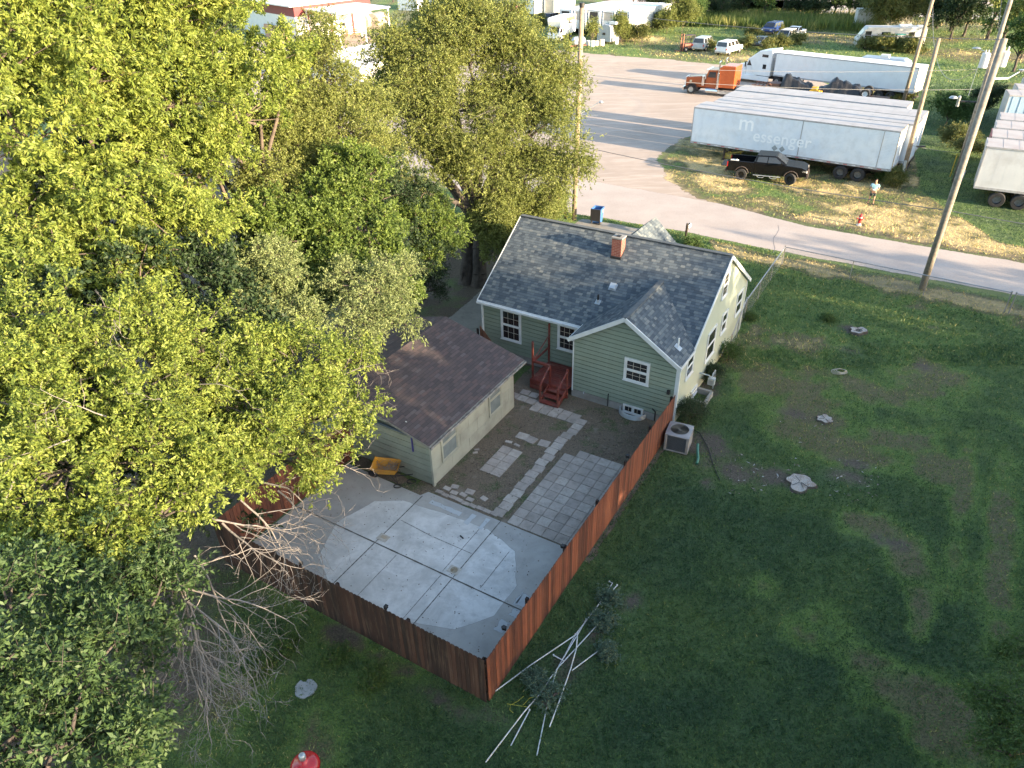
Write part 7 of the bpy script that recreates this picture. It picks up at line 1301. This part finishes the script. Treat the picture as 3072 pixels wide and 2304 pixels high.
# street side plants
RB = 'bushes between the two trailer yards'
bush('rounded bright green bush behind the big pole', 2835, 375, 2.0, 2.8, LF_G, grp=RB, k=8, ll=.16, lw=.08, dens=20)
bush('yellow-green weed clump below the rounded bush', 2850, 440, 1.3, 1.8, LF_W, grp=RB, k=6, ll=.18, lw=.05, dens=20)
bush('dark bush against the pale blue trailers', 2935, 350, 1.6, 3., LF_D, grp=RB, k=7, ll=.16, lw=.08, dens=16)
bush('scrubby bush at the nose of the right-hand trailers', 2890, 470, 1.2, 1.6, LF_W, grp=RB, k=6, ll=.14, lw=.05, dens=20)
bush('thin yellow sapling in front of the right trailer wheel', 2975, 608, .55, 1.3, LF_W, k=4, ll=.13, lw=.05, dens=16, name='sapling')
bush('tall grass clump at the foot of the bare pole', 2675, 560, .5, 1.2, LF_W, k=4, ll=.3, lw=.03, dens=40, name='grass_clump')
bush('green weeds by the rear wheels of the lettered trailer', 2650, 545, .6, 1.0, LF_G, k=4, ll=.22, lw=.04, dens=36, name='weed')
BR = 'bushes around the parked storage trailers'
for k, (px, py, r_, h, lf, l_) in enumerate([(1775, 138, 1.3, 6.0, LF_O, 'narrow young tree beside the left pole'), (1862, 128, 2.0, 6.5, LF_O, 'conical tree in front of the storage trailers'), (1885, 125, 1.5, 3.5, LF_W, 'olive bush right of the conical tree'), (1925, 128, 1.4, 3.5, LF_W, 'pale bush under the end storage trailer'), (1850, 118, 2.0, 4, LF_G, 'green bush behind the conical tree'), (2000, 100, 2.6, 6, LF_O, 'large loose bush right of the storage trailers'), (2045, 98, 3.2, 9, LF_O, 'tallest bush-like tree at the field edge'), (2080, 75, 3.0, 8, LF_G, 'tree behind the tallest bush at the field edge'), (1970, 95, 2.0, 4, LF_W, 'dry bush between trailers and field'), (1950, 50, 2.8, 7, LF_D, 'dark tree right behind the storage trailers'), (1660, 38, 2.6, 7, LF_G, 'bright green tree between the box trailers'), (1620, 95, 1.8, 4, LF_W, 'yellow bush beside the box truck')]):
    bush(l_, px, py, r_*.72, h*.72, lf, grp=BR, ll=.26, lw=.11, dens=20, k=8, tw=7, lpt=8, twl=.9)
bush('round willow-like tree standing behind the motorhome', 2660, 92, 4.6, 10, LF_W, ll=.42, lw=.12, dens=20, k=11, tw=8, lpt=9, twl=1.4, name='round_tree', base=at(2665, 95))
WD = 'weeds around the parked field cars'
for k, (px, py, r_, h, l_) in enumerate([(2130, 150, .8, 1.3, 'green weeds between the two SUVs'), (2240, 150, 1.2, 2.0, 'yellow weeds behind the white SUV'), (2260, 120, 1.1, 2.2, 'tall yellow weeds by the grey car'), (2295, 152, .9, 1.6, 'yellow bush in front of the grey car'), (2330, 140, 1.6, 1.5, 'green weeds between grey car and van'), (2385, 132, 1.3, 1.3, 'straw-coloured weeds under the van'), (2340, 98, .6, 1.4, 'small yellow shrub behind the blue car'), (2610, 150, 1.8, 1.6, 'weeds hiding the motorhome wheels, left'), (2660, 155, 2.0, 2.0, 'weeds hiding the motorhome side, middle'), (2720, 160, 2.0, 1.8, 'weeds hiding the motorhome side, right'), (2700, 300, 1.3, .8, 'weeds under the rear of the white trailer')]):
    bush(l_, px, py, r_, h, LF_W, grp=WD, ll=.35, lw=.09, dens=20, k=5, tw=7, lpt=8, twl=.6, name='weed_clump')
# belt of trees behind the field
BT = 'belt of trees beyond the field'
protos = []
for k in range(3):
    b = np.array([0, 0, 0.]); rs = np.random.default_rng(50+k); L_ = [(np.array([rs.uniform(-2, 2), rs.uniform(-2, 2), rs.uniform(3, 8.5)]), rs.uniform(1.5, 2.5)) for _ in range(8)]
    protos.append(tree('belt_tree', 'proto', (0, 0, 0), L_, [LF_D, LF_G, LF_O][k], 'tree', BT, tr=.25, dens=5, tw=7, lpt=8, ll=.5, lw=.24, twl=1.0, seed=60+k, fork=.4, bark_=darkbark))
adj = ['leftmost dark tree', 'first thin tree', 'second thin tree', 'low dark tree', 'bushy green tree', 'olive tree', 'narrow dark tree', 'ragged tree', 'wide green tree', 'short olive tree', 'tree just left of the round tree', 'tree just right of the round tree', 'deep green tree behind the distant pole', 'large dark tree behind the pole pair', 'leafy tree between distant pole and big pole', 'yellow-green tree at the upper right', 'tree beside the tall pole top', 'rightmost tree at the frame edge', 'green tree over the pale trailers', 'dark tree at the end of the mown lane', 'tree left of the storage trailer roofs', 'tree above the box bodies', 'small tree beyond the workshop canopy', 'tree beyond the red container']
spots = [(1990, 48, 1, 0), (2110, 58, .8, 0), (2160, 62, .7, 0), (2215, 55, .8, 0), (2290, 60, .9, 1), (2345, 52, .9, 2), (2390, 58, .8, 0), (2440, 62, .9, 0), (2500, 60, 1, 1), (2545, 52, .9, 0), (2590, 62, .9, 0), (2770, 85, 1.1, 0), (2810, 85, 1.2, 0), (2850, 95, 1.2, 0), (2890, 110, 1.1, 1), (2960, 120, 1.4, 2), (3000, 150, 1.1, 1), (3060, 180, 1.3, 2), (3040, 215, .9, 1), (2850, 120, 1.0, 0), (1900, 14, 1., 0), (1640, 12, .9, 1), (1180, 6, 1., 0), (1440, 10, .9, 2)]
first = [True]*3
for k, ((px, py, sc, pi), a_) in enumerate(zip(spots, adj)):
    p = at(px, py); rz = (k*1.9) % 6.28
    if first[pi]: o = protos[pi]; o.location = p; o.rotation_euler[2] = rz; first[pi] = False
    else: o = dup(protos[pi], None, p, rz)
    o.scale = (sc*.8, sc*.8, sc*.78); o['label'] = a_+' in the belt beyond the field' if 'belt' not in a_ else a_
# trees standing just outside the frame to the right: their shade lies over the whole lawn
rs = np.random.default_rng(5); L_ = [(np.array([rs.uniform(-3.4, 3.4), rs.uniform(-3.4, 3.4), rs.uniform(3.0, 12.5)]), rs.uniform(1.8, 2.8)) for _ in range(17)]
RT = tree('shade_tree', 'shade tree right of the lawn, outside the picture', (40, 5, 0), [(l+np.array([40, 5, 0]), r) for l, r in L_], LF_G, 'tree', 'shade trees right of the lawn', tr=.35, dens=4.5, tw=7, lpt=8, ll=.46, lw=.26, twl=1.0, seed=77, bark_=darkbark)
ss = np.array([math.cos(SUN_AZ), math.sin(SUN_AZ), 0]); sp_v = np.array([-ss[1], ss[0], 0]); n_ = 0
for (s_, p_, sc, zz) in [(34, -14, 1, 1.3), (35, -7, 1.05, 1.3), (33, 0, 1.0, 1.25), (36, 6.5, 1.05, 1.24), (34, 13, 1.0, 1.16), (37, 19.5, 1.05, 1.17), (35, 25.5, 1., 1.08), (38, 31.5, 1.05, 1.12), (37, 37.5, 1.0, .98), (42, 43.2, .8, .8), (46, 9, 1.1, 1.15), (47, 22, 1.1, 1.15), (46, 34, 1.1, 1.1), (44, -4, 1.1, 1.1)]:
    q = ss*s_+sp_v*p_; o = RT if n_ == 0 else dup(RT); o.location = q; o.rotation_euler[2] = n_*1.3; o.scale = (sc, sc, zz); o['label'] = 'shade tree standing right of the lawn, outside the picture'; n_ += 1
for q in ((14, -5, 0), (23, -1, 0), (9, -11, 0), (-6, -9, 0), (30, 6, 0)): o = dup(RT); o.location = q; o.rotation_euler[2] = q[0]; o.scale = (.9, .9, .95)  # unseen extra trees, added to dim the sky light on the lower lawn
tree('corner_tree', 'dim leafy tree top at the bottom right corner', (12.3, 9.0, 0), [(at(3070, 2120, 2.6), .8), (at(3110, 2230, 2.8), .8), (at(3020, 2260, 2.4), .55), (at(3060, 1960, 2.4), .35), (at(3120, 2000, 2.6), .6), (at(3000, 2170, 2.3), .25)], LF_G, tr=.1, ll=.10, lw=.035, dens=34, twl=.35, seed=31, fork=.5)
# ---------------------------------------------------------------- grass, uncountable
rng = np.random.default_rng(99)
def inpoly(x, y, poly):
    c = np.zeros(len(x), bool); n = len(poly); j = n-1
    for i_ in range(n):
        xi, yi = poly[i_][:2]; xj, yj = poly[j][:2]; c ^= ((yi > y) != (yj > y)) & (x < (xj-xi)*(y-yi)/(yj-yi+1e-12)+xi); j = i_
    return c
yardp = [F(-13.9, 0)[:2], F(.05, 0)[:2], F(.05, 14)[:2], hpt(HW_+.05, 0)[:2], hpt(HW_+.05, VF)[:2], hpt(.8, VF)[:2], hpt(.8, 11.4)[:2], hpt(-3, 11.4)[:2], hpt(-L1, VF)[:2], hpt(-L1, 0)[:2], F(-13.9, 13)[:2]]
drv = [at(1340, 1000)[:2], at(1400, 905)[:2], (1.5, 43.5), (5.2, 48.6), (9.2, 46.3), (5.6, 40.5), (2.6, 36.5), at(1560, 930)[:2]]
def grass(name, label, n, xr, yr, ln, wd, stops_mat, keep, up=.9):
    x = rng.uniform(*xr, n); y = rng.uniform(*yr, n); dr, di, lu = fields(x, y); k = keep(x, y, dr, di, lu); x, y, dr, di, lu = x[k], y[k], dr[k], di[k], lu[k]; m_ = len(x)
    P = np.stack([x, y, np.zeros(m_)], 1); D = unit(m_)*[1, 1, .3]+[0, 0, up]; tone = np.clip(.26+.30*dr+1.1*np.clip(dr-.6, 0, 1)-.25*lu+.5*(fbm(x*6, y*6, 1.)-.5)+rng.normal(0, .12, m_), 0, 1)
    V_, Q_ = leafquads(P, D, rng.uniform(.6, 1.3, m_)*ln, wd, 1.2); tag(np_mesh(name, V_, Q_, stops_mat, rnd=tone), label, 'grass', kind='stuff')
GR = leafmat('grass_blade', [(0, (.020, .060, .018)), (.22, (.050, .108, .032)), (.38, (.105, .180, .046)), (.52, (.20, .235, .065)), (.68, (.44, .36, .12)), (1, (.74, .56, .26))], .25, .6)
def base_keep(x, y, dr, di, lu):
    p = x*.574+y*.819; vis = (x < .80*(y*.84+9.7)+1) & (x > -.80*(y*.84+9.7)-1)
    return vis & ~inpoly(x, y, yardp) & ~inpoly(x, y, road) & ~inpoly(x, y, lot) & ~inpoly(x, y, drv) & (rng.random(len(x)) > np.clip(di*1.15, 0, .96)) & (rng.random(len(x)) > np.where(p < 44, .9, .4)*np.clip(dr, 0, 1))
grass('lawn_grass', 'short shaded lawn grass around the fence', 560000, (-16, 28), (6.5, 30), .11, .026, GR, lambda x, y, a, b, c: base_keep(x, y, a, b, c) & (rng.random(len(x)) < 1.2-y/40))
grass('lawn_grass', 'greener lawn grass nearer the street fence', 130000, (5, 36), (28, 52), .15, .04, GR, lambda x, y, a, b, c: base_keep(x, y, a, b, c) & (x*.574+y*.819 < 43.8))
grass('verge_grass', 'dry yellow grass of the street verge', 210000, (12, 60), (25, 90), .12, .034, GR, lambda x, y, a, b, c: base_keep(x, y, a, b, c) & (x*.574+y*.819 > 49.2))
grass('ditch_weeds', 'rough weeds along the street ditch', 16000, (14, 50), (20, 54), .28, .05, GR, lambda x, y, a, b, c: base_keep(x, y, a, b*0, c) & (np.abs(x*.574+y*.819-50.4-.5*np.sin(x*1.3)) < .75))
GT = leafmat('tall_grass_blade', [(0, (.05, .10, .02)), (.3, (.10, .15, .03)), (.6, (.20, .22, .05)), (1, (.42, .34, .13))], .3, .6)
grass('field_grass', 'patchy mown grass of the far field', 90000, (10, 130), (88, 175), .25, .09, GR, base_keep)
n = 60000; x = rng.uniform(24, 110, n); y = rng.uniform(128, 175, n); A_, B_ = at(2080, 82), at(2560, 98); d_ = (B_-A_)[:2]; d_ /= np.linalg.norm(d_); dist = (x-A_[0])*(-d_[1])+(y-A_[1])*d_[0]; al = (x-A_[0])*d_[0]+(y-A_[1])*d_[1]; k = (dist > 0) & (dist < 18) & (al > -14) & (al < 32); x, y = x[k], y[k]; m_ = len(x); P = np.stack([x, y, np.zeros(m_)], 1)
V_, Q_ = leafquads(P, unit(m_)*[1, 1, .3]*.4+[0, 0, 1], rng.uniform(1.2, 2.4, m_), .12, 1.); tag(np_mesh('tall_grass', V_, Q_, GT, rnd=np.clip(.35+.25*np.sin(x*.5)*np.sin(y*.3+x*.2)+rng.normal(0, .15, m_), 0, 1)), 'tall unmown grass along the back of the field', 'grass', kind='stuff')
